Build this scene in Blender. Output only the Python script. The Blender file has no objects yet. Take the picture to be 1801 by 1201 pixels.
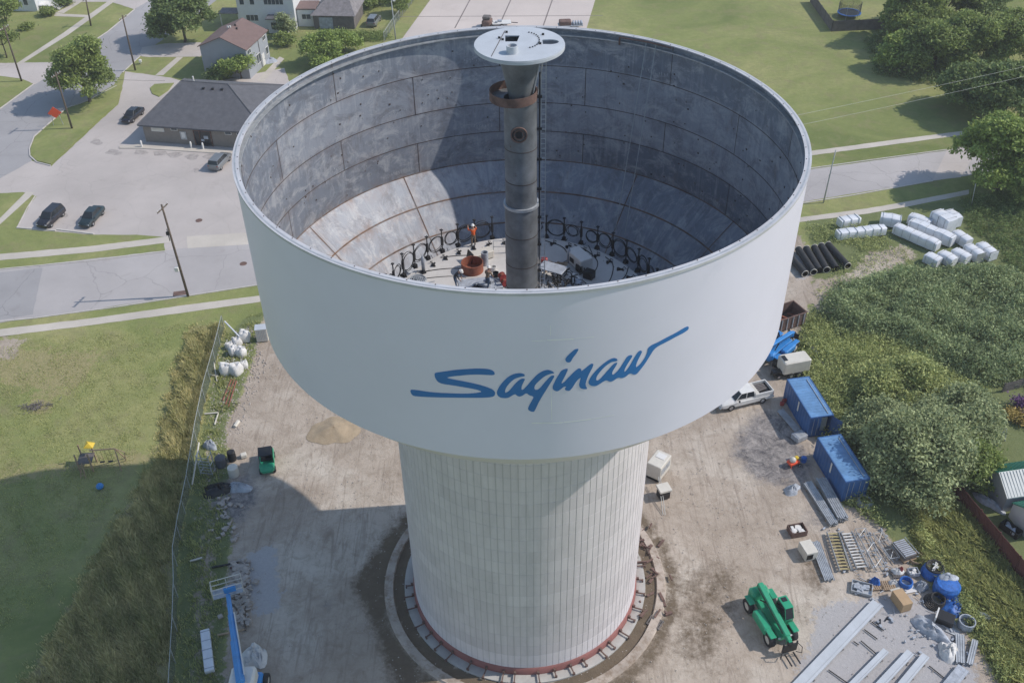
import bpy, bmesh, math, random
import numpy as np
from mathutils import Vector, Matrix
from mathutils.geometry import tessellate_polygon
PI=math.pi; R_=math.radians
rnd=random.Random(11)
sc=bpy.context.scene; COL=sc.collection
# ---------------------------------------------------------------- camera model (metres, tower axis at the origin)
R=17.0; HT=42.16; RP=9.44
PIT,FPX,ROLL=0.665207227,1752.33775,-0.0173257335
CAM=np.array([-0.7469,-55.171,69.276])
_fw=np.array([0,math.cos(PIT),-math.sin(PIT)]); _u0=np.array([0,math.sin(PIT),math.cos(PIT)]); _r0=np.array([1.,0,0])
_c,_s=math.cos(ROLL),math.sin(ROLL); RT=_c*_r0+_s*_u0; UP=-_s*_r0+_c*_u0
def ray(X,Y): return _fw+RT*(X-900.5)/FPX-UP*(Y-600.5)/FPX
def at(X,Y,z=0.):                       # photo pixel -> point on the plane at height z
    v=ray(X,Y); p=CAM+v*(z-CAM[2])/v[2]; return Vector((p[0],p[1],z))
def oncyl(X,Y,r=R):                     # photo pixel -> angle and height on the near side of the tank wall
    v=ray(X,Y); a=v[0]**2+v[1]**2; b=2*(CAM[0]*v[0]+CAM[1]*v[1]); c=CAM[0]**2+CAM[1]**2-r*r
    s=(-b-math.sqrt(b*b-4*a*c))/(2*a); p=CAM+v*s; return math.atan2(p[1],p[0]),p[2]
# ---------------------------------------------------------------- materials
def new_mat(name):
    m=bpy.data.materials.new(name); m.use_nodes=True; nt=m.node_tree; b=nt.nodes['Principled BSDF']; return m,nt,b
def N(nt,t,**k):
    n=nt.nodes.new(t)
    for a,v in k.items():
        if a in n.inputs.keys(): n.inputs[a].default_value=v
        else: setattr(n,a,v)
    return n
def ramp(nt,stops):
    n=nt.nodes.new('ShaderNodeValToRGB'); e=n.color_ramp.elements
    while len(e)<len(stops): e.new(0.5)
    for i,(p,c) in enumerate(stops):
        e[i].position=p; e[i].color=(c,c,c,1) if isinstance(c,(int,float)) else (*c,1)
    return n
def noise(nt,vec,scale,detail=4,rough=0.6,dist=0.0,W=None):
    n=N(nt,'ShaderNodeTexNoise',Scale=scale,Detail=detail,Roughness=rough,Distortion=dist)
    if vec is not None: nt.links.new(vec,n.inputs['Vector'])
    return n.outputs['Fac']
def mix(nt,fac,a,b,mode='MIX'):
    n=nt.nodes.new('ShaderNodeMix'); n.data_type='RGBA'; n.blend_type=mode
    for i,v in ((0,fac),(6,a),(7,b)):
        if isinstance(v,(int,float)): n.inputs[i].default_value=v
        elif isinstance(v,tuple): n.inputs[i].default_value=(*v,1)
        else: nt.links.new(v,n.inputs[i])
    return n.outputs[2]
def mth(nt,op,a,b=None,c=None,clamp=False):
    n=nt.nodes.new('ShaderNodeMath'); n.operation=op; n.use_clamp=clamp
    for i,v in enumerate((a,b,c)):
        if v is None: continue
        if isinstance(v,(int,float)): n.inputs[i].default_value=v
        else: nt.links.new(v,n.inputs[i])
    return n.outputs[0]
def bump(nt,b,h,strength=0.3,dist=0.02):
    n=N(nt,'ShaderNodeBump',Strength=strength,Distance=dist); nt.links.new(h,n.inputs['Height']); nt.links.new(n.outputs[0],b.inputs['Normal'])
def coords(nt,kind='Object'): return nt.nodes.new('ShaderNodeTexCoord').outputs[kind]
def mat(name,c,rough=0.6,metal=0.0,var=0.25,scale=1.5,c2=None,spread=0.0,bmp=0.0,coat=0.0):
    m,nt,b=new_mat(name); co=coords(nt)
    f=noise(nt,co,scale,5,0.65)
    lo=tuple(x*(1-var) for x in c); hi=tuple(min(1,x*(1+var)) for x in c)
    r=ramp(nt,[(0.3,lo),(0.7,hi)]); nt.links.new(f,r.inputs[0]); col=r.outputs[0]
    if c2:
        f2=noise(nt,co,scale*2.3,6,0.7); r2=ramp(nt,[(0.62-spread,0.),(0.72-spread*.6,1.)]); nt.links.new(f2,r2.inputs[0])
        col=mix(nt,r2.outputs[0],col,c2)
    nt.links.new(col,b.inputs['Base Color']); b.inputs['Roughness'].default_value=rough; b.inputs['Metallic'].default_value=metal
    if coat: b.inputs['Coat Weight'].default_value=coat
    if bmp: bump(nt,b,noise(nt,co,scale*6,5,.6),bmp,0.05)
    return m
def leafmat(name,dark,light,trans=0.25,rough=0.6):
    m,nt,b=new_mat(name); g=nt.nodes.new('ShaderNodeNewGeometry'); co=coords(nt)
    f=noise(nt,co,0.35,3,.6)
    k=mth(nt,'ADD',mth(nt,'MULTIPLY',g.outputs['Random Per Island'],0.6),mth(nt,'MULTIPLY',mth(nt,'SUBTRACT',f,0.3),1.1),clamp=True)
    r=ramp(nt,[(0.0,dark),(1.0,light)]); nt.links.new(k,r.inputs[0])
    nt.links.new(r.outputs[0],b.inputs['Base Color']); b.inputs['Roughness'].default_value=rough
    b.inputs['Specular IOR Level'].default_value=0.25
    t=N(nt,'ShaderNodeBsdfTranslucent'); nt.links.new(r.outputs[0],t.inputs[0])
    ms=nt.nodes.new('ShaderNodeMixShader'); ms.inputs[0].default_value=trans
    nt.links.new(b.outputs[0],ms.inputs[1]); nt.links.new(t.outputs[0],ms.inputs[2])
    nt.links.new(ms.outputs[0],nt.nodes['Material Output'].inputs[0]); return m
M={}
M['white_paint']=mat('tank_white_paint',(0.66,0.65,0.765),0.42,var=0.04,scale=0.10,c2=(0.625,0.62,0.735),spread=-.02)
M['logo']=mat('lettering_blue',(0.02,0.15,0.42),0.45,var=0.08,scale=.4)
M['hair_line']=mat('pale_layout_line',(0.80,0.80,0.79),0.6,var=.1)
M['weld']=mat('weld_rust',(0.07,0.055,0.05),0.9,var=.5,scale=1.2,c2=(0.17,0.09,0.055),spread=.0)
M['weld_rusty']=mat('weld_heavy_rust',(0.16,0.10,0.07),0.9,var=.55,scale=.5,c2=(0.17,0.165,0.165),spread=.14)
M['chalk']=mat('chalk_marking',(0.36,0.38,0.40),0.9,var=.3,scale=3)
M['steel']=mat('mill_steel',(0.17,0.18,0.19),0.55,0.35,var=.35,scale=.8,c2=(0.12,0.07,0.05),spread=-.02)
M['rim_paint']=mat('weathered_rim_paint',(0.47,0.475,0.50),0.6,var=.15,scale=.6,c2=(0.28,0.27,0.27),spread=-.02)
M['disc_paint']=mat('primer_grey_white',(0.46,0.49,0.53),0.5,var=.08,scale=.8)
M['galv']=mat('galvanised',(0.42,0.44,0.46),0.45,0.4,var=.25,scale=2)
M['dark']=mat('black_rubber',(0.018,0.018,0.02),0.7,var=.3,scale=4)
M['black']=mat('black_paint',(0.012,0.012,0.014),0.4,var=.3,scale=3)
M['floor']=mat('tank_floor_white',(0.52,0.50,0.48),0.7,var=.13,scale=.5,c2=(0.34,0.32,0.31),spread=-.03)
M['conc_light']=mat('cast_concrete_light',(0.42,0.41,0.39),0.85,var=.15,scale=.7,c2=(0.30,0.28,0.25),spread=-.02,bmp=.2)
M['dirty_conc']=mat('dusty_concrete',(0.40,0.34,0.29),0.9,var=.25,scale=.5,c2=(0.24,0.185,0.14),spread=.14,bmp=.3)
M['red_primer']=mat('red_primer',(0.25,0.10,0.09),0.7,var=.2,scale=.8)
M['rust']=mat('rusted_steel',(0.14,0.085,0.07),0.85,var=.4,scale=1.5,c2=(0.07,0.05,0.04),spread=.04)
M['orange_rust']=mat('orange_primer',(0.25,0.085,0.05),0.8,var=.35,scale=2)
M['wood_pole']=mat('weathered_pole',(0.11,0.085,0.065),0.9,var=.3,scale=3)
M['wood']=mat('plank_wood',(0.33,0.24,0.16),0.85,var=.25,scale=2)
M['grey_wood']=mat('grey_fence_wood',(0.14,0.125,0.12),0.9,var=.3,scale=1.2)
M['redfence']=mat('red_brown_fence',(0.13,0.045,0.04),0.8,var=.2,scale=1)
M['wire']=mat('wire_grey',(0.34,0.36,0.36),0.5,var=.1)
M['wrap']=mat('white_plastic_wrap',(0.66,0.68,0.72),0.35,var=.1,scale=1.5,bmp=.5)
M['bag']=mat('white_bag_fabric',(0.62,0.61,0.60),0.85,var=.15,scale=2,c2=(.4,.39,.38),bmp=.5)
M['tarp_grey']=mat('grey_tarp',(0.34,0.37,0.42),0.5,var=.3,scale=2,bmp=.6)
M['blue_box']=mat('container_blue',(0.03,0.10,0.27),0.5,var=.22,scale=.6,c2=(0.09,0.15,0.25),spread=.0)
M['blue_roof']=mat('container_roof_blue',(0.11,0.24,0.44),0.55,var=.3,scale=.7,c2=(0.24,0.19,0.18),spread=-.02)
M['blue']=mat('machine_blue',(0.025,0.20,0.52),0.4,var=.12)
M['blue_tarp']=mat('blue_tarp',(0.02,0.12,0.42),0.45,var=.4,scale=2,bmp=.5)
M['lift_blue']=mat('lift_blue',(0.04,0.25,0.62),0.4,var=.12)
M['green']=mat('machine_green',(0.02,0.29,0.155),0.4,var=.12)
M['white']=mat('white_enamel',(0.66,0.65,0.63),0.45,var=.06)
M['cream']=mat('cream_enamel',(0.58,0.55,0.49),0.5,var=.08)
M['yellow']=mat('yellow_paint',(0.60,0.42,0.03),0.5,var=.15)
M['pale_yellow']=mat('faded_yellow_tread',(0.44,0.37,0.19),0.6,var=.15)
M['orange']=mat('orange_sign',(0.80,0.09,0.03),0.5,var=.05)
M['red']=mat('red_plastic',(0.33,0.05,0.05),0.5,var=.15)
M['card']=mat('cardboard',(0.42,0.29,0.17),0.85,var=.1)
M['glass']=mat('dark_glass',(0.02,0.025,0.03),0.12,var=.1)
M['winglass']=mat('window_glass',(0.06,0.075,0.09),0.15,var=.3,scale=.8)
M['lamp_red']=mat('tail_lamp_red',(0.30,0.01,0.01),0.3,var=.05)
M['lamp_clear']=mat('headlamp_clear',(0.55,0.56,0.58),0.2,var=.05)
M['rim']=mat('alloy_rim',(0.45,0.45,0.46),0.35,0.5,var=.1)
M['car_black']=mat('car_black',(0.012,0.012,0.018),0.22,var=.1,coat=.5)
M['car_green']=mat('car_dark_teal',(0.012,0.025,0.028),0.22,var=.1,coat=.5)
M['car_grey']=mat('car_grey',(0.20,0.21,0.22),0.3,0.3,var=.1,coat=.4)
M['roof_dark']=mat('dark_shingle',(0.10,0.102,0.115),0.9,var=.18,scale=1.2,bmp=.4)
M['roof_brown']=mat('brown_shingle',(0.17,0.115,0.105),0.9,var=.12,scale=1,bmp=.3)
M['roof_red']=mat('red_shingle',(0.28,0.12,0.09),0.9,var=.12,scale=1)
M['roof_grey']=mat('worn_grey_shingle',(0.20,0.185,0.19),0.9,var=.3,scale=1.6,bmp=.3)
M['taupe']=mat('taupe_brick',(0.22,0.195,0.175),0.85,var=.1,scale=2)
M['house_grey']=mat('grey_siding',(0.31,0.33,0.36),0.7,var=.05,scale=1)
M['house_white']=mat('white_siding',(0.62,0.63,0.64),0.7,var=.05,scale=1)
M['teal_roof']=mat('green_metal_roof',(0.04,0.20,0.14),0.45,var=.12)
M['ribbed_pale']=mat('pale_metal_roof',(0.52,0.54,0.53),0.4,var=.08)
M['skin']=mat('skin',(0.42,0.25,0.18),0.6,var=.05)
M['hiviz']=mat('orange_workwear',(0.75,0.13,0.03),0.7,var=.15)
M['navy']=mat('dark_work_clothes',(0.03,0.035,0.045),0.8,var=.2)
M['jeans']=mat('blue_jeans',(0.04,0.075,0.14),0.8,var=.2)
M['tan']=mat('tan_trousers',(0.22,0.16,0.11),0.8,var=.2)
M['hat']=mat('white_hard_hat',(0.75,0.75,0.74),0.35,var=.03)
M['fence_mesh']=mat('green_fence_screen',(0.085,0.115,0.095),0.85,var=.3,scale=1.5)
_m=M['fence_mesh']; _nt=_m.node_tree; _t=_nt.nodes.new('ShaderNodeBsdfTransparent'); _x=_nt.nodes.new('ShaderNodeMixShader'); _x.inputs[0].default_value=.45; _nt.links.new(_nt.nodes['Principled BSDF'].outputs[0],_x.inputs[1]); _nt.links.new(_t.outputs[0],_x.inputs[2]); _nt.links.new(_x.outputs[0],_nt.nodes['Material Output'].inputs[0])
M['chain']=mat('chain_link',(0.33,0.35,0.34),0.5,var=.2)
M['flower_purple']=mat('purple_petals',(0.13,0.05,0.16),0.7,var=.4,scale=4)
M['flower_yellow']=mat('yellow_petals',(0.34,0.25,0.06),0.7,var=.4,scale=4)
M['rods']=mat('red_rebar',(0.24,0.09,0.06),0.8,var=.3)
M['rubble']=mat('broken_concrete',(0.36,0.32,0.29),0.9,var=.3,scale=2)
M['bark']=mat('bark',(0.10,0.08,0.06),0.95,var=.3,scale=3)
M['leaf']=leafmat('leaf_mid_green',(0.08,0.115,0.035),(0.42,0.51,0.16),.38)
M['leaf_dark']=leafmat('leaf_dark_green',(0.06,0.095,0.035),(0.30,0.39,0.14),.35)
M['leaf_bright']=leafmat('leaf_bright_green',(0.10,0.16,0.04),(0.42,0.52,0.14))
M['leaf_olive']=leafmat('leaf_olive',(0.14,0.175,0.08),(0.50,0.56,0.29))
M['leaf_brown']=leafmat('leaf_dry_brown',(0.05,0.04,0.03),(0.14,0.11,0.08))
M['reed']=leafmat('reed_blue_green',(0.11,0.155,0.075),(0.47,0.55,0.27))
M['scrub']=leafmat('scrub_yellow_green',(0.17,0.21,0.07),(0.56,0.60,0.24))
M['tallgrass']=leafmat('tall_dry_grass',(0.24,0.27,0.09),(0.86,0.76,0.42),.4)
M['tallgreen']=leafmat('tall_green_grass',(0.18,0.23,0.08),(0.60,0.60,0.26),.4)

def road_mat(name,c,crack=0.5,scale=1.0,stain=(0.5,0.5)):
    m,nt,b=new_mat(name); co=coords(nt)
    big=noise(nt,co,0.06*scale,5,.6); fine=noise(nt,co,3.0,5,.7)
    r=ramp(nt,[(0.3,tuple(x*.78 for x in c)),(0.7,tuple(x*1.13 for x in c))]); nt.links.new(big,r.inputs[0])
    col=mix(nt,mth(nt,'MULTIPLY',fine,0.22),r.outputs[0],tuple(x*.7 for x in c))
    st=noise(nt,co,0.45*scale,6,.7,.6); rs=ramp(nt,[(0.58,0.),(0.78,1.)]); nt.links.new(st,rs.inputs[0])
    col=mix(nt,mth(nt,'MULTIPLY',rs.outputs[0],0.6),col,(c[0]*.66,c[1]*.62,c[2]*.60))
    v=N(nt,'ShaderNodeTexVoronoi',Scale=0.13*scale,feature='DISTANCE_TO_EDGE'); 
    w=N(nt,'ShaderNodeVectorMath',operation='ADD'); nz=N(nt,'ShaderNodeTexNoise',Scale=0.6); nt.links.new(co,nz.inputs['Vector'])
    nt.links.new(co,w.inputs[0]); nt.links.new(nz.outputs['Color'],w.inputs[1]); nt.links.new(w.outputs[0],v.inputs['Vector'])
    rc=ramp(nt,[(0.0,1.),(0.006,0.)]); nt.links.new(v.outputs['Distance'],rc.inputs[0])
    col=mix(nt,mth(nt,'MULTIPLY',rc.outputs[0],crack),col,tuple(x*.4 for x in c))
    nt.links.new(col,b.inputs['Base Color']); b.inputs['Roughness'].default_value=.9
    bump(nt,b,fine,.15,.02); return m
M['road']=road_mat('worn_asphalt_pale',(0.42,0.395,0.39))
M['roadb']=road_mat('asphalt_side_street',(0.34,0.33,0.335),.6)
M['lot']=road_mat('dusty_lot_paving',(0.48,0.435,0.41),.25)
M['walk']=road_mat('sidewalk_concrete',(0.52,0.475,0.42),.2,2)
M['slab']=road_mat('large_concrete_slab',(0.58,0.51,0.47),.1,.6)
M['stain']=mat('dried_oil_stain',(0.33,0.30,0.285),.9,var=.3,scale=1.5,c2=(0.44,0.40,0.38),spread=.08)
M['joint']=mat('slab_joint',(0.20,0.17,0.16),.9,var=.2)
M['kerb']=mat('kerb_concrete',(0.50,0.47,0.44),.9,var=.12)

def lawn_nodes(nt,co):
    a=noise(nt,co,0.045,5,.65,.6); f=noise(nt,co,1.1,6,.75); g=noise(nt,co,0.32,5,.7,.5)
    r=ramp(nt,[(0.33,(0.165,0.20,0.07)),(0.5,(0.255,0.28,0.105)),(0.66,(0.37,0.35,0.16))]); nt.links.new(a,r.inputs[0])
    col=mix(nt,ramp_of(nt,g,0.50,0.72),r.outputs[0],(0.27,0.245,0.13))
    col=mix(nt,mth(nt,'MULTIPLY',ramp_of(nt,f,.3,.75),0.5),col,(0.12,0.15,0.055))
    return col,f
def ramp_of(nt,fac,a,b):
    r=ramp(nt,[(a,0.),(b,1.)]); nt.links.new(fac,r.inputs[0]); return r.outputs[0]
def lawn_material():
    m,nt,b=new_mat('lawn_grass'); co=coords(nt); col,f=lawn_nodes(nt,co)
    nt.links.new(col,b.inputs['Base Color']); b.inputs['Roughness'].default_value=.95; b.inputs['Specular IOR Level'].default_value=.1
    bump(nt,b,noise(nt,co,5,4,.8),.6,.06); return m
M['lawn']=lawn_material()
def ground_material():
    m,nt,b=new_mat('ground_cover'); co=coords(nt)
    lawn,f=lawn_nodes(nt,co)
    A=N(nt,'ShaderNodeAttribute',attribute_name='cover_a'); B=N(nt,'ShaderNodeAttribute',attribute_name='cover_b')
    sa=nt.nodes.new('ShaderNodeSeparateColor'); nt.links.new(A.outputs['Color'],sa.inputs[0])
    sb=nt.nodes.new('ShaderNodeSeparateColor'); nt.links.new(B.outputs['Color'],sb.inputs[0])
    edge=noise(nt,co,0.7,7,.75); edge2=noise(nt,co,2.2,6,.8)
    e=mth(nt,'ADD',mth(nt,'MULTIPLY',edge,.6),mth(nt,'MULTIPLY',edge2,.4))
    def msk(s,w=0.06): # smoothstep of weight against noise
        d=mth(nt,'SUBTRACT',mth(nt,'ADD',mth(nt,'MULTIPLY',s,1.3),-0.15),mth(nt,'ADD',mth(nt,'MULTIPLY',mth(nt,'SUBTRACT',e,.5),2.0),.5))
        return mth(nt,'ADD',mth(nt,'DIVIDE',d,w*2),.5,clamp=True)
    # bare dirt
    d1=noise(nt,co,0.12,5,.6,.5); d2=noise(nt,co,0.9,7,.75,.8); d3=noise(nt,co,6,4,.7)
    rd=ramp(nt,[(0.3,(0.36,0.30,0.245)),(0.5,(0.47,0.40,0.335)),(0.68,(0.60,0.54,0.47))]); nt.links.new(d1,rd.inputs[0])
    dirt=mix(nt,mth(nt,'MULTIPLY',ramp_of(nt,d2,.46,.72),.62),rd.outputs[0],(0.22,0.17,0.125))
    dirt=mix(nt,mth(nt,'MULTIPLY',d3,.3),dirt,(0.20,0.17,0.14))
    # tyre tracks: stretched waves
    mp=N(nt,'ShaderNodeMapping'); mp.inputs['Scale'].default_value=(1.6,.12,1); mp.inputs['Rotation'].default_value=(0,0,.35); nt.links.new(co,mp.inputs[0])
    tr=noise(nt,mp.outputs[0],1.0,5,.7,1.2); dirt=mix(nt,mth(nt,'MULTIPLY',ramp_of(nt,tr,.52,.66),.55),dirt,(0.23,0.185,0.15))
    gravel=mix(nt,noise(nt,co,5,6,.85),(0.28,0.275,0.28),(0.52,0.50,0.50))
    dry=mix(nt,noise(nt,co,1.6,6,.75),(0.20,0.19,0.09),(0.42,0.36,0.20))
    weed=mix(nt,noise(nt,co,1.6,7,.8),(0.08,0.11,0.04),(0.23,0.25,0.12))
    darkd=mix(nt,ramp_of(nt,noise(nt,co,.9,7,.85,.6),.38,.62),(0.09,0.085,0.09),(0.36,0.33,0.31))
    mud=mix(nt,noise(nt,co,1.0,7,.8),(0.09,0.07,0.05),(0.21,0.165,0.12))
    col=mix(nt,msk(sa.outputs[1]),lawn,dry)
    col=mix(nt,msk(sa.outputs[2]),col,weed)
    col=mix(nt,msk(sa.outputs[0]),col,dirt)
    col=mix(nt,msk(sb.outputs[0]),col,gravel)
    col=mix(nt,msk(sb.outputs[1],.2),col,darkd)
    col=mix(nt,msk(sb.outputs[2],.2),col,mud)
    nt.links.new(col,b.inputs['Base Color']); b.inputs['Roughness'].default_value=.95; b.inputs['Specular IOR Level'].default_value=.1
    bump(nt,b,mth(nt,'ADD',noise(nt,co,4,5,.8),mth(nt,'MULTIPLY',d2,.8)),.7,.10); return m
M['ground']=ground_material()
def interior_steel():
    m,nt,b=new_mat('tank_interior_steel'); uv=coords(nt,'UV')
    A=N(nt,'ShaderNodeAttribute',attribute_name='plate'); s=nt.nodes.new('ShaderNodeSeparateColor'); nt.links.new(A.outputs['Color'],s.inputs[0])
    def mp(sx,sy):
        n=N(nt,'ShaderNodeMapping'); n.inputs['Scale'].default_value=(sx,sy,1); nt.links.new(uv,n.inputs[0]); return n.outputs[0]
    base=mix(nt,s.outputs[0],(0.155,0.18,0.225),(0.31,0.335,0.38))
    st=mth(nt,'ADD',noise(nt,mp(2.6,.16),1.0,6,.7,.4),mth(nt,'MULTIPLY',mth(nt,'SUBTRACT',noise(nt,mp(.22,.35),1.0,3,.6),.5),.7)); base=mix(nt,mth(nt,'MULTIPLY',ramp_of(nt,st,.52,.80),.7),base,(0.44,0.46,0.49))
    st2=noise(nt,mp(1.7,.10),1.3,6,.7); base=mix(nt,mth(nt,'MULTIPLY',ramp_of(nt,st2,.52,.74),.45),base,(0.13,0.145,0.175))
    sp=noise(nt,mp(3.2,2.2),1.0,6,.8); patch=noise(nt,mp(.25,.3),1.0,3,.6)
    base=mix(nt,mth(nt,'MULTIPLY',ramp_of(nt,mth(nt,'ADD',sp,mth(nt,'MULTIPLY',patch,.35)),.82,.88),.5),base,(0.55,0.57,0.58))
    blot=noise(nt,mp(.45,.5),1.0,7,.8,.6); base=mix(nt,mth(nt,'MULTIPLY',ramp_of(nt,blot,.48,.62),.6),base,(0.13,0.135,0.155)); bl2=noise(nt,mp(.3,.4),2.0,7,.8,.6); base=mix(nt,mth(nt,'MULTIPLY',ramp_of(nt,bl2,.49,.63),.6),base,(0.47,0.48,0.50))
    bl3=noise(nt,mp(.5,.28),1.3,7,.8,.4); base=mix(nt,mth(nt,'MULTIPLY',ramp_of(nt,bl3,.58,.72),.5),base,(0.24,0.175,0.135))
    rn=noise(nt,mp(.9,.9),1.0,6,.8)
    rf=mth(nt,'MULTIPLY',s.outputs[1],mth(nt,'MULTIPLY',ramp_of(nt,rn,.42,.72),.95),clamp=True)
    base=mix(nt,rf,base,(0.25,0.15,0.10))
    dots=N(nt,'ShaderNodeTexVoronoi',Scale=.55); nt.links.new(uv,dots.inputs['Vector'])
    base=mix(nt,mth(nt,'MULTIPLY',mth(nt,'LESS_THAN',dots.outputs['Distance'],.05),.5),base,(0.08,0.06,0.05))
    nt.links.new(base,b.inputs['Base Color']); b.inputs['Roughness'].default_value=.62; b.inputs['Metallic'].default_value=.15
    bump(nt,b,sp,.15,.02); return m
M['interior']=interior_steel()
def pedestal_concrete():
    m,nt,b=new_mat('pedestal_concrete'); uv=coords(nt,'UV')
    A=N(nt,'ShaderNodeAttribute',attribute_name='plate'); s=nt.nodes.new('ShaderNodeSeparateColor'); nt.links.new(A.outputs['Color'],s.inputs[0])
    base=mix(nt,s.outputs[0],(0.49,0.455,0.475),(0.68,0.64,0.66))
    mp=N(nt,'ShaderNodeMapping'); mp.inputs['Scale'].default_value=(1.2,.08,1); nt.links.new(uv,mp.inputs[0])
    st=noise(nt,mp.outputs[0],1,6,.75); base=mix(nt,mth(nt,'MULTIPLY',ramp_of(nt,st,.5,.8),.4),base,(0.36,0.35,0.35))
    bl=noise(nt,uv,.25,6,.7); base=mix(nt,mth(nt,'MULTIPLY',ramp_of(nt,bl,.48,.75),.35),base,(0.34,0.33,0.33))
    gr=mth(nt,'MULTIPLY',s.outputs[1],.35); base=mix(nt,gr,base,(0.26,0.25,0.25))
    nt.links.new(base,b.inputs['Base Color']); b.inputs['Roughness'].default_value=.9
    bump(nt,b,noise(nt,uv,9,4,.7),.15,.01); return m
M['pedestal']=pedestal_concrete()
# ---------------------------------------------------------------- mesh builder
class MB:
    def __init__(s): s.v=[]; s.f=[]; s.m=[]; s.mi=0
    def add(s,vs,fs):
        o=len(s.v); s.v+= [tuple(p) for p in vs]
        for f in fs: s.f.append([i+o for i in f]); s.m.append(s.mi)
    def box(s,c,d,rz=0,rx=0,ry=0,taper=1.0):
        x,y,z=d[0]/2,d[1]/2,d[2]/2
        rm=Matrix.Rotation(rz,3,'Z')@Matrix.Rotation(ry,3,'Y')@Matrix.Rotation(rx,3,'X')
        vs=[rm@Vector((a*x*(taper if k>0 else 1),b_*y*(taper if k>0 else 1),k*z))+Vector(c) for k in (-1,1) for a,b_ in ((-1,-1),(1,-1),(1,1),(-1,1))]
        s.add(vs,[(3,2,1,0),(4,5,6,7),(0,1,5,4),(1,2,6,5),(2,3,7,6),(3,0,4,7)])
        return s
    def bbox(s,c,d,b=0.06,rz=0,rx=0,ry=0):       # box with chamfered upright and top edges
        x,y,z=d[0]/2,d[1]/2,d[2]/2; b=min(b,x*.9,y*.9,z*.9)
        rm=Matrix.Rotation(rz,3,'Z')@Matrix.Rotation(ry,3,'Y')@Matrix.Rotation(rx,3,'X'); rings=[]
        for zz,i in ((-z,b),(-z+b,0),(z-b,0),(z,b)):
            X,Y=x-i,y-i; rings.append([(-X+b,-Y,zz),(X-b,-Y,zz),(X,-Y+b,zz),(X,Y-b,zz),(X-b,Y,zz),(-X+b,Y,zz),(-X,Y-b,zz),(-X,-Y+b,zz)])
        vs=[rm@Vector(p)+Vector(c) for r in rings for p in r]; fs=[tuple(range(7,-1,-1)),tuple(range(24,32))]
        for k in range(3):
            for j in range(8): a=k*8+j; bb=k*8+(j+1)%8; fs.append((a,bb,bb+8,a+8))
        s.add(vs,fs); return s
    def tube(s,path,r,n=8,cap=True):
        P=[Vector(p) for p in path]; rs=r if isinstance(r,(list,tuple)) else [r]*len(P)
        vs=[];fs=[]; prev=None
        for i,p in enumerate(P):
            t=(P[min(i+1,len(P)-1)]-P[max(i-1,0)]).normalized()
            if prev is None:
                a=Vector((0,0,1)) if abs(t.z)<.9 else Vector((1,0,0)); u=t.cross(a).normalized()
            else: u=(prev-t*prev.dot(t)); u=u.normalized() if u.length>1e-6 else t.orthogonal().normalized()
            prev=u; w=t.cross(u)
            for k in range(n): an=2*PI*k/n; vs.append(p+(u*math.cos(an)+w*math.sin(an))*rs[i])
        for i in range(len(P)-1):
            for k in range(n): a=i*n+k;b=i*n+(k+1)%n; fs.append((a,b,b+n,a+n))
        if cap: fs.append(tuple(range(n-1,-1,-1))); fs.append(tuple(range((len(P)-1)*n,len(P)*n)))
        s.add(vs,fs); return s
    def lathe(s,prof,n=48,c=(0,0,0),closed=False,a0=0,a1=2*PI,rev=False):
        full=abs(a1-a0-2*PI)<1e-6; cols=n if full else n+1; vs=[];fs=[]
        for i in range(cols):
            a=a0+(a1-a0)*i/n
            for (r,z) in prof: vs.append((c[0]+r*math.cos(a),c[1]+r*math.sin(a),c[2]+z))
        k=len(prof); kk=k if closed else k-1
        for i in range(n):
            j=(i+1)%cols
            for q in range(kk):
                q2=(q+1)%k; f=(i*k+q,j*k+q,j*k+q2,i*k+q2); fs.append(f[::-1] if rev else f)
        s.add(vs,fs); return s
    def prism(s,poly,z0,z1):
        n=len(poly); ar=sum(poly[i][0]*poly[(i+1)%n][1]-poly[(i+1)%n][0]*poly[i][1] for i in range(n))
        if ar<0: poly=poly[::-1]
        vs=[(p[0],p[1],z) for z in (z0,z1) for p in poly]
        fs=[(i,(i+1)%n,(i+1)%n+n,i+n) for i in range(n)]
        tri=tessellate_polygon([[Vector((p[0],p[1],0)) for p in poly]])
        for t in tri:
            a,b,c=[Vector((poly[i][0],poly[i][1],0)) for i in t]
            if (b-a).cross(c-a).z<0: t=t[::-1]
            fs.append(tuple(i+n for i in t)); fs.append(tuple(t[::-1]))
        s.add(vs,fs); return s
    def quad(s,*p): s.add(p,[tuple(range(len(p)))]); return s
    def sphere(s,c,r,n=10,m=6,sq=(1,1,1),z0=-1,jit=0,rg=None):
        vs=[];fs=[]
        for i in range(m+1):
            ph=-PI/2+PI*i/m
            for k in range(n):
                an=2*PI*k/n; q=1+(rg.uniform(-jit,jit) if rg else 0)
                z=max(z0,math.sin(ph)); vs.append((c[0]+r*sq[0]*q*math.cos(ph)*math.cos(an),c[1]+r*sq[1]*q*math.cos(ph)*math.sin(an),c[2]+r*sq[2]*z*q))
        for i in range(m):
            for k in range(n): a=i*n+k;b=i*n+(k+1)%n; fs.append((a,b,b+n,a+n))
        s.add(vs,fs); return s
    def build(s,name,mats,parent=None,smooth=False,label=None):
        me=bpy.data.meshes.new(name); me.from_pydata(s.v,[],s.f)
        if not isinstance(mats,(list,tuple)): mats=[mats]
        for m in mats: me.materials.append(M[m] if isinstance(m,str) else m)
        if len(mats)>1: me.polygons.foreach_set('material_index',s.m)
        if smooth: me.polygons.foreach_set('use_smooth',[True]*len(s.f))
        me.update(); o=bpy.data.objects.new(name,me); COL.objects.link(o)
        if parent: o.parent=parent
        if label: o['label']=label
        return o
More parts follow.
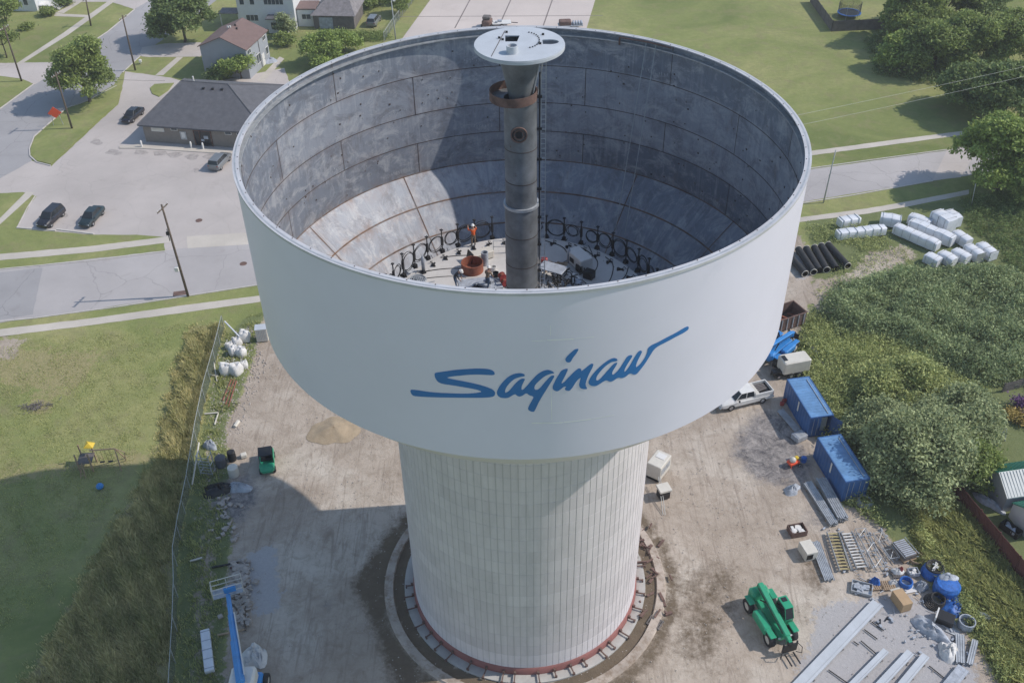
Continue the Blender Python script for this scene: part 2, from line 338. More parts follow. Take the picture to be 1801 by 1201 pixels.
def smooth_by_angle(o,ang=40):
    me=o.data; me.polygons.foreach_set('use_smooth',[True]*len(me.polygons)); bm=bmesh.new(); bm.from_mesh(me)
    for e in bm.edges:
        if len(e.link_faces)==2 and e.calc_face_angle(0)>R_(ang): e.smooth=False
    bm.to_mesh(me); bm.free()
def tag(o,label,cat,group=None):
    o['label']=label; o['category']=cat
    if group: o['group']=group
    return o
def struct(o): o['kind']='structure'; return o
def stuff(o,label,cat): o['kind']='stuff'; o['label']=label; o['category']=cat; return o
def thing(name,label,cat,loc,rz=0,group=None):
    o=bpy.data.objects.new(name,None); COL.objects.link(o); o.location=loc; o.rotation_euler=(0,0,rz); o.empty_display_size=.5
    return tag(o,label,cat,group)
def dup(root,loc=None,rz=None,label=None,group=None,parent=None,scale=None):
    r=root.copy(); COL.objects.link(r)
    if parent: r.parent=parent
    if loc is not None: r.location=loc
    if rz is not None: r.rotation_euler=(0,0,rz)
    if scale: r.scale=(scale,)*3
    if label: r['label']=label
    if group: r['group']=group
    for ch in list(root.children): dup(ch,parent=r)
    return r
def head(a,b): return math.atan2(b[1]-a[1],b[0]-a[0])
def np_mesh(name,verts,faces,m,parent=None,smooth=False):
    me=bpy.data.meshes.new(name); nv=len(verts); nf,k=faces.shape
    me.vertices.add(nv); me.vertices.foreach_set('co',verts.astype(np.float32).ravel())
    me.loops.add(nf*k); me.loops.foreach_set('vertex_index',faces.astype(np.int32).ravel())
    me.polygons.add(nf); me.polygons.foreach_set('loop_start',np.arange(0,nf*k,k,dtype=np.int32)); me.polygons.foreach_set('loop_total',np.full(nf,k,dtype=np.int32))
    if smooth: me.polygons.foreach_set('use_smooth',np.ones(nf,dtype=bool))
    me.materials.append(M[m] if isinstance(m,str) else m); me.update(calc_edges=True); me.validate()
    o=bpy.data.objects.new(name,me); COL.objects.link(o)
    if parent: o.parent=parent
    return o
# ---------------------------------------------------------------- vegetation
def leaf_quads(cen,size,rg,up=.35,asp=.55):
    n=len(cen); nr=rg.normal(size=(n,3)); nr[:,2]=np.abs(nr[:,2])+up; nr/=np.linalg.norm(nr,axis=1)[:,None]
    a=rg.normal(size=(n,3)); u=np.cross(nr,a); u/=np.linalg.norm(u,axis=1)[:,None]; w=np.cross(nr,u)
    s=(size*rg.uniform(.6,1.3,n))[:,None]; u=u*s; w=w*s*asp
    v=np.stack([cen-u,cen-w*.9+u*.1,cen+u,cen+w*.9+u*.1],1).reshape(-1,3); f=np.arange(n*4).reshape(n,4); return v,f
def crown_points(lobes,n,rg,per=14,cl=.38):
    lobes=np.array(lobes,float); wt=lobes[:,3]**2; wt/=wt.sum(); k=n//per
    idx=rg.choice(len(lobes),k,p=wt); d=rg.normal(size=(k,3)); d/=np.linalg.norm(d,axis=1)[:,None]; d[:,2]=np.where(d[:,2]<-.35,-d[:,2],d[:,2])
    rr=rg.uniform(.55,1.05,k)**.6; L=lobes[idx]
    c=L[:,:3]+d*(L[:,3]*rr)[:,None]*np.array([1,1,.85])
    p=np.repeat(c,per,0)+rg.normal(size=(k*per,3))*cl*np.array([1,1,.55]); return p[p[:,2]>.15]
def lobes_for(w,h,z0,n,rg,flat=.8):
    w=w*1.28; L=[(0,0,z0+(h-z0)*.50,min(w,(h-z0))*.34)]
    for i in range(n):
        a=2*PI*i/n*1.618*1.0+rg.uniform(0,.6); t=rg.uniform(0,1); rad=w*(.30+.38*(1-abs(t-.35)))*rg.uniform(.75,1.05)
        z=z0+(h-z0)*(.18+.66*t); L.append((math.cos(a)*rad*(1-.40*t)*rg.uniform(.8,1.25),math.sin(a)*rad*(1-.40*t),z,w*rg.uniform(.15,.34)))
    return L
def tree(name,label,cat,X,Y,w,h,leaf='leaf',n=9000,size=.26,z0f=.25,nl=12,seed=1,group=None,loc=None,trunk=True):
    rg=np.random.default_rng(seed); p=loc or at(X,Y)
    t=thing(name,label,cat,p,0,group); L=lobes_for(w,h,h*z0f,nl,rg)
    pts=crown_points(L,n,rg); v,f=leaf_quads(pts,size,rg); np_mesh('crown',v,f,leaf,t)
    mb=MB()
    if trunk:
        r=max(.12,w*.045); top=h*(z0f+.25)
        mb.tube([(0,0,-.1),(.1,0,h*z0f*.5),(0,.12,top)],[r*1.35,r,r*.6],8)
        for l in L[1:min(len(L),9)]: mb.tube([(0,.05,top*.65),(l[0]*.5,l[1]*.5,(top*.65+l[2])*.5),(l[0]*.9,l[1]*.9,l[2])],[r*.5,r*.3,r*.1],5)
        mb.build('trunk','bark',t,True)
    else:
        for k in range(7):
            a=k*.9; mb.tube([(0,0,-.05),(math.cos(a)*w*.2,math.sin(a)*w*.2,h*.6)],[.06,.02],5)
        mb.build('stem','bark',t)
    return t
def inpoly(px,py,poly):
    n=len(poly); ins=np.zeros(px.shape,bool); j=n-1
    for i in range(n):
        xi,yi=poly[i];xj,yj=poly[j]
        if yi!=yj:
            c=((yi>py)!=(yj>py))&(px<(xj-xi)*(py-yi)/(yj-yi)+xi); ins^=c
        j=i
    return ins
def edgedist(px,py,poly):
    d=np.full(px.shape,1e9); n=len(poly)
    for i in range(n):
        x0,y0=poly[i];x1,y1=poly[(i+1)%n]; dx,dy=x1-x0,y1-y0; L=dx*dx+dy*dy+1e-9
        t=np.clip(((px-x0)*dx+(py-y0)*dy)/L,0,1); d=np.minimum(d,np.hypot(px-x0-t*dx,py-y0-t*dy))
    return d
def W(poly,z=0.): return [tuple(at(x,y,z)[:2]) for x,y in poly]
def scatter(poly,n,rg):
    P=np.array(poly); lo,hi=P.min(0),P.max(0); out=[]
    while sum(len(o) for o in out)<n:
        q=rg.uniform(lo,hi,(n*2,2)); out.append(q[inpoly(q[:,0],q[:,1],poly)])
    return np.concatenate(out)[:n]
def blades(name,poly,n,h,width,m,rg,label,cat,lean=.5,clump=1.0,hn=.35):
    q=scatter(poly,n//6,rg); q=np.repeat(q,6,0)+rg.normal(size=(len(q)*6,2))*clump*.18; n=len(q)
    keep=(edgedist(q[:,0],q[:,1],poly)+.9*np.sin(q[:,0]*1.3+np.sin(q[:,1]*.9)*2)+.6*np.sin(q[:,1]*3.1)>.35)|(RG.uniform(0,1,n)<.12); q=q[keep]; n=len(q)
    hh=h*(1+hn*np.sin(q[:,0]*.9)*np.cos(q[:,1]*.7)+.25*np.sin(q[:,0]*2.7+q[:,1]*1.9))*rg.uniform(.55,1.15,n)
    hh*=np.clip(edgedist(q[:,0],q[:,1],poly)/1.2,.35,1)
    a=rg.uniform(0,2*PI,n); l=hh*lean*rg.uniform(.2,1.,n); wa=rg.uniform(0,2*PI,n); wd=width*rg.uniform(.6,1.3,n)
    wind=np.array([-.25,.2])
    b=np.c_[q,np.zeros(n)]; wv=np.c_[np.cos(wa)*wd,np.sin(wa)*wd,np.zeros(n)]
    dirv=np.c_[np.cos(a)*l+wind[0]*hh,np.sin(a)*l+wind[1]*hh,hh]
    v=np.stack([b-wv*.5,b+wv*.5,b+dirv*[.45,.45,.65]+wv*.5,b+dirv,b+dirv*[.45,.45,.65]-wv*.5],1).reshape(-1,3)
    f=np.arange(n*5).reshape(n,5); o=np_mesh(name,v,f,m); return stuff(o,label,cat)
def leafmass(name,poly,n,h,size,m,rg,label,cat,bumps=.5,per=10,cl=.3):
    q=scatter(poly,n//per,rg); k=len(q)
    top=h*(1+bumps*np.sin(q[:,0]*.55+1.3*np.sin(q[:,1]*.4))*np.cos(q[:,1]*.5)+.3*np.sin(q[:,0]*1.9)*np.sin(q[:,1]*1.6))
    top*=np.clip(edgedist(q[:,0],q[:,1],poly)/2.0,.25,1); z=top*rg.uniform(.35,1,k)**.5
    c=np.c_[q,z]; p=np.repeat(c,per,0)+rg.normal(size=(k*per,3))*cl; p[:,2]=np.abs(p[:,2])
    v,f=leaf_quads(p,size,rg,.2,.35); return stuff(np_mesh(name,v,f,m),label,cat)
RG=np.random.default_rng(5)
# ================================================================ GROUND
YARD=W([(455,575),(475,540),(620,470),(1370,430),(1395,395),(1412,420),(1430,500),(1420,545),(1400,590),(1375,640),(1400,690),(1432,760),(1470,880),(1540,905),(1572,960),(1625,1010),(1668,1080),(1725,1140),(1765,1201),(1790,1300),(380,1300),(395,1201),(400,1000),(412,900),(402,830),(398,745),(425,690),(445,640)])
TALL=W([(395,566),(388,600),(362,700),(340,800),(333,860),(312,960),(310,1100),(304,1300),(-60,1300),(40,1201),(130,1040),(200,915),(268,815),(282,740),(305,650),(333,575)])
SCRUB=W([(395,590),(430,560),(470,545),(470,580),(440,640),(425,700),(400,745),(403,830),(412,900),(402,1000),(396,1300),(306,1300),(312,1100),(314,960),(335,860),(364,700)])
def ground():
    fx=np.arange(-118,126,.5); fy=np.arange(-34,158,.5)
    xs=np.concatenate([[-2500,-900,-400,-220,-150],fx,[150,220,400,900,2500]]); ys=np.concatenate([[-1500,-500,-200,-80],fy,[200,300,600,1200,3500]])
    X,Y=np.meshgrid(xs,ys); nx,ny=len(xs),len(ys); x=X.ravel(); y=Y.ravel()
    def w(poly,soft=1.5,amp=1.0):
        d=edgedist(x,y,poly); d=np.where(inpoly(x,y,poly),d,-d); return np.clip(.5+d/(2*soft),0,1)*amp
    dirt=w(YARD,1.2); dry=np.zeros_like(x); weed=np.zeros_like(x); grav=np.zeros_like(x); dk=np.zeros_like(x); mud=np.zeros_like(x)
    dry=np.maximum(dry,w(TALL,1.5,.8))
    for p,a,sf in (([(-60,575),(110,600),(215,605),(170,680),(90,720),(-40,690)],.62,3),([(100,690),(150,640),(160,660),(125,700)],.8,1.5),([(-60,830),(130,800),(270,780),(300,800),(240,830),(-60,870)],.65,2),([(50,700),(95,700),(95,730),(50,730)],.8,1),([(60,250),(150,182),(215,168),(160,225),(90,290)],.55,2),([(180,60),(240,20),(200,70),(170,80)],.6,2),([(1430,20),(1470,60),(1480,200),(1440,240),(1300,80)],.35,8),([(600,95),(700,70),(720,60),(680,110)],.6,2),([(1600,920),(1680,880),(1801,1060),(1740,1150),(1650,1050)],.75,2)):
        dry=np.maximum(dry,w(W(p),sf,a))
    weed=np.maximum(weed,w(SCRUB,1,.9)); weed=np.maximum(weed,w(W([(1420,480),(1560,470),(1801,470),(1900,700),(1900,1300),(1800,1250),(1740,1150),(1680,1080),(1590,960),(1480,900),(1400,690),(1385,600),(1430,540)]),1.5,.95))
    weed=np.maximum(weed,w(W([(1410,385),(1700,345),(1801,330),(1850,480),(1560,480),(1440,500),(1420,440)]),1.5,.75))
    dirt=np.maximum(dirt,w(SCRUB,2,.5)); dirt=np.maximum(dirt,w(W([(1490,480),(1530,440),(1590,425),(1620,450),(1570,478),(1510,520),(1450,560),(1400,520),(1430,490)]),1.5,.8))
    dirt=np.maximum(dirt,w(W([(0,585),(60,590),(20,640),(-40,630)]),1.5,.7))
    for p,a in (([(1430,1060),(1560,1040),(1640,1050),(1700,1120),(1730,1201),(1740,1300),(1330,1300),(1390,1201),(1420,1120)],.82),([(432,965),(485,955),(500,1040),(488,1085),(440,1080),(425,1010)],.85),([(440,560),(470,560),(500,680),(470,700),(430,690)],.2),([(1395,430),(1420,450),(1425,490),(1400,495)],.8)):
        grav=np.maximum(grav,w(W(p),1.5,a))
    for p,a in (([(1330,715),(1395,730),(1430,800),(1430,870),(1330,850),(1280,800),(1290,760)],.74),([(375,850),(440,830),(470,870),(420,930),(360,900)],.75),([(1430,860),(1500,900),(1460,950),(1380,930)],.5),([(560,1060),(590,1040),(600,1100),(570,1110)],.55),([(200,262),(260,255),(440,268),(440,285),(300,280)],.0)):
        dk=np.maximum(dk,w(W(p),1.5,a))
    r=np.hypot(x,y)
    mud=np.maximum(mud,np.clip(1-np.abs(r-12.6)/1.8,0,1)*.72); mud=np.maximum(mud,w(W([(610,1030),(700,890),(722,960),(690,1080),(780,1230),(690,1230),(650,1110)]),1.2,.75))
    mud=np.maximum(mud,w(W([(1180,1000),(1290,960),(1330,1040),(1260,1201),(1160,1150)]),2,.55)); mud=np.maximum(mud,np.where((r>10.2)&(r<11.35),.95,0))
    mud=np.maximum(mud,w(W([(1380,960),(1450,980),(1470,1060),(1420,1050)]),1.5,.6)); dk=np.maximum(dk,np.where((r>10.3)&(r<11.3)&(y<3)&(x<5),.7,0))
    v=np.c_[x,y,np.zeros_like(x)]; 
    zz=(np.sin(x*.35+np.sin(y*.2)*2)*np.cos(y*.31)*.04-.05)*(dirt>.4)*(r>12.5); v[:,2]=np.minimum(zz,0)
    i=np.arange(nx-1); j=np.arange(ny-1); I,J=np.meshgrid(i,j); a=(J*nx+I).ravel(); f=np.c_[a,a+1,a+nx+1,a+nx]
    o=np_mesh('ground',v,f,'ground',smooth=True); me=o.data
    for nm,chs in (('cover_a',(dirt,dry,weed)),('cover_b',(grav,dk,mud))):
        at_=me.color_attributes.new(nm,'FLOAT_COLOR','POINT'); at_.data.foreach_set('color',np.c_[chs[0],chs[1],chs[2],np.ones_like(x)].astype(np.float32).ravel())
    struct(o)
ground()
def sheet(name,pix,z,m,world=False,jag=0.0,seg=1.0,sd=1):
    P=pix if world else W(pix)
    if jag:
        rr=random.Random(sd); Q=[]
        for i in range(len(P)):
            a,b=Vector(P[i]),Vector(P[(i+1)%len(P)]); n=max(1,int((b-a).length/seg))
            for k in range(n):
                p=a.lerp(b,k/n); Q.append((p.x+rr.uniform(-jag,jag),p.y+rr.uniform(-jag,jag)) if k else (p.x,p.y))
        P=Q
    return struct(MB().prism(P,z-.3 if z>.05 else z-.002,z).build(name,m))
sheet('road',[(-140,32.0),(-64.9,49.6),(-45.1,53.3),(42.4,71.8),(63.7,76.8),(160,99),(160,92.5),(58.6,67.9),(38.9,62.7),(-31.9,45.1),(-60.5,38.3),(-140,19)],.012,'road',True,.06)
sheet('side_street',[(-90,262),(0,192),(60,148),(97,118),(130,95),(190,55),(237,17),(300,-40),(480,-60),(395,-10),(345,28),(300,60),(262,88),(248,98),(215,128),(200,150),(150,178),(118,190),(60,240),(52,262),(56,283),(0,314),(-90,345)],.008,'roadb',jag=.05)
sheet('parking_lot',[(-70,352),(-70,320),(0,300),(40,275),(56,283),(90,293),(168,220),(208,184),(214,160),(220,126),(300,137),(345,150),(500,120),(560,275),(560,440),(470,441),(290,447),(288,417),(240,413),(165,413),(30,402),(52,360),(64,345),(40,338),(0,340)],.004,'lot',jag=.08)
sheet('driveway',[(-40,112),(92,110),(112,116),(62,149),(38,139),(0,134),(-40,140)],.014,'lot',jag=.05)
sheet('driveway',[(250,84),(290,77),(352,75),(372,84),(352,100),(262,101),(244,99)],.014,'lot',jag=.05)
sheet('driveway',[(95,-5),(240,-5),(262,2),(236,17),(196,4),(140,4),(100,8)],.014,'lot',jag=.05)
sheet('driveway',[(1772,24),(1850,18),(1850,36),(1780,36)],.014,'walk')
sheet('driveway',[(1640,318),(1665,265),(1700,255),(1720,262),(1690,312)],.016,'lot')
sheet('sidewalk',[(28,113),(38,113),(120,62),(155,37),(211,-4),(200,-4),(148,32),(112,58)],.018,'walk')
sheet('sidewalk',[(98,22),(112,25),(155,27),(151,31),(95,29)],.020,'walk'); sheet('sidewalk',[(100,22),(137,3),(145,3),(112,24)],.019,'walk')
sheet('sidewalk',[(273,133),(287,133),(322,101),(311,101)],.018,'walk')
sheet('sidewalk',[(-60,454),(0,447),(160,433),(290,417),(302,417),(302,426),(160,444),(0,458),(-60,465)],.018,'walk',jag=.04)
sheet('sidewalk',[(-60,585),(0,579),(160,560),(330,536),(458,520),(458,531),(330,549),(160,572),(0,592),(-60,600)],.018,'walk',jag=.04)
sheet('sidewalk',[(-40,397),(0,384),(47,337),(60,339),(52,348),(0,395),(-40,408)],.018,'walk')
sheet('sidewalk',[(1426,266),(1590,244),(1692,231),(1692,238),(1590,252),(1426,274)],.018,'walk',jag=.04)
sheet('sidewalk',[(1405,383),(1525,367),(1600,354),(1704,334),(1704,342),(1600,363),(1527,376),(1405,391)],.018,'walk',jag=.04)
sheet('sidewalk',[(210,258),(245,255),(440,266),(440,274),(247,262),(210,262)],.12,'walk')
sheet('concrete_slab',[(770,-40),(757,0),(712,62),(690,92),(1020,92),(1033,46),(1047,0),(1058,-40)],.012,'slab')
for a,b in (((832,-10),(800,50)),((903,-10),(876,50)),((975,-10),(954,50)),((700,30),(1060,28)),((770,-22),(1055,-24))):
    A,B=at(*a),at(*b); d=(B-A).normalized(); n=Vector((-d.y,d.x,0))*.12
    struct(MB().prism([tuple((A+n)[:2]),tuple((B+n)[:2]),tuple((B-n)[:2]),tuple((A-n)[:2])],.013,.0165).build('slab_joint','joint'))
def kerb(pts,name='kerb',w=.16,h=.13,m='kerb',world=False):
    P=[Vector((*p,0)) if world else at(*p) for p in pts]; mb=MB()
    for a,b in zip(P,P[1:]):
        d=(b-a); L=d.length; c=(a+b)/2; mb.box((c.x,c.y,h/2-.05),(L+.04,w,h+.1),math.atan2(d.y,d.x))
    return struct(mb.build(name,m))
sheet('grass_island',[(54,262),(62,242),(120,192),(150,181),(205,152),(214,160),(205,184),(166,219),(90,290),(66,284),(54,274)],.11,'lawn')
kerb([(205,152),(150,180),(118,190),(60,241),(52,262),(53,275),(65,286),(89,292)])
sheet('grass_island',[(264,156),(272,149),(306,147),(296,160),(280,171),(268,166)],.11,'lawn')
kerb([(30,401),(98,406)],w=.25); kerb([(100,404),(165,412)],w=.25); kerb([(30,401),(48,366),(62,345)],w=.12,h=.06)
kerb([(-60,486),(0,474),(160,459),(290,443)],h=.10); kerb([(0,566),(60,560),(200,541),(330,521),(452,502)],h=.10)
kerb([(1424,297),(1540,281),(1665,264)],h=.10); kerb([(1410,358),(1500,344),(1640,319)],h=.10)
kerb([(0,192),(60,148)],h=.1); kerb([(100,116),(190,56),(237,17)],h=.1); kerb([(216,128),(248,98)],h=.1)
# road patches and manholes
sheet('asphalt_patch',[(-20,482),(75,471),(58,553),(-20,566)],.0165,'roadb',jag=.05)
sheet('asphalt_patch',[(328,416),(440,409),(440,430),(330,437)],.0165,'walk')
sheet('asphalt_patch',[(250,22),(300,10),(330,40),(262,62),(235,50)],.0125,'roadb',jag=.1)
for k,(X,Y) in enumerate([(350,388),(428,464)]):
    a=at(X,Y); t=MB(); t.lathe([(0,.03),(.38,.03),(.45,.02),(.45,.0)],20,(0,0,0),rev=True); o=t.build('manhole_cover','rust'); o.location=(a.x,a.y,.012)
    tag(o,['round dark iron manhole cover in the parking lot mouth','round dark iron manhole cover in the road beside the tank wall'][k],'manhole cover')
mh=MB(); mh.box((0,0,.02),(1.6,.9,.03)); o=mh.build('storm_grate','rust'); o.location=tuple(at(317,516)); o.location.z=.02; o.rotation_euler.z=.2; tag(o,'dark rectangular drain grate in the road at the foot of the leaning pole','drain grate')
# sand pile
def mound(name,X,Y,rx,ry,h,m,sd,label,cat,rz=0,n=26):
    rg=random.Random(sd); mb=MB(); vs=[];fs=[]; rings=9
    ph=[rg.uniform(0,6.28) for _ in range(4)]
    for i in range(rings+1):
        t=i/rings
        for k in range(n):
            a=2*PI*k/n; q=1+.10*math.sin(2*a+ph[0])+.07*math.sin(3*a+ph[1])+.05*math.sin(7*a+ph[2])
            z=h*(.5+.5*math.cos(PI*t))*(1+.25*math.sin(3*a+ph[3])*t)+rg.uniform(-.04,.04)*h*(t<1)-(0.04 if t==1 else 0)
            vs.append((rx*q*t*math.cos(a),ry*q*t*math.sin(a),z))
    for i in range(rings):
        for k in range(n): a=i*n+k;b=i*n+(k+1)%n; fs.append((a,a+n,b+n,b))
    mb.add(vs,fs); o=mb.build(name,m,smooth=True); o.location=at(X,Y); o.rotation_euler.z=rz; return tag(o,label,cat)
M['sand']=mat('heaped_sand',(0.345,0.27,0.185),.95,var=.18,scale=1.2,c2=(0.22,0.17,0.12),spread=-.05,bmp=.5)
mound('sand_pile',587,757,2.4,2.2,.5,'sand',3,'low heap of tan sand on the dirt left of the pedestal','sand pile',.1,40)

# ================================================================ WATER TOWER
tower=thing('water_tower','huge open-topped white steel tank on a fluted concrete pedestal, blue script on its side','water tower',(0,0,0))
def set_attr(o,fn):
    me=o.data; a=me.color_attributes.new('plate','FLOAT_COLOR','POINT'); n=len(me.vertices); co=np.empty(n*3,np.float32); me.vertices.foreach_get('co',co); co=co.reshape(-1,3)
    a.data.foreach_set('color',fn(co).astype(np.float32).ravel())
def cyl_uv(o):
    me=o.data; uv=me.uv_layers.new(name='UVMap')
    for p in me.polygons:
        A=[math.atan2(me.vertices[v].co.y,me.vertices[v].co.x) for v in p.vertices]
        m0=A[0]
        for li,an in zip(p.loop_indices,A):
            if an-m0>PI: an-=2*PI
            if an-m0<-PI: an+=2*PI
            c=me.vertices[me.loops[li].vertex_index].co; uv.data[li].uv=(an*R+60,c.z)
H=hash
z=lambda k:HT+k*R
ZK=[z(0),z(-.175),z(-.351),z(-.492),z(-.640)]; OFF=[4.5,27.3,4.8,27.4]
# outer skin
NS=288; a0c=-PI/2
mb=MB(); zs=np.linspace(z(-.640),z(0)-.0,16)
mb.lathe([(R,float(q)) for q in zs],NS); ow=mb.build('tank_wall','white_paint',tower,True)
# rim: flat top flange + inner stiffener
mb=MB(); mb.lathe([(R+.003,HT-.10),(R+.06,HT-.10),(R+.06,HT+.05),(R-.32,HT+.05),(R-.32,HT-.02),(R-.05,HT-.02),(R-.05,HT-.10)],NS,closed=True); o=mb.build('rim_flange','rim_paint',tower); smooth_by_angle(o)
mb=MB(); mb.lathe([(R-.08,HT-.52),(R-.08,HT-.44),(R-.36,HT-.44),(R-.36,HT-.52)],NS,closed=True); o=mb.build('stiffener_ring','galv',tower); smooth_by_angle(o)
# bolts on the rim flange
mb=MB()
for k in range(72):
    a=2*PI*k/72; mb.box(((R-.24)*math.cos(a),(R-.24)*math.sin(a),HT+.06),(.05,.05,.03),a)
bo=mb.build('rim_bolts','weld',tower); bo['kind']='stuff'
mb=MB(); mb.lathe([(R-.13,HT+.045),(R-.05,HT+.045),(R-.05,HT+.056),(R-.13,HT+.056)],NS,closed=True); mb.build('rim_groove','galv',tower)
# inner shell
rn=random.Random(4); tone=[[rn.random() for _ in range(16)] for _ in range(8)]
def shell_attr(co):
    r=np.hypot(co[:,0],co[:,1]); an=np.degrees(np.arctan2(co[:,1],co[:,0]))%360; zz=co[:,2]; T=np.zeros(len(zz)); S=np.zeros(len(zz))
    for c in range(4):
        m=(zz<=ZK[c]+.01)&(zz>ZK[c+1]-.001 if c==3 else zz>ZK[c+1]); k=(((an-OFF[c])%360)//45).astype(int); T[m]=np.array(tone[c])[k[m]]
        dd=np.minimum((an-OFF[c])%45,45-(an-OFF[c])%45)*PI/180*R; S[m]=np.maximum(S[m],np.exp(-dd[m]/.35)*.6)
    for c in (1,2,3): S=np.maximum(S,np.exp(-np.abs(zz-ZK[c])/.28)*.5)
    S=np.maximum(S,np.exp(-np.abs(zz-ZK[4])/.35)*.95)
    left=np.clip((an-60)/60,0.35,1); return np.c_[T,S*left,np.zeros(len(zz)),np.ones(len(zz))]
RI=R-.05; mb=MB(); rows=[]
for c in range(4):
    n=12; rows+= [ZK[c]+(ZK[c+1]-ZK[c])*i/n-(0.004 if (i==0 and c) else 0) for i in range(n+(c==3))]
mb.lathe([(RI,q) for q in rows],NS); isl=mb.build('tank_lining','interior',tower,True); set_attr(isl,shell_attr); cyl_uv(isl)
# sloping bottom cone (inside and outside)
CP=[(1.0,-.640),(.885,-.748),(.78,-.852),(.66,-.965)]
mb=MB(); prof=[]
for (r0,z0),(r1,z1) in zip(CP,CP[1:]):
    for i in range(9): prof.append((RI*(r0+(r1-r0)*i/9),z(z0+(z1-z0)*i/9)))
prof.append((RI*.66,z(-.965)))
CO=24.0; CW=360/11
def cone_attr(co):
    r=np.hypot(co[:,0],co[:,1])/RI; an=np.degrees(np.arctan2(co[:,1],co[:,0]))%360; k=(((an-CO)%360)//CW).astype(int)
    row=np.where(r>.885,5,np.where(r>.78,6,7)); T=np.array([tone[a][min(15,b)] for a,b in zip(row,k)])*.6+.35
    dd=np.minimum((an-CO)%CW,CW-(an-CO)%CW)*PI/180*R*r; S=np.exp(-dd/.35)*.95
    for q in (1.0,.885,.78): S=np.maximum(S,np.exp(-np.abs(r-q)*R/.45)*.9)
    left=np.clip((an-60)/60,0.35,1); return np.c_[T,S*left,0*T,1+0*T]
mb.lathe(prof,NS); co_=mb.build('tank_bottom','interior',tower,True); set_attr(co_,cone_attr); cyl_uv(co_)
mb=MB(); mb.lathe([(RP+.02,z(-1.06)),(R*.9,z(-.76)),(R,z(-.640))],NS); mb.build('tank_underside','white_paint',tower,True)
# weld seams (raised ribbons)
def ring_ribbon(mb,r,zc,w,n=NS): mb.lathe([(r,zc-w),(r-.012,zc-w),(r-.012,zc+w),(r,zc+w)],n)
mb=MB()
for c in (1,2,3): ring_ribbon(mb,RI-.002,ZK[c],.024)
for c in range(4):
    for k in range(8):
        a=R_(OFF[c]+45*k); da=.024/RI; mb.add([((RI-.014)*math.cos(a+s*da),(RI-.014)*math.sin(a+s*da),q) for q in (ZK[c+1],ZK[c]) for s in (-1,1)],[(1,0,2,3)])
mb.build('weld_seams','weld',tower)
mb=MB(); mb.lathe([(RI-.012,ZK[4]-.04),(RI-.04,ZK[4]-.03),(RI-.04,ZK[4]+.03),(RI-.012,ZK[4]+.04)],NS)
for (r,q) in CP[1:3]: mb.lathe([(RI*r-.04,z(q)-.02),(RI*r-.03,z(q)+.02),(RI*r+.03,z(q)+.07),(RI*r+.04,z(q)+.03)],NS)
for k in range(11):
    a=R_(CO+CW*k); P=[]
    for (r,q) in CP: P.append((RI*r,z(q)+.02))
    for (r0,z0),(r1,z1) in zip(P,P[1:]):
        vs=[]
        for (rr,zz_) in ((r0,z0),(r1,z1)):
            for s in (-1,1): vs.append((rr*math.cos(a)-s*.035*math.sin(a),rr*math.sin(a)+s*.035*math.cos(a),zz_+.02))
        mb.add(vs,[(0,1,3,2)])
mb.build('weld_seams','weld_rusty',tower)
# chalk writing on the plates: rows of short scribbled strokes
mb=MB(); rc=random.Random(9)
def scribble(a,zc,L,h,r,cone=None):
    n=int(L/.22)
    for k in range(n):
        aa=a-(k*.22)/r
        for q in range(2):
            x0=rc.uniform(-.07,.07); x1=rc.uniform(-.07,.07); y0=rc.uniform(-h/2,h/2); y1=rc.uniform(-h/2,h/2); w=.018
            pts=[]
            for (xx,yy) in ((x0-w,y0),(x0+w,y0),(x1+w,y1),(x1-w,y1)):
                an=aa+xx/r; rr=r-.016; zz_=zc+yy
                if cone: rr=r+yy*.74-.02; zz_=zc+yy*.68+.03
                pts.append((rr*math.cos(an),rr*math.sin(an),zz_))
            mb.quad(*pts)
for c in range(4):
    for k in range(8):
        if k in (5,6,): continue
        scribble(R_(OFF[c]+45*k+rc.uniform(6,11)) if k!=2 else R_(OFF[c]+45*k+9),ZK[c+1]+rc.uniform(.45,.7),2.2,.38,RI)
for k in range(11):
    scribble(R_(CO+CW*k+8),z(-.735),1.9,.34,RI*.90,True); scribble(R_(CO+CW*k+9),z(-.838),1.8,.3,RI*.797,True)
cw=mb.build('chalk_writing','chalk',tower); cw['kind']='stuff'
# small lugs and scratches on the lining
mb=MB()
for k in range(130):
    a=R_(rc.uniform(-10,190)); q=rc.uniform(ZK[4]+.3,HT-.8); w,h=(rc.uniform(.05,.14),rc.uniform(.05,.12)); rr=RI-.02
    mb.box((rr*math.cos(a),rr*math.sin(a),q),(.03,w,h),a)
lg=mb.build('erection_lugs','weld',tower); lg['kind']='stuff'
# tank floor, trough and wall behind the hoses
ZF=z(-.785)
mb=MB(); mb.lathe([(0,ZF+.10),(5,ZF+.06),(8.8,ZF),(9.2,ZF-.02),(9.2,ZF-1.2)],128,rev=True); mb.build('tank_floor','floor',tower,False)
mb=MB(); mb.lathe([(9.2,z(-.95)),(RI*.66,z(-.95))],128,rev=True); mb.build('trough','conc_light',tower)
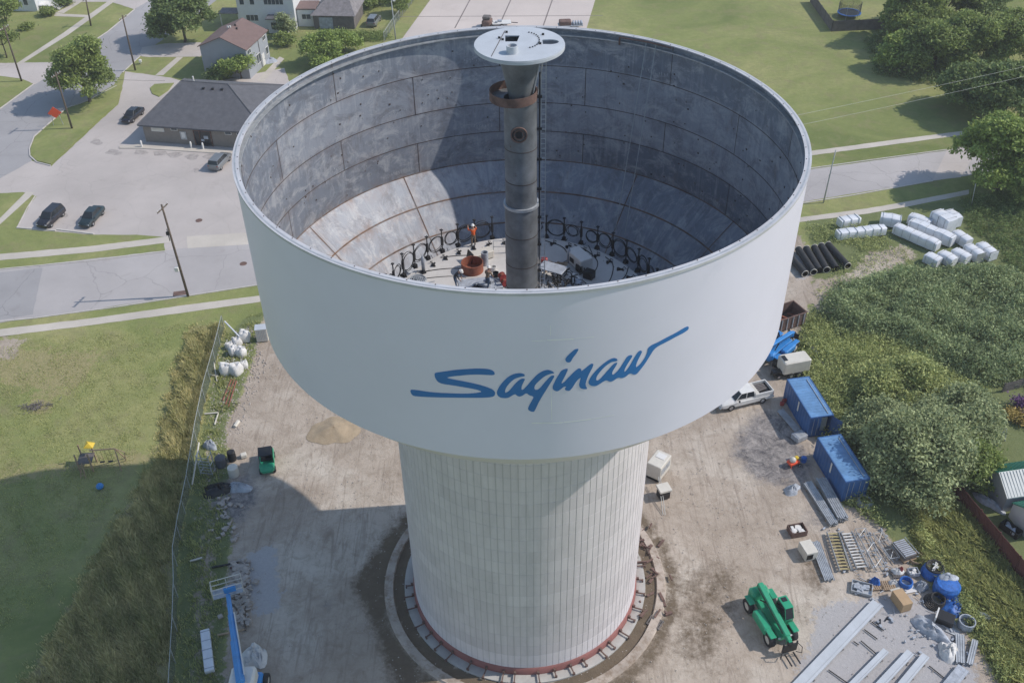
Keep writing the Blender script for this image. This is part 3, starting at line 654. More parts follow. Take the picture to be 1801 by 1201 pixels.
# pedestal with flutes and ring joints
NF=118; ang=[];rad=[]
for k in range(NF):
    for t,dr in ((0,0),(.42,0),(.455,-.018),(.545,-.018),(.58,0)): ang.append(2*PI*(k+t)/NF); rad.append(dr)
ZPT=z(-1.02); lift=1.22; zsr=[]
zz_=.0
while zz_<ZPT:
    zsr+=[zz_+.02,zz_+lift-.035,zz_+lift-.02,zz_+lift-.0]; zz_+=lift
zsr=sorted(q for q in zsr if q<ZPT)+[ZPT]
vs=[];nA=len(ang)
for i,q in enumerate(zsr):
    ph=(q%lift); jo=-.018 if (lift-.028<ph<lift-.012) else 0
    for k in range(nA): r=RP+rad[k]+jo; vs.append((r*math.cos(ang[k]),r*math.sin(ang[k]),q))
fs=[(i*nA+k,i*nA+(k+1)%nA,(i+1)*nA+(k+1)%nA,(i+1)*nA+k) for i in range(len(zsr)-1) for k in range(nA)]
mb=MB(); mb.add(vs,fs); pd=mb.build('pedestal','pedestal',tower)
rp=random.Random(3); lt=[rp.uniform(.40,.62) for _ in range(60)]; lt[0]=lt[1]=.98
pt=[[rp.uniform(-.14,.14) for _ in range(NF)] for _ in range(60)]
def ped_attr(co):
    k=np.clip((co[:,2]//lift).astype(int),0,59); r=np.hypot(co[:,0],co[:,1]); kk=((np.arctan2(co[:,1],co[:,0])%(2*PI))/(2*PI)*NF).astype(int)%NF
    T=np.array([lt[a] for a in k])+np.array([pt[a][b_] for a,b_ in zip(k,kk)]); T=np.where(co[:,2]<2.1,.95,T)
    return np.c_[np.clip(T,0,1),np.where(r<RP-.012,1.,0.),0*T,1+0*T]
set_attr(pd,ped_attr); cyl_uv(pd)
mb=MB(); mb.lathe([(RP+.001,.85),(RP+.10,.80),(RP+.16,.12),(RP+.16,0)],160,rev=True); mb.build('base_ring','red_primer',tower,True)
mb=MB(); mb.lathe([(RP-.5,-.1),(10.35,-.1),(10.35,.14),(RP,.14)],128,closed=True); ft=mb.build('footing','conc_light',tower); smooth_by_angle(ft)
mb=MB(); mb.lathe([(11.25,-.1),(12.15,-.1),(12.0,.16),(11.35,.20)],128,closed=True); ft=mb.build('footing_kerb','dirty_conc',tower); smooth_by_angle(ft)
for k in range(44):
    a=2*PI*(k+.5+rp.uniform(-.2,.2))/44
    if not(-PI*1.02<((a+PI)%(2*PI)-PI)<.25): continue
    L=rp.uniform(.45,.95); mb=MB(); mb.box((RP+.1+L/2,0,.36),(L,.09,.09)); mb.box((RP+.14+L,0,.26),(.10,.20,.24)); mb.box((RP+.25,0,.5),(.2,.16,.28)); o=mb.build('form_bracket','rust',tower); o.rotation_euler.z=a
# lettering: outlines traced on the wall, wrapped to the cylinder
C1=lambda L:[(700+x/6.432,560+y/6.432) for x,y in L]; C2=lambda L:[(940+x/6.432,560+y/6.432) for x,y in L]
GL=[C1([(145,803),(200,806),(320,825),(440,838),(600,845),(760,850),(880,842),(955,828),(900,805),(800,785),(700,768),(600,752),(500,738),(450,715),(420,670),(412,625),(425,612),(530,597),(650,580),(780,570),(900,564),(1000,568),(1060,580),(1092,605),(1095,630),(1075,640),(1000,637),(900,632),(800,635),(700,645),(600,655),(550,668),(600,682),(750,710),(900,742),(1000,772),(1070,800),(1100,830),(1095,870),(1060,888),(960,895),(800,895),(600,893),(400,890),(250,882),(175,875),(150,850),(140,822)]),
C1([(1440,650),(1425,625),(1380,615),(1310,625),(1250,655),(1190,710),(1140,775),(1117,830),(1125,870),(1160,895),(1210,900),(1250,895),(1290,870),(1325,852),(1350,875),(1380,882),(1415,868),(1450,840),(1490,870),(1540,882),(1500,950),(1470,1010),(1475,1035),(1510,1052),(1540,1053),(1560,1015),(1590,950),(1630,880),(1680,800),(1730,720),(1775,645),(1740,642),(1710,665),(1660,720),(1610,780),(1580,805),(1550,805),(1540,780),(1555,745),(1600,700),(1660,650),(1720,625),(1773,617),(1740,590),(1690,578),(1630,595),(1570,635),(1500,710),(1450,770),(1410,808),(1395,800),(1400,760),(1425,710),(1438,685),(1425,678),(1390,682),(1350,710),(1300,765),(1260,815),(1215,843),(1208,820),(1225,775),(1270,720),(1320,680),(1380,660)]),
C2([(500,350),(490,340),(450,350),(400,395),(360,435),(347,465),(360,490),(385,498),(410,490),(430,450),(470,400)]),
C2([(385,565),(340,570),(300,590),(270,640),(230,710),(203,770),(210,805),(255,825),(290,805),(335,768),(362,768),(342,790),(350,810),(395,820),(430,780),(460,730),(490,690),(525,665),(515,700),(503,750),(515,785),(560,800),(600,795),(575,750),(590,690),(620,620),(660,545),(668,512),(640,508),(600,540),(525,600),(530,570),(500,560),(460,590),(400,650),(330,725),(300,735),(340,660)]),
C2([(940,478),(935,455),(900,443),(850,460),(790,500),(720,560),(650,640),(615,700),(610,735),(640,760),(690,765),(730,745),(780,710),(815,695),(850,715),(890,705),(945,665),(985,675),(1030,660),(1080,615),(1120,635),(1155,630),(1200,575),(1250,510),(1300,430),(1350,350),(1400,310),(1500,260),(1600,205),(1690,160),(1740,125),(1745,95),(1730,87),(1690,105),(1600,160),(1500,210),(1400,265),(1320,300),(1280,335),(1275,380),(1250,440),(1200,510),(1155,550),(1145,540),(1160,490),(1200,410),(1218,375),(1200,358),(1170,375),(1130,440),(1080,530),(1030,598),(1015,600),(1020,570),(1060,500),(1100,440),(1108,420),(1090,410),(1050,425),(1010,490),(960,570),(900,630),(878,635),(880,600),(915,545),(938,505),(935,497),(900,505),(850,560),(790,630),(740,685),(710,702),(695,690),(705,650),(750,590),(810,530),(870,490),(920,482)])]
def chaikin(P):
    Q=[]
    for i in range(len(P)):
        a,b=P[i],P[(i+1)%len(P)]; Q+= [(a[0]*.78+b[0]*.22,a[1]*.78+b[1]*.22),(a[0]*.22+b[0]*.78,a[1]*.22+b[1]*.78)]
    return Q
def wrap_poly(polys,name,m,lift_=.014):
    bm=bmesh.new()
    for P in polys:
        uv=[(oncyl(*p)[0]*R,oncyl(*p)[1]) for p in P]; vv=[bm.verts.new((a,b,0)) for a,b in uv]
        for t in tessellate_polygon([[Vector((a,b,0)) for a,b in uv]]):
            try: bm.faces.new([vv[i] for i in t])
            except ValueError: pass
    xs=[v.co.x for v in bm.verts]; x=min(xs)+.3
    while x<max(xs):
        bmesh.ops.bisect_plane(bm,geom=bm.verts[:]+bm.edges[:]+bm.faces[:],plane_co=(x,0,0),plane_no=(1,0,0)); x+=.3
    for v in bm.verts: a=v.co.x/R; v.co=((R+lift_)*math.cos(a),(R+lift_)*math.sin(a),v.co.y)
    for f in bm.faces:
        f.normal_update(); c=f.calc_center_median()
        if f.normal.dot(Vector((c.x,c.y,0)))<0: f.normal_flip()
    me=bpy.data.meshes.new(name); bm.to_mesh(me); bm.free(); me.materials.append(M[m]); o=bpy.data.objects.new(name,me); COL.objects.link(o); o.parent=tower; return o
lo=wrap_poly([chaikin(p) for p in GL],'lettering','logo'); lo['label']='blue brush-script word Saginaw painted on the tank wall'
def strip(p,q,w=.5,n=1): 
    (x0,y0),(x1,y1)=p,q; return [(x0,y0-w),(x1,y1-w),(x1,y1+w),(x0,y0+w)]
for _s in ([strip((935,599.5),(960,598.5),.5),strip((962,598),(1010,595.5),.8),strip((1012,595),(1045,592),.4),strip((935,743.5),(990,742.5),.8),strip((992,742),(1040,736.5),.7),strip((1042,736),(1080,729.5),.4),[(967.6,572),(968.4,572),(968.6,590),(967.8,590)],[(968.8,684),(969.8,684),(971,738),(970,738)]]): wrap_poly([_s],'layout_line','hair_line',.008)
# ---------------- riser pipe with its fittings
rz0=ZF+.05; ZT=z(.325)
mb=MB(); mb.lathe([(1.06,rz0),(1.06,z(-.30)),(1.0,z(-.29)),(1.0,z(.125))],48); riser=mb.build('riser_pipe','steel',tower); smooth_by_angle(riser)
def at_y(X,Y,y0=0.):
    v=ray(X,Y); s=(y0-CAM[1])/v[1]; return CAM+v*s
def ringy(mb,r0,r1,z0,z1,n=48,c=(0,0,0)): mb.lathe([(r0,z0),(r1,z0),(r1,z1),(r0,z1)],n,c,closed=True)
mb=MB(); ringy(mb,.9,1.13,z(-.30),z(-.295)+.1); o=mb.build('pipe_flange','galv',riser); smooth_by_angle(o)
for q in (-.06,-.19,-.42,-.55,-.66): mb=MB(); ringy(mb,.9,(1.012 if q>-.3 else 1.072),z(q)-.03,z(q)+.03); mb.build('pipe_weld','weld',riser)
# bottom flared skirt
mb=MB(); mb.lathe([(1.07,rz0+1.0),(1.25,rz0+.6),(1.45,rz0)],48,rev=True); mb.build('pipe_skirt','rust',riser,True)
# access disc with openings
DR=2.57; DT=.06
def disc_with_holes(zc,th,holes,R0,c=(0,0)):
    bm=bmesh.new(); loops=[]; outer=[Vector((R0*math.cos(2*PI*k/72),R0*math.sin(2*PI*k/72),0)) for k in range(72)]
    polys=[outer]+[[Vector((x,y,0)) for x,y in h] for h in holes]; allv=[p for l in polys for p in l]
    vt=[bm.verts.new((p.x,p.y,zc)) for p in allv]; vb=[bm.verts.new((p.x,p.y,zc-th)) for p in allv]
    for t in tessellate_polygon(polys):
        a,b,c_=[allv[i] for i in t]
        if (b-a).cross(c_-a).z<0: t=t[::-1]
        try: bm.faces.new([vt[i] for i in t]); bm.faces.new([vb[i] for i in t[::-1]])
        except ValueError: pass
    o=0
    for l in polys:
        n=len(l)
        for k in range(n): bm.faces.new([vt[o+k],vb[o+k],vb[o+(k+1)%n],vt[o+(k+1)%n]])
        o+=n
    bmesh.ops.recalc_face_normals(bm,faces=bm.faces[:]); me=bpy.data.meshes.new('access_disc'); bm.to_mesh(me); bm.free(); return me
D0=Vector((at(913.5,77,ZT).x,at(913.5,77,ZT).y,0))
dp=lambda X,Y:(at(X,Y,ZT).x-D0.x,at(X,Y,ZT).y-D0.y)
sq=[dp(888.5,63),dp(914,63),dp(909.5,73.5),dp(888.5,73.5)]
hc=dp(966,74); dh=[(hc[0]-.38,hc[1]-.32),(hc[0]-.38,hc[1]+.33)]+[(hc[0]+.05+.5*math.cos(a),hc[1]+.36*math.sin(a)) for a in [PI/2-PI*k/10 for k in range(11)]]
me=disc_with_holes(ZT,DT,[sq[::-1],dh[::-1]],DR); me.materials.append(M['disc_paint']); dk_=bpy.data.objects.new('access_disc',me); COL.objects.link(dk_); dk_.parent=riser; dk_.location=D0
mb=MB(); mb.lathe([(DR-.02,-.22),(DR+.02,-.22),(DR+.02,-.06),(DR-.02,-.06)],72,closed=True); o=mb.build('disc_rim','disc_paint',riser,False); o.location=(D0.x,D0.y,ZT)
pc=dp(901,93); mb=MB(); mb.lathe([(.33,.0),(.33,.42),(.26,.42),(.26,-.0)],28,(pc[0],pc[1],0),rev=True); mb.mi=1; mb.lathe([(0,.02),(.26,.02)],20,(pc[0],pc[1],0),rev=True); o=mb.build('vent_stub',['disc_paint','rust'],riser); o.location=(D0.x,D0.y,ZT); smooth_by_angle(o)
mb=MB(); cc=dp(925,70)
for k in range(13):
    a=R_(75-150*k/12); x,y=cc[0]+.95*math.cos(a)*.8,cc[1]+.95*math.sin(a)*1.25-.1; o=MB().box((x,y,.025),(.075,.075,.05)).build('disc_bolt','black',riser); o.location=(D0.x,D0.y,ZT)
for X,Y in ((891,58),(955,62),(884,71),(878,68),(950,78)): x,y=dp(X,Y); o=MB().box((x,y,.05),(.14,.10,.10)).build('lifting_lug','black',riser); o.location=(D0.x,D0.y,ZT)
a,b=dp(888,55),dp(864,100); mb=MB(); mb.tube([(a[0],a[1],.01),(b[0],b[1],.01)],.022,4); o=mb.build('disc_seam','weld',riser); o.location=(D0.x,D0.y,ZT)
# cone under the disc
mb=MB(); mb.lathe([(.62,z(.125)-.3),(.70,z(.125)+.3),(1.02,z(.125)+1.7),(1.16,z(.125)+2.3),(1.22,ZT-.15)],48,(0,0,0)); o=mb.build('disc_cone','steel',riser,True); o.location=(-.02,0,0)
mb=MB(); mb.tube([(1.3,-.2,ZT-.3),(.75,-.3,ZT-3.0)],.05,6); mb.tube([(1.45,.1,ZT-.3),(1.0,.1,ZT-3.3)],.05,6); mb.build('disc_brace','galv',riser)
# open collar (cut half-ring) round the pipe, leaning out to the left
cz=z(.155); cx=float(at_y(903,140)[0]); mb=MB()
mb.lathe([(1.38,-.55),(1.42,-.55),(1.42,0),(1.38,0)],48,closed=True); o=mb.build('collar','rust',riser,False); o.location=(cx-.02,0,cz); smooth_by_angle(o)
mb=MB(); mb.lathe([(.60,-.50),(1.38,-.50)],48,rev=False); o=mb.build('collar_plate','steel',riser); o.location=(cx-.02,0,cz)
# round hatch with raised rings
hp=Vector((0,-1.0,z(.012))); hx=float(at_y(912,192)[0]); mb=MB()
def yring(mb,r0,r1,y0,y1,n=28):
    vs=[];fs=[]
    for k in range(n):
        a=2*PI*k/n
        for (r,y) in ((r0,y0),(r0,y1),(r1,y1),(r1,y0)): vs.append((r*math.cos(a),y,r*math.sin(a)))
    for k in range(n):
        for q in range(4): fs.append((k*4+q,((k+1)%n)*4+q,((k+1)%n)*4+(q+1)%4,k*4+(q+1)%4))
    mb.add(vs,fs)
yring(mb,.42,.50,.1,-.14); yring(mb,.26,.32,.1,-.10); mb.mi=1; mb.box((0,-.02,0),(.34,.1,.44)); o=mb.build('hatch',['rust','black'],riser); o.location=(hx,-.96,hp.z)
# ladder with cage strap on the right of the pipe
mb=MB(); lx=1.22; ly=-.15
for s in (-.0,.28): mb.box((lx+s,ly,(rz0+ZT-.5)/2),(.05,.07,ZT-.5-rz0))
q=rz0+.3
while q<ZT-.8: mb.box((lx+.14,ly,q),(.28,.03,.03)); q+=.32
lad=mb.build('ladder','galv',riser)
mb=MB(); mb.box((lx-.09,ly-.02,(rz0+z(.22))/2),(.09,.09,z(.22)-rz0))
for q in np.arange(rz0+1.2,ZT-2,2.05): mb.box((lx-.1,ly-.05,q),(.3,.14,.16))
mb.build('ladder_rail','black',riser)
# ================================================================ THINGS ON THE TANK FLOOR
def arc_pts(c,r,n,ax1,ax2,a0=0,a1=2*PI): return [Vector(c)+Vector(ax1)*(r*math.cos(a0+(a1-a0)*k/n))+Vector(ax2)*(r*math.sin(a0+(a1-a0)*k/n)) for k in range(n+1)]
def fl(X,Y): return at(X,Y,ZF+.03)
# jacking stations round the edge (each a rod, a foot) and the hose coils hung between them
rj=random.Random(21)
jm=MB(); jm.tube([(0,0,0),(0,0,1.9)],.045,6); jm.box((0,0,.14),(.26,.26,.28)); jm.box((0,0,1.0),(.15,.15,.7)); jm.box((0,0,1.95),(.2,.2,.06))
J=thing('jacking_rod','',"jack",(0,0,0)); jm.build('rod','dark',J)
fm=MB(); fm.box((0,0,.04),(.55,.10,.07)); fm.box((0,0,.04),(.10,.45,.07),.3); fm.box((.15,.1,.12),(.18,.14,.14)); fm.build('base_foot','black',J)
angs=[-4+8.2*k for k in range(24)]
pos_words=['far right end of the curve','right side behind the shaded wall','right of the riser pipe','behind the riser pipe','left of the riser pipe','left side below the sunlit plates','far left end of the curve']
first=True
jl='upright black jacking rod standing at the edge of the white tank floor'
for k,a in enumerate(angs):
    an=R_(a); p=(9.62*math.cos(an),9.62*math.sin(an),ZF-.25); 
    if first: J.location=p; J.rotation_euler.z=an; J['label']=jl; J['group']='jacking rods round the tank floor'; first=False
    else: dup(J,p,an,jl,'jacking rods round the tank floor')
fm2=MB(); fm2.box((0,0,.05),(.5,.09,.09)); fm2.box((.08,.0,.05),(.09,.46,.09),.5); fm2.box((-.12,.06,.12),(.14,.16,.15),.3); fm2.tube([(.2,0,.05),(.35,.1,.16),(.45,-.1,.05)],.03,5)
F0=None
for k,a in enumerate(angs):
    an=R_(a+3.5); p=(8.45*math.cos(an),8.45*math.sin(an),ZF+.01)
    if F0 is None: F0=fm2.build('floor_clamp','black'); o=F0
    else: o=F0.copy(); COL.objects.link(o)
    o.location=p; o.rotation_euler.z=an+rj.uniform(-.4,.4); tag(o,'small black claw-shaped clamp lying on the white tank floor near the jacking rods','clamp','floor clamps near the jacking rods')
for k,a in enumerate(angs[:-1]):
    an=R_(a+4.1+rj.uniform(-1,1)); rr=rj.uniform(.48,.72); mb=MB()
    if k in (11,12): continue
    for q in range(3):
        mb.tube(arc_pts((rj.uniform(-.05,.05),rj.uniform(-.1,.1),.95+rj.uniform(-.1,.1)),rr*rj.uniform(.9,1.05),22,(0,1,0),(rj.uniform(-.15,.1),0,1)),.026,5,False)
    mb.tube([(0,rr*.8,.2),(-.6,rr,.02),(-1.3,rr*.6,-.02+.25)],.025,5)
    o=mb.build('hose_coil','dark'); o.location=(9.62*math.cos(an),9.62*math.sin(an),ZF-.22); o.rotation_euler.z=an
    tag(o,'black hose coiled in a standing loop between the jacking rods round the tank floor','hose','hose coils round the tank floor')
mb=MB(); rq=random.Random(55)
for k in range(260):
    a=rq.uniform(0,6.28); r=rq.uniform(1.5,4.2) if k<190 else rq.uniform(2,8.2)
    if math.sin(a)*r>3.5: continue
    x,y=r*math.cos(a),r*math.sin(a); s=rq.uniform(.08,.32)
    if k%3: mb.bbox((x,y,ZF+.08+s*.5),(s*rq.uniform(1,3),s,s),.02,rq.uniform(0,3))
    else: mb.tube([(x,y,ZF+.12),(x+rq.uniform(-.8,.8),y+rq.uniform(-.8,.8),ZF+rq.uniform(.1,.4))],.03,5)
stuff(mb.build('floor_clutter','tarp_grey'),'small tools, blocks and offcuts strewn over the tank floor','clutter')
# loose cables on the floor
def cable(pts,r,label,name='cable',z0=None,m='dark',grp=None):
    P=[at(x,y,(ZF+.04 if z0 is None else z0)) for x,y in pts]; Q=[]
    for i in range(len(P)-1):
        p0,p1,p2,p3=P[max(i-1,0)],P[i],P[i+1],P[min(i+2,len(P)-1)]
        for t in (0,.25,.5,.75): Q.append(.5*((2*p1)+(p2-p0)*t+(2*p0-5*p1+4*p2-p3)*t*t+(3*p1-p0-3*p2+p3)*t**3))
    Q.append(P[-1]); c=P[0].copy(); mb=MB(); mb.tube([q-c for q in Q],r,5); o=mb.build(name,m); o.location=c; return tag(o,label,name.replace('_',' '),grp)
cable([(958,423),(985,432),(996,442),(1000,455),(990,462)],.035,'black cable curving from the riser pipe to the white generator box')
cable([(1010,430),(1035,443),(1050,458),(1050,470),(1045,478)],.035,'black cable looping past the right side of the white generator box')
cable([(1065,452),(1078,465),(1076,485),(1068,500)],.035,'black cable snaking down the shaded right part of the tank floor')
cable([(1105,470),(1100,485),(1085,500)],.035,'short black cable nearest the right wall on the tank floor')
cable([(1035,432),(1042,448),(1037,455)],.03,'thin black cable with a kink behind the generator box')
cable([(738,479),(770,474),(800,472),(818,474)],.035,'grey cable running from the left edge of the floor to the orange tub')
cable([(775,453),(800,450),(826,449)],.03,'thin cable on the sunlit floor left of the white tool box')
cable([(742,490),(790,486),(820,489)],.03,'thin cable nearest the front rim on the sunlit floor')
# generator box
def gbox(name,X,Y,d,rz,m,label,cat,z0=ZF+.02,extra=None,b=.05):
    p=at(X,Y,z0); t=thing(name,label,cat,p,rz); MB().bbox((0,0,d[2]/2+.06),d,b).build('housing',m,t)
    mb=MB()
    for s in (-1,1): mb.box((0,s*d[1]*.36,.04),(d[0]*.96,.08,.09))
    mb.build('skid','black',t)
    if extra: extra(t)
    return t
def gen_extra(t):
    MB().box((-.2,-.56,.55),(.5,.03,.35)).build('vent_panel','black',t); mb=MB(); mb.box((.7,-.5,.35),(.5,.3,.5)); mb.tube([(.9,-.5,.3),(1.1,-.7,.1),(1.3,-.4,.3),(.9,-.2,.4)],.05,5); mb.build('hose_bundle','dark',t)
gbox('generator',1019,467,(1.9,1.05,1.0),-1.05,'white','white box-shaped generator on the tank floor right of the riser pipe','generator',extra=gen_extra)
gbox('compressor',1036,489,(.75,.6,.6),-.6,'black','small black compressor beside the white generator on the tank floor','compressor')
def tb(t): MB().box((-.95,0,.5),(.05,.85,.75),ry=.25).build('open_lid','black',t)
gbox('tool_box',847,455,(1.7,.8,.6),.5,'cream','long pale tool box with a raised dark lid behind the orange tub','tool box',extra=tb)
# orange tub, drum, bucket
def tub(name,X,Y,r,h,m,label,cat,z0,wall=.05,mi='dark'):
    mb=MB(); mb.lathe([(0,.03),(r-wall,.04),(r-wall,h),(r,h),(r,0)],28,rev=True); o=mb.build(name,m); o.location=at(X,Y,z0); tag(o,label,cat); smooth_by_angle(o); return o
tub('round_tub',831,476,.80,.75,'orange_rust','round rusty orange open tub on the tank floor left of the riser pipe','tub',ZF+.04)
tub('drum',853,465,.26,1.05,'tarp_grey','grey upright drum between the orange tub and the riser pipe','drum',ZF+.06)
tub('bucket',868,476,.24,.35,'white','white bucket on the floor just left of the riser pipe','bucket',ZF+.06)
tub('bucket',872,487,.22,.38,'black','black bucket on the floor close to the left of the riser pipe','bucket',ZF+.06)
mb=MB(); mb.lathe([(0,.02),(.68,.02),(.7,.0)],28,rev=True); mb.tube(arc_pts((0,0,.06),.62,22,(1,0,0),(0,1,0)),.05,6)
for k in range(-4,5): mb.box((k*.13,0,.05),(.05,1.1*math.cos(k*.28),.04),.3)
o=mb.build('hatch_cover','galv'); o.location=fl(734,493); tag(o,'round grey grated hatch cover lying at the left edge of the tank floor','hatch cover')
# hose reels
for k,(X,Y) in enumerate([(884,494),(888,504)]):
    t=thing('hose_reel',['red round reel standing left of the foot of the riser pipe, upper of two','red round reel standing left of the foot of the riser pipe, lower of two'][k],'reel',fl(X,Y),.4,'red reels')
    mb=MB(); mb.mi=0
    for y in (-.18,.18): yring(mb,.05,.27,y,y+.03)
    o=mb.build('flange','red',t); o.location=(0,0,.38); mb=MB(); yring(mb,.02,.18,-.16,.17); o=mb.build('coil','orange_rust',t); o.location=(0,0,.38)
mb=MB(); mb.bbox((0,0,.3),(.5,.35,.6)); mb.box((0,0,.62),(.3,.06,.06)); o=mb.build('gas_can','red'); o.location=fl(957,466); tag(o,'bright red box-shaped can right of the riser pipe beside the ladder','can')
# work tables with clutter
def table(X,Y,L,Wd,rz,label,m='galv'):
    t=thing('work_table',label,'table',fl(X,Y),rz); mb=MB(); mb.bbox((0,0,.85),(L,Wd,.06),.02); mb.build('table_top',m,t)
    for sx in (-1,1):
        for sy in (-1,1): MB().box((sx*(L/2-.08),sy*(Wd/2-.08),.42),(.05,.05,.82)).build('leg','black',t)
    return t
table(972,488,1.9,1.1,-.5,'grey metal work table piled beside the foot of the riser pipe','tarp_grey')
mb=MB(); rq=random.Random(8)
for k in range(46):
    a=rq.uniform(0,6.28); L=rq.uniform(.5,1.4); c=(rq.uniform(-1.3,1.3),rq.uniform(-1.0,.9),rq.uniform(.2,.8)); e=(c[0]+math.cos(a)*L*.5,c[1]+math.sin(a)*L*.5,max(.05,c[2]-rq.uniform(.2,.8)))
    mb.tube([c,((c[0]+e[0])/2,(c[1]+e[1])/2,(c[2]+e[2])/2+rq.uniform(0,.3)),e],rq.uniform(.03,.06),5)
o=mb.build('cable_heap','dark'); o.location=fl(985,500); stuff(o,'tangled heap of black cables and straps spilling right of the riser pipe foot','cables')
mb=MB()
for k in range(30):
    mb.tube([(rq.uniform(-1,1),rq.uniform(-.6,.6),rq.uniform(.05,.5)),(rq.uniform(-1,1),rq.uniform(-.6,.6),rq.uniform(.05,.4))],rq.uniform(.03,.06),5)
o=mb.build('pipe_scraps','wood'); o.location=fl(975,474); stuff(o,'litter of tan and white offcuts and tools on the sunlit floor right of the ladder','offcuts')
mb=MB(); mb.bbox((0,0,.12),(2.1,.9,.2),.06); o=mb.build('mat','white'); o.location=fl(1003,489); o.rotation_euler.z=-1.0; tag(o,'long white sheet or mattress-like pad on the floor under the cables','sheet')
# steel plates and angle bars near the front rim
mb=MB(); mb.bbox((0,0,.05),(3.1,1.5,.05),.01); o=mb.build('steel_sheet','tarp_grey'); o.location=fl(845,500); o.rotation_euler.z=.15; tag(o,'flat blue-grey steel sheet at the front of the tank floor under the men','steel sheet')
for k in range(5):
    mb=MB(); mb.box((0,0,.05),(1.5,.09,.07)); o=mb.build('angle_bar','black'); o.location=fl(832+k*6.0,507-k*.6); o.location.z+=.06; o.rotation_euler.z=.85; tag(o,'short black angle bar in the parallel row lying on the blue-grey steel sheet','bar','angle bars on the steel sheet')
# railing frame behind the pipe
mb=MB()
for x in (0,.9,1.8):
    mb.tube([(x,0,0),(x,0,1.05)],.025,5)
mb.tube([(0,0,1.05),(1.8,0,1.05)],.025,5); mb.tube([(0,0,.55),(1.8,0,.55)],.025,5); o=mb.build('guard_rail','galv'); o.location=fl(868,445); tag(o,'small open guard rail standing against the back left of the riser pipe','railing')
# stand by the ladder, spare pump and gas bottles
for k,(X,Y,lab) in enumerate([(1000,462,'slim grey gas bottle left of the white generator box'),(745,476,'grey gas bottle among the hose coils at the left edge')]):
    mb=MB(); mb.lathe([(0,0),(.13,0),(.13,1.05),(.08,1.22),(.04,1.25),(.04,1.38),(0,1.38)],14,rev=True); o=mb.build('gas_bottle','tarp_grey',smooth=True); o.location=fl(X,Y); tag(o,lab,'gas bottle')
# cables hanging from the rim into the tank
def wall_at(X,Y,r):
    v=ray(X,Y); a=v[0]**2+v[1]**2; b=2*(CAM[0]*v[0]+CAM[1]*v[1]); c=CAM[0]**2+CAM[1]**2-r*r; s=(-b+math.sqrt(b*b-4*a*c))/(2*a); return Vector(CAM+v*s)
for k,(A,B,lab) in enumerate([((1137,74),(1083,402),'left of two pale wire ropes hanging from the back rim down to the tank floor'),((1154,78),(1099,412),'right of two pale wire ropes hanging from the back rim down to the tank floor')]):
    p=wall_at(*A,R-.3); q=at(*B,ZF+.3); mb=MB(); mb.tube([(0,0,0),(q-p)*.5+Vector((0,0,-.15)),q-p],.028,5); o=mb.build('wire_rope','wire'); o.location=p; tag(o,lab,'wire rope','wire ropes inside the tank')
mb=MB(); p=wall_at(1090,66,R-.4); mb.tube([(0,0,0)]+[tuple(wall_at(X,Y,R-.4)-p) for X,Y in ((1112,70),(1137,74),(1154,78),(1180,85))],.05,5); mb.box((0,0,-.3),(.12,.12,.5)); o=mb.build('rigging_bar','rust'); o.location=p; tag(o,'rusty rigging bar clamped below the back rim where the wire ropes hang','rigging bar')
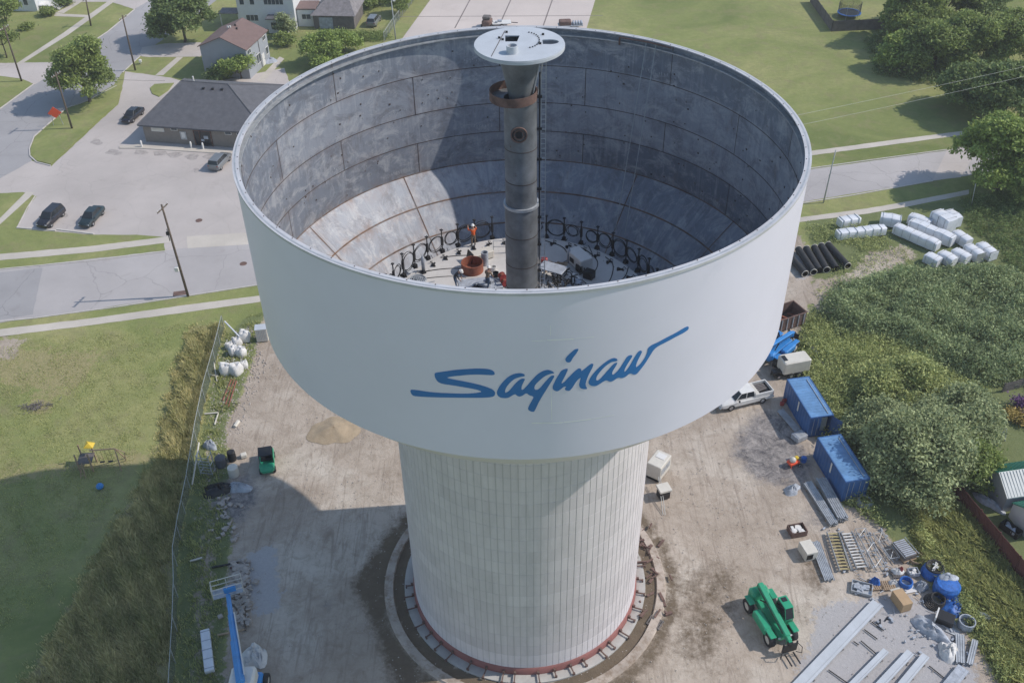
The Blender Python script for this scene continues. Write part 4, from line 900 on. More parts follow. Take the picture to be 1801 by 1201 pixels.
# ---------------------------------------------------------------- people
def person(label,loc,rz,pose,mats,hat=True,s=1.0):
    """pose: dict joint->(x,y,z), x forward, y left, standing at z=0"""
    t=thing('person',label,'person',loc,rz); t.scale=(s,s,s)
    P=dict(pel=(0,0,.98),wst=(0,0,1.12),chs=(.01,0,1.36),nck=(.0,0,1.53),hd1=(.02,0,1.64),hd2=(.03,0,1.76),shL=(0,.19,1.45),elL=(.02,.26,1.16),wrL=(.10,.27,.90),shR=(0,-.19,1.45),elR=(.02,-.26,1.16),wrR=(.10,-.27,.90),
      hpL=(0,.10,.93),knL=(.03,.12,.50),anL=(0,.12,.09),toL=(.18,.13,.04),hpR=(0,-.10,.93),knR=(.03,-.12,.50),anR=(0,-.12,.09),toR=(.18,-.13,.04)); P.update(pose)
    Rr=dict(pel=.155,wst=.14,chs=.165,nck=.065,hd1=.085,hd2=.095,shL=.085,elL=.055,wrL=.036,shR=.085,elR=.055,wrR=.036,hpL=.105,knL=.068,anL=.05,toL=.045,hpR=.105,knR=.068,anR=.05,toR=.045)
    names=list(P); E=[('pel','wst'),('wst','chs'),('chs','nck'),('nck','hd1'),('hd1','hd2'),('chs','shL'),('shL','elL'),('elL','wrL'),('chs','shR'),('shR','elR'),('elR','wrR'),('pel','hpL'),('hpL','knL'),('knL','anL'),('anL','toL'),('pel','hpR'),('hpR','knR'),('knR','anR'),('anR','toR')]
    V=[Vector(P[n]) for n in names]; ed=[(names.index(a),names.index(b)) for a,b in E]; RR=[Rr[n] for n in names]
    for sd in 'LR':
        w=Vector(P['wr'+sd]); e=Vector(P['el'+sd]); d=(w-e).normalized(); sdv=Vector((1,0,0)); sdv=(sdv-d*sdv.dot(d)).normalized(); nn=d.cross(sdv)
        pi=len(V); V.append(w+d*.07); RR.append(.034); ed.append((names.index('wr'+sd),pi)); names.append('pm'+sd)
    me=bpy.data.meshes.new('body'); me.from_pydata(V,ed,[]); o=bpy.data.objects.new('body',me); COL.objects.link(o)
    md=o.modifiers.new('s','SKIN'); sv=me.skin_vertices[0].data
    for i,r in enumerate(RR): sv[i].radius=(r,r*(.72 if names[i] in ('pel','wst','chs') else 1))
    sv[0].use_root=True
    if names[0]=='pel': pass
    o.modifiers.new('b','SUBSURF').levels=1
    dg=bpy.context.evaluated_depsgraph_get(); ev=o.evaluated_get(dg); m2=bpy.data.meshes.new_from_object(ev); bpy.data.objects.remove(o)
    bm=bmesh.new(); bm.from_mesh(m2)
    for sd in 'LR':                                   # five fingers a hand, curled
        w=Vector(P['wr'+sd]); e=Vector(P['el'+sd]); d=(w-e).normalized(); sdv=Vector((1,0,0)); sdv=(sdv-d*sdv.dot(d)).normalized(); nn=d.cross(sdv)*(1 if sd=='R' else -1)
        mbf=MB()
        for k,(off,L) in enumerate([(-.030,.058),(-.010,.072),(.010,.076),(.030,.068)]):
            b0=w+d*.085+sdv*off; mbf.tube([b0,b0+d*L*.5+nn*.008,b0+d*L*.8+nn*.03],[.009,.009,.007],5)
        b0=w+d*.04+sdv*.03; mbf.tube([b0,b0+sdv*.035+d*.025,b0+sdv*.04+d*.055+nn*.01],[.011,.010,.008],5)
        vs=[bm.verts.new(v) for v in mbf.v]
        for f in mbf.f:
            try: bm.faces.new([vs[i] for i in f])
            except ValueError: pass
    hd=Vector(P['hd2']); hl=Vector(P['hd1']); up=(hd-hl).normalized(); fwd=Vector((1,0,0)); fwd=(fwd-up*fwd.dot(up)).normalized(); lf=up.cross(fwd)
    fc=MB(); c=(hd+hl)/2
    fc.tube([c+fwd*.085+up*.03,c+fwd*.118-up*.012,c+fwd*.09-up*.02],[.012,.016,.012],5); fc.box(tuple(c+fwd*.09-up*.05),(.02,.045,.01))
    for s_ in (-1,1): fc.box(tuple(c+lf*s_*.09),(.03,.02,.06)); fc.box(tuple(c+fwd*.088+lf*s_*.033+up*.035),(.012,.02,.012))
    vs=[bm.verts.new(v) for v in fc.v]
    for f in fc.f: bm.faces.new([vs[i] for i in f])
    bm.to_mesh(m2); bm.free(); m2.materials.clear()
    for n in ('skin',)+mats: m2.materials.append(M[n])
    pz=Vector(P['pel']); 
    for p in m2.polygons:
        c=p.center; dmin=min(((c-Vector(P[k])).length,k) for k in P); k=dmin[1]
        if k in('hd1','hd2','nck'): i=0
        elif k in('wrL','wrR'): i=0
        elif k in('toL','toR','anL','anR'): i=3
        elif k in('hpL','hpR','knL','knR','pel'): i=2
        else: i=1
        p.material_index=i; p.use_smooth=True
    b=bpy.data.objects.new('body',m2); COL.objects.link(b); b.parent=t
    if hat:
        mb=MB(); mb.lathe([(.150,.0),(.125,.01),(.120,.06),(.085,.115),(0,.135)],18,rev=False); mb.box((.15,0,.0),(.07,.15,.012)); o=mb.build('hard_hat','hat',t,True); o.location=hd+up*.02; o.rotation_euler=up.to_track_quat('Z','Y').to_euler() if False else (0,math.atan2(up.x,up.z),0)
    return t
person('worker in orange workwear and white hard hat facing the tank wall',at(833,433,ZF),R_(110),dict(elL=(.28,.28,1.32),wrL=(.50,.22,1.5),elR=(.2,-.34,1.28),wrR=(.42,-.36,1.36)),('hiviz','tan','navy'))
person('worker in dark clothes bending forward at the left end of the steel sheet',at(801,506,ZF),R_(-20),dict(wst=(.05,0,1.10),chs=(.22,0,1.27),nck=(.36,0,1.36),hd1=(.43,0,1.42),hd2=(.50,0,1.51),shL=(.24,.19,1.32),elL=(.36,.24,1.05),wrL=(.42,.2,.82),shR=(.24,-.19,1.32),elR=(.36,-.24,1.05),wrR=(.46,-.16,.84),knR=(.12,-.14,.5),anR=(.16,-.14,.09),toR=(.34,-.15,.04)),('navy','jeans','navy'))
person('worker in tan top and blue jeans striding just left of the riser pipe',at(858,509,ZF),R_(60),dict(chs=(.10,0,1.35),nck=(.16,0,1.5),hd1=(.2,0,1.6),hd2=(.23,0,1.71),shL=(.12,.19,1.42),shR=(.12,-.19,1.42),elL=(.22,.28,1.15),wrL=(.38,.24,1.0),elR=(.2,-.27,1.14),wrR=(.36,-.22,.98),knL=(.18,.12,.52),anL=(.22,.12,.09),toL=(.4,.13,.04),knR=(-.1,-.12,.52),anR=(-.26,-.12,.12),toR=(-.1,-.13,.04)),('tan','jeans','wood'))

# ================================================================ VEHICLES
def wheel(t,x,y,r,w,name='wheel',tm='dark'):
    mb=MB(); vs=[];n=18
    prof=[(r*.55,-w/2),(r*.93,-w/2),(r,-w*.32),(r,w*.32),(r*.93,w/2),(r*.55,w/2)]
    fs=[]
    for k in range(n):
        a=2*PI*k/n
        for (q,yy) in prof: vs.append((q*math.cos(a),yy,q*math.sin(a)))
    L=len(prof)
    for k in range(n):
        for i in range(L-1): a=k*L+i;b=((k+1)%n)*L+i; fs.append((a,b,b+1,a+1))
    mb.add(vs,fs); o=mb.build(name,tm,t); o.location=(x,y,r); smooth_by_angle(o,35)
    mb=MB(); s=1 if y>0 else -1; vs=[(r*.6*math.cos(2*PI*k/n),s*w*.40,r*.6*math.sin(2*PI*k/n)) for k in range(n)]; mb.add(vs,[tuple(range(n))]); vs=[(r*.6*math.cos(2*PI*k/n),-s*w*.4,r*.6*math.sin(2*PI*k/n)) for k in range(n)]; mb.add(vs,[tuple(range(n))])
    mb.box((0,s*w*.42,0),(r*.3,.04,r*.3)); mb.build('rim','rim' if r<.5 else 'cream',o)
    return o
def loft(mb,st):
    """stations (x, half width, z bottom, z shoulder, z top)"""
    ring=lambda x,w,zb,zs,zt:[(x,-w*.86,zb),(x,-w,zb+.12),(x,-w,zs),(x,-w*.84,zt),(x,w*.84,zt),(x,w,zs),(x,w,zb+.12),(x,w*.86,zb)]
    vs=[];fs=[]
    for s in st: vs+=ring(*s)
    for i in range(len(st)-1):
        for k in range(8): a=i*8+k;b=i*8+(k+1)%8; fs.append((a,b,b+8,a+8))
    fs.append(tuple(range(7,-1,-1))); n=(len(st)-1)*8; fs.append(tuple(range(n,n+8))); mb.add(vs,fs)
def car(label,X,Y,rz,m,kind='sedan',group=None,z0=.012):
    t=thing('parked_car',label,'car',at(X,Y,z0),rz,group); mb=MB()
    if kind=='sedan':
        loft(mb,[(-2.38,.70,.40,.62,.72),(-2.28,.84,.26,.74,.92),(-1.55,.90,.22,.80,1.0),(-1.2,.91,.22,.82,.98),(.8,.91,.22,.80,.96),(1.0,.90,.22,.78,.94),(2.0,.87,.24,.70,.80),(2.3,.80,.28,.62,.70),(2.42,.66,.36,.54,.60)])
        g0=(-1.75,1.15,.76,.95); g1=(-1.05,.35,.60,1.44)
    else:
        loft(mb,[(-2.30,.74,.42,.80,.96),(-2.22,.88,.30,.86,1.10),(-1.4,.92,.26,.92,1.12),(.8,.92,.26,.92,1.10),(1.1,.91,.26,.90,1.06),(2.0,.89,.30,.84,.96),(2.25,.82,.34,.76,.86),(2.36,.70,.42,.64,.72)])
        g0=(-2.2,1.2,.80,1.08); g1=(-1.95,.45,.66,1.66)
    b=mb.build('body',m,t); smooth_by_angle(b,32)
    mb=MB(); x0,x1,w0,zb=g0; X0,X1,w1,zt=g1
    mb.add([(x0,-w0,zb),(x1,-w0,zb),(x1,w0,zb),(x0,w0,zb),(X0,-w1,zt),(X1,-w1,zt),(X1,w1,zt),(X0,w1,zt)],[(3,2,1,0),(4,5,6,7),(0,1,5,4),(1,2,6,5),(2,3,7,6),(3,0,4,7)]); mb.build('windows','glass',t)
    mb=MB(); mb.bbox(((X0+X1)/2,0,zt),(X1-X0+.06,w1*2+.05,.07),.03)
    for s in (-1,1):
        for (a,c) in (((x1-.05,s*w0,zb),(X1,s*w1,zt)),((x0+.05,s*w0,zb),(X0,s*w1,zt)),(((x0+x1)/2-.1,s*w0,zb),((X0+X1)/2-.1,s*w1,zt))): mb.tube([a,c],.035,4)
    mb.build('roof',m,t)
    for x in (-1.42,1.42):
        for s in (-1,1): wheel(t,x,s*.80,.34,.22)
    for s in (-1,1):
        MB().bbox((2.30 if kind=='sedan' else 2.26,s*.62,.60 if kind=='sedan' else .74),(.16,.30,.12),.03).build('headlight','lamp_clear',t)
        MB().bbox((-2.30 if kind=='sedan' else -2.25,s*.66,.74 if kind=='sedan' else .92),(.10,.26,.16),.03).build('tail_light','lamp_red',t)
        MB().bbox((.85,s*(w0+.22),zb+.02),(.14,.18,.12),.03).build('wing_mirror',m,t)
    return t
hp_=lambda a,b: head(at(*a),at(*b))
car('small black SUV, left one of two dark cars parked together on the lot',92,389,hp_((108,374),(78,402)),'car_black','suv')
car('dark teal sedan, right one of two dark cars parked together on the lot',163,387,hp_((180,368),(150,402)),'car_green','sedan')
car('black sedan parked at the left side of the dark-roofed building',235,208,hp_((248,196),(222,218)),'car_black','sedan')
car('silver grey SUV parked nose-in before the dark-roofed building, half behind the tank rim',388,290,hp_((376,300),(402,272)),'car_grey','suv')
def pickup(label,X,Y,rz):
    t=thing('pickup_truck',label,'pickup truck',at(X,Y),rz); mb=MB()
    loft(mb,[(-2.95,.86,.45,.80,.98),(-2.9,.96,.40,.95,1.08),(-.72,.97,.36,.98,1.10),(1.05,.97,.36,.98,1.12),(1.35,.96,.36,.96,1.12),(2.6,.93,.40,.90,1.04),(2.85,.88,.45,.84,.96),(2.95,.78,.5,.74,.80)])
    b=mb.build('body','white',t); smooth_by_angle(b,32)
    mb=MB(); mb.add([(-.85,-.84,1.08),(1.45,-.84,1.08),(1.45,.84,1.08),(-.85,.84,1.08),(-.7,-.70,1.82),(.75,-.70,1.82),(.75,.70,1.82),(-.7,.70,1.82)],[(3,2,1,0),(4,5,6,7),(0,1,5,4),(1,2,6,5),(2,3,7,6),(3,0,4,7)]); mb.build('windows','glass',t)
    mb=MB(); mb.bbox((.02,0,1.83),(1.55,1.48,.08),.04)
    for s in (-1,1):
        for (a,c) in (((1.42,s*.84,1.08),(.75,s*.7,1.82)),((-.82,s*.84,1.08),(-.7,s*.7,1.82)),((.2,s*.85,1.08),(.1,s*.71,1.82))): mb.tube([a,c],.045,4)
        mb.box((.3,s*.85,1.14),(2.3,.04,.12))
    mb.build('cab_roof','white',t)
    mb=MB()
    for s in (-1,1): mb.box((-1.85,s*.90,1.28),(2.1,.10,.40))
    mb.box((-2.90,0,1.28),(.08,1.8,.40)); mb.build('bed_rails','white',t)
    mb=MB(); mb.box((-1.85,0,1.12),(2.05,1.68,.03)); mb.build('bed_floor','black',t)
    mb=MB(); mb.bbox((-1.05,0,1.40),(.45,1.7,.30),.03); mb.build('tool_chest','cream',t)
    mb=MB(); 
    for k in range(4): mb.box((-1.9,-.5+.25*k,1.3),(1.2,.16,.10),.05*k)
    mb.build('cargo','grey_wood',t)
    for x in (-1.75,1.85):
        for s in (-1,1): wheel(t,x,s*.84,.40,.27)
    for s in (-1,1): MB().bbox((2.86,s*.68,.82),(.14,.28,.18),.03).build('headlight','lamp_clear',t); MB().bbox((-2.93,s*.86,1.0),(.08,.14,.36),.02).build('tail_light','lamp_red',t); MB().bbox((1.1,s*1.1,1.2),(.14,.2,.2),.03).build('wing_mirror','black',t)
    mb=MB(); mb.bbox((-3.05,0,.55),(.16,1.8,.18),.04); mb.bbox((3.0,0,.52),(.16,1.7,.2),.04); mb.build('bumpers','galv',t)
    return t
pickup('white crew-cab pickup truck with loaded bed parked beyond the pedestal by the blue containers',1306,706,hp_((1338,697),(1272,713)))
def telehandler(label,loc,rz,m,lift=0.0):
    t=thing('telehandler',label,'telehandler',loc,rz)
    mb=MB(); mb.bbox((-.1,0,.95),(4.6,1.0,.55),.1); mb.bbox((-2.1,0,1.45),(1.0,1.6,.9),.18); mb.bbox((.4,-1.0,1.15),(2.1,.75,.75),.12); mb.bbox((.3,.95,.85),(2.0,.7,.35),.06); b=mb.build('chassis',m,t)
    for x in (-1.7,1.75):
        for s in (-1,1): MB().bbox((x,s*1.02,1.42),(1.0,.55,.10),.05).build('mudguard',m,t)
    mb=MB(); mb.bbox((.15,0,2.02),(4.9,.50,.52),.07,ry=R_(9)); b=mb.build('boom',m,t)
    mb=MB(); mb.bbox((2.35,0,1.62),(1.2,.36,.38),.05,ry=R_(9)); mb.box((2.9,0,1.35),(.35,.3,.55)); mb.build('inner_boom',m,b)
    mb=MB(); mb.tube([(-1.2,.22,1.35),(.6,.26,1.75)],.08,8); mb.tube([(-1.3,-.3,1.6),(-.6,-.3,2.15)],.06,8); mb.build('lift_cylinder','black',t)
    mb=MB(); mb.box((.2,.31,2.02),(4.2,.05,.06),0,0,R_(9)); mb.box((.2,-.31,2.12),(4.2,.05,.06),0,0,R_(9)); mb.build('boom_hoses','black',b)
    mb=MB(); mb.bbox((.3,.98,1.35),(1.7,.85,.7),.08); mb.build('cab_base',m,t)
    mb=MB(); mb.add([(-.45,.60,1.65),(1.15,.60,1.65),(1.15,1.36,1.65),(-.45,1.36,1.65),(-.35,.64,2.62),(.75,.64,2.62),(.75,1.32,2.62),(-.35,1.32,2.62)],[(3,2,1,0),(4,5,6,7),(0,1,5,4),(1,2,6,5),(2,3,7,6),(3,0,4,7)]); cb=mb.build('cab','glass',t)
    mb=MB(); mb.bbox((.2,.98,2.66),(1.25,.8,.10),.05); 
    for a,c in (((-.45,.60,1.65),(-.35,.64,2.62)),((1.15,.6,1.65),(.75,.64,2.62)),((1.15,1.36,1.65),(.75,1.32,2.62)),((-.45,1.36,1.65),(-.35,1.32,2.62)),((.3,1.36,1.65),(.2,1.33,2.62))): mb.tube([a,c],.04,4)
    mb.build('cab_roof',m,t); MB().box((-.05,.98,2.72),(.4,.45,.03)).build('roof_hatch','black',t)
    for x in (-1.7,1.75):
        for s in (-1,1): wheel(t,x,s*1.02,.66,.46)
    mb=MB(); mb.box((3.15,0,.95),(.10,1.25,.9)); mb.box((3.05,0,1.4),(.3,.4,.3))
    for s in (-1,1): mb.box((3.1,s*.6,1.0),(.14,.08,1.1))
    mb.tube([(3.2,.6,.3),(3.5,.95,.35),(3.45,.9,1.1),(3.2,.6,1.4)],.035,5); mb.tube([(3.2,-.6,.3),(3.5,-.95,.35),(3.45,-.9,1.1),(3.2,-.6,1.4)],.035,5)
    mb.build('fork_carriage','black',t)
    for s in (-1,1): MB().bbox((3.75,s*.38,.28),(1.15,.13,.06),.02).build('fork','black',t)
    for s in (-1,1): MB().bbox((2.30,s*.52,1.25),(.10,.2,.14),.02).build('headlight','lamp_clear',t)
    return t
telehandler('green telehandler with black forks standing on the dirt right of the pedestal',at(1352,1096),hp_((1340,1062),(1390,1142)),'green')
telehandler('blue telehandler half hidden behind the tank wall between the dumpster and the white trailer',at(1366,625),hp_((1340,645),(1394,600)),'blue')
# utility vehicle
t=thing('utility_vehicle','small green utility cart with open black cab left of the pedestal','utility cart',at(471,818),hp_((470,792),(472,828)))
mb=MB(); loft(mb,[(-1.5,.60,.45,.75,.85),(-1.4,.72,.35,.85,.95),(-.5,.74,.35,.85,.95),(-.3,.72,.35,.6,.66),(.6,.72,.35,.6,.66),(.75,.74,.35,.85,.98),(1.3,.68,.38,.75,.86),(1.5,.5,.42,.6,.66)]); b=mb.build('body','green',t); smooth_by_angle(b,30)
mb=MB(); mb.bbox((-1.0,0,1.02),(.9,1.3,.06),.02); mb.build('cargo_bed','black',t)
mb=MB(); mb.bbox((.0,0,1.9),(1.3,1.3,.06),.03)
for a in ((-.55,.6),(.7,.6),(-.55,-.6),(.7,-.6)): mb.tube([(a[0],a[1],.8),(a[0]*.85,a[1],1.9)],.03,5)
mb.build('roll_cage','black',t)
mb=MB(); mb.bbox((.05,.72,1.2),(1.2,.08,1.0),.03); mb.build('side_panel','green',t)
mb=MB(); mb.bbox((-.15,0,.78),(.5,1.1,.2),.04); mb.bbox((-.38,0,1.05),(.14,1.1,.5),.04); mb.build('seat','black',t)
for x in (-1.0,1.0):
    for s in (-1,1): wheel(t,x,s*.66,.32,.24)
# generator trailer
t=thing('trailer','white box generator trailer on wheels parked behind the first blue container','trailer',at(1393,655),R_(14))
mb=MB(); mb.bbox((0,0,1.35),(3.1,1.7,1.6),.12); mb.build('housing','cream',t); MB().box((-1.2,.1,2.16),(.45,.9,.03)).build('roof_vent','black',t)
mb=MB(); mb.box((0,0,.45),(3.0,1.5,.16)); mb.tube([(-1.5,.5,.45),(-2.6,0,.42)],.06,5); mb.tube([(-1.5,-.5,.45),(-2.6,0,.42)],.06,5); mb.tube([(-2.5,0,.1),(-2.5,0,.8)],.05,5); mb.build('frame','black',t)
for s in (-1,1): wheel(t,-.6,s*.85,.36,.24); wheel(t,.3,s*.85,.36,.24)
# pickup-like equipment on wheels seen left of that trailer
t=thing('welding_cart','dark two-wheeled cart between the pickup truck and the white trailer','cart',at(1366,662),R_(10)); MB().bbox((0,0,.6),(1.2,.7,.5),.05).build('housing','black',t)
for s in (-1,1): wheel(t,0,s*.45,.28,.18)
# ---------------------------------------------------------------- shipping containers
def container(label,c,hd,open_=False):
    t=thing('shipping_container',label,'shipping container',(c[0],c[1],0.02),hd); L,Wd,Hh=6.06,2.44,2.59
    mb=MB(); n=44; vs=[];fs=[]
    def corr(side):
        pts=[]
        for k in range(n+1):
            x=-L/2+.12+(L-.24)*k/n; d=0 if k%4<2 else -.05; pts.append((x,side*(Wd/2-.03+d*.45)))
        o=len(vs)
        for (x,y) in pts: vs.extend([(x,y,.14),(x,y,Hh-.12)])
        for k in range(n): a=o+2*k; fs.append((a,a+2,a+3,a+1) if side<0 else (a+1,a+3,a+2,a))
    corr(-1); corr(1); mb.add(vs,fs)
    mb.box((-L/2+.05,0,Hh/2),(.05,Wd-.1,Hh-.1)); mb.box((0,0,.14),(L-.1,Wd-.1,.06)); mb.build('side_walls','blue_box',t)
    mb=MB(); mb.box((0,0,Hh-.04),(L-.2,Wd-.2,.03))
    for k in range(14): mb.box((-L/2+.4+k*.40,0,Hh-.02),(.14,Wd-.3,.02))
    mb.build('roof','blue_roof',t)
    mb=MB()
    for sx in (-1,1):
        for sy in (-1,1): mb.bbox((sx*(L/2-.08),sy*(Wd/2-.08),Hh/2),(.16,.16,Hh),.02)
        for zz_ in (.08,Hh-.07): mb.box((sx*(L/2-.06),0,zz_),(.11,Wd-.32,.13))
    for sy in (-1,1):
        for zz_ in (.08,Hh-.055): mb.box((0,sy*(Wd/2-.05),zz_),(L-.32,.09,.13 if zz_<1 else .10))
    mb.build('corner_frame','blue_box',t)
    def door(y0,sgn,rz,lab=None):
        mb=MB(); mb.bbox((0,sgn*.58,0),(.06,1.14,2.3),.02); o=mb.build('door','blue_box',t); o.location=(L/2-.03,y0,Hh/2+.0); o.rotation_euler.z=rz
        mb=MB(); mb.tube([(.06,sgn*.35,-1.1),(.06,sgn*.35,1.1)],.02,5); mb.tube([(.06,sgn*.8,-1.1),(.06,sgn*.8,1.1)],.02,5); mb.build('lock_rod','galv',o)
    door(-Wd/2+.08,1,0)
    door(Wd/2-.08,-1,R_(118) if open_ else 0)
    mb=MB(); mb.box((0.3,-Wd/2-.012,1.75),(.22,.02,1.2)); mb.build('marking_panel','white',t)
    mb=MB(); mb.tube([(-L/2+.5,Wd/2-.5,Hh+.03),(L/2-.3,Wd/2-.5,Hh+.03)],.035,5); mb.build('roof_conduit','wire',t)
    if open_: mb=MB(); mb.box((L/2-.6,.5,1.3),(.05,.9,2.0)); mb.box((L/2-1.0,.2,.6),(1.0,1.0,.9)); mb.build('stored_goods','cream',t)
    return t
container('blue shipping container with one end door swung open, the farther of the two',(29.15,20.0),head((27.4,22.8),(28.4,16.8)),True)
container('blue shipping container with rust-worn roof and closed doors, the nearer of the two',(30.15,11.35),head((28.4,14.2),(29.5,8.2)))
# rusty dumpster
a,b=at(1419,549,1.75),at(1376,563,1.75); hd=head(a,b); d=Vector((math.cos(hd),math.sin(hd),0)); nrm=Vector((math.sin(hd),-math.cos(hd),0)); 
if nrm.y<0: nrm=-nrm
c=a+d*3.0+nrm*1.2; t=thing('dumpster','open rusty roll-off dumpster with scrap inside, partly behind the tank wall','dumpster',(c.x,c.y,0),hd)
mb=MB()
for s in (-1,1): mb.box((0,s*1.2,.95),(6.0,.06,1.6)); mb.box((0,s*1.22,1.76),(6.1,.12,.1))
for s in (-1,1): mb.box((s*3.0,0,.95),(.06,2.4,1.6)); mb.box((s*3.02,0,1.76),(.12,2.5,.1))
mb.box((0,0,.2),(6,2.4,.08)); mb.build('bin','rust',t)
mb=MB()
for k in range(8):
    for s in (-1,1): mb.box((-2.7+k*.77,s*1.27,.95),(.10,.09,1.55))
mb.build('ribs','tarp_grey',t)
mb=MB(); rq=random.Random(5)
for k in range(26): mb.box((rq.uniform(-2.6,2.6),rq.uniform(-.9,.9),rq.uniform(.3,.8)),(rq.uniform(.2,1.2),rq.uniform(.1,.4),rq.uniform(.05,.3)),rq.uniform(0,3),rq.uniform(-.4,.4))
mb.build('scrap','orange_rust',t)
# ---------------------------------------------------------------- white wrapped bundles
def bundle(label,A,B,Wd,Hh,sd,xt=0):
    a,b=at(*A),at(*B); L=(b-a).length; hd=head(a,b); c=(a+b)/2; rq=random.Random(sd)
    t=thing('wrapped_bundle',label,'wrapped bundle',(c.x,c.y,.02),hd,'white wrapped bundles')
    mb=MB(); n=max(4,int(L/.6)); st=[]
    vs=[];fs=[]
    for i in range(n+1):
        x=-L/2+L*i/n; w=Wd/2*(1+rq.uniform(-.05,.05)); h=Hh*(1+rq.uniform(-.04,.04)); s=.94 if i in (0,n) else 1
        vs+=[(x,-w*s,.14),(x,-w*s,h*.55*s),(x,-w*.98*s,h*.93*s),(x,-w*.85*s,h*s),(x,w*.85*s,h*s),(x,w*.98*s,h*.93*s),(x,w*s,h*.5),(x,w*s,.14)]
    for i in range(n):
        for k in range(8): q=i*8+k;r=i*8+(k+1)%8; fs.append((q,q+8,r+8,r))
    fs.append(tuple(range(8))); fs.append(tuple(range(n*8+7,n*8-1,-1))); mb.add(vs,fs); o=mb.build('wrapping','wrap',t); smooth_by_angle(o,50)
    x=-L/2+.3
    while x<L/2: MB().box((x,0,Hh/2+.04),(.03,Wd*1.045,Hh*.99+.02)).build('strap','galv',t); x+=1.1
    mb=MB()
    for q in (-1,1): mb.box((q*L*.32,0,.07),(.14,Wd*.95,.14))
    mb.build('skid','wood',t); return t
BN=[('boxy white bundle behind the left end of the long white bundle, nearest the tank',(1474,400),(1508,394),1.3,1.25),
('long white bundle lying level at the left, in front of the boxy one',(1470,421),(1554,411),1.2,1.2),
('short fat white bundle at the back left of the group by the sidewalk',(1546,393),(1582,399),1.5,1.4),
('longest white bundle slanting across the middle, nearest the viewer',(1572,409),(1648,442),1.3,1.3),
('second slanting long white bundle just behind the longest one',(1598,402),(1674,434),1.3,1.5),
('short white bundle between the back left one and the stacked pair',(1597,391),(1634,404),1.3,1.3),
('tall white bundle at the back of the group beside the rightmost back one',(1640,393),(1670,412),1.9,2.1),
('white bundle with torn corner at the back right of the group',(1660,387),(1682,402),1.5,1.7),
('white bundle with a black spot right of the slanting long ones',(1676,420),(1702,436),1.3,1.3),
('leftmost of the front row of short white bundles beside the reeds',(1626,459),(1650,470),1.4,1.2),
('second from left of the front row of short white bundles beside the reeds',(1650,456),(1676,470),1.3,1.3),
('third from left of the front row of short white bundles beside the reeds',(1674,452),(1700,466),1.3,1.3),
('fourth from left of the front row of short white bundles, with a black tag',(1697,445),(1722,463),1.3,1.4),
('rightmost white bundle, last of the front row',(1718,442),(1745,460),1.4,1.4)]
for i,(lab,A,B,w_,h_) in enumerate(BN): bundle(lab,A,B,w_,h_,i)
# black pipes
PS=[((1383,450),(1415,487)),((1403,443),(1430,484)),((1417,442),(1440,481)),((1431,440),(1453,480)),((1443,437),(1470,478)),((1455,435),(1490,473))]
for i,(A,B) in enumerate(PS):
    a,b=at(*A),at(*B); L=(b-a).length; hd=head(a,b); c=(a+b)/2; rr=.42
    lab=['leftmost of the six large black pipes, hollow end showing','second from left of the six large black pipes','third from left of the six large black pipes','fourth from left of the six large black pipes, with a pale rim','fifth from left of the six large black pipes','rightmost of the six large black pipes, with a pale rim'][i]
    t=thing('black_pipe',lab,'pipe',(c.x,c.y,rr+.02),hd,'large black pipes on the grass'); mb=MB(); vs=[];fs=[];n=24
    for k in range(n):
        an=2*PI*k/n
        for (r,x) in ((rr-.04,-L/2),(rr,-L/2),(rr,L/2),(rr-.04,L/2)): vs.append((x,r*math.cos(an),r*math.sin(an)))
    for k in range(n):
        for q in range(4): fs.append((k*4+q,k*4+(q+1)%4,((k+1)%n)*4+(q+1)%4,((k+1)%n)*4+q))
    mb.add(vs,fs); o=mb.build('barrel','dark',t); smooth_by_angle(o)
    mb=MB()
    for x in ((-L/2,L/2) if i in (0,1,3,5) else (-L/2,)):
        mb.tube([(x,(rr+.0)*math.cos(2*PI*k/20),(rr+.0)*math.sin(2*PI*k/20)) for k in range(21)],.04,5)
    mb.build('end_ring','cream',t)
# ================================================================ YARD CLUTTER, RIGHT
def boxthing(name,X,Y,d,rz,m,label,cat,grp=None,b=.03,z0=.02,extra=None):
    t=thing(name,label,cat,at(X,Y,z0),rz,grp); MB().bbox((0,0,d[2]/2),d,b).build('box_body' if extra else 'block',m,t)
    if extra: extra(t,d)
    return t
def solo(o,loc,rz,label,cat,grp=None):
    o.location=loc; o.rotation_euler.z=rz; return tag(o,label,cat,grp)
def planks(label,A,B,Wd,layers,m='galv',n=5,cat='plank stack',grp=None,th=.09):
    a,b=at(*A),at(*B); L=(b-a).length; c=(a+b)/2; t=thing('plank_stack',label,cat,(c.x,c.y,.02),head(a,b),grp); rq=random.Random(int(L*100))
    for l in range(layers):
        for k in range(n):
            w=Wd/n; mb=MB(); x=rq.uniform(-.12,.12); y=-Wd/2+w*(k+.5); z_=.12+l*(th+.02)
            mb.box((x,y,z_),(L,w*.86,th*.4)); mb.box((x,y-w*.40,z_+th*.3),(L,w*.08,th*.5)); mb.box((x,y+w*.40,z_+th*.3),(L,w*.08,th*.5)); mb.build('plank',m,t)
    for s in (-1,1): MB().box((s*L*.36,0,.05),(.1,Wd*1.1,.1)).build('bearer','wood',t)
    return t
planks('left of two stacks of silver scaffold planks beside the nearer blue container',(1419,852),(1466,925),.85,3,grp='silver plank stacks')
planks('right of two stacks of silver scaffold planks beside the nearer blue container',(1442,848),(1481,918),1.0,5,grp='silver plank stacks')
planks('bundle of galvanised bars lying along the side of the farther blue container',(1371,722),(1402,758),.8,1,n=6,cat='bars',th=.07)
planks('loose silver poles lying in the weeds right of the white trailer',(1413,598),(1436,622),.5,1,n=3,cat='poles',th=.07)
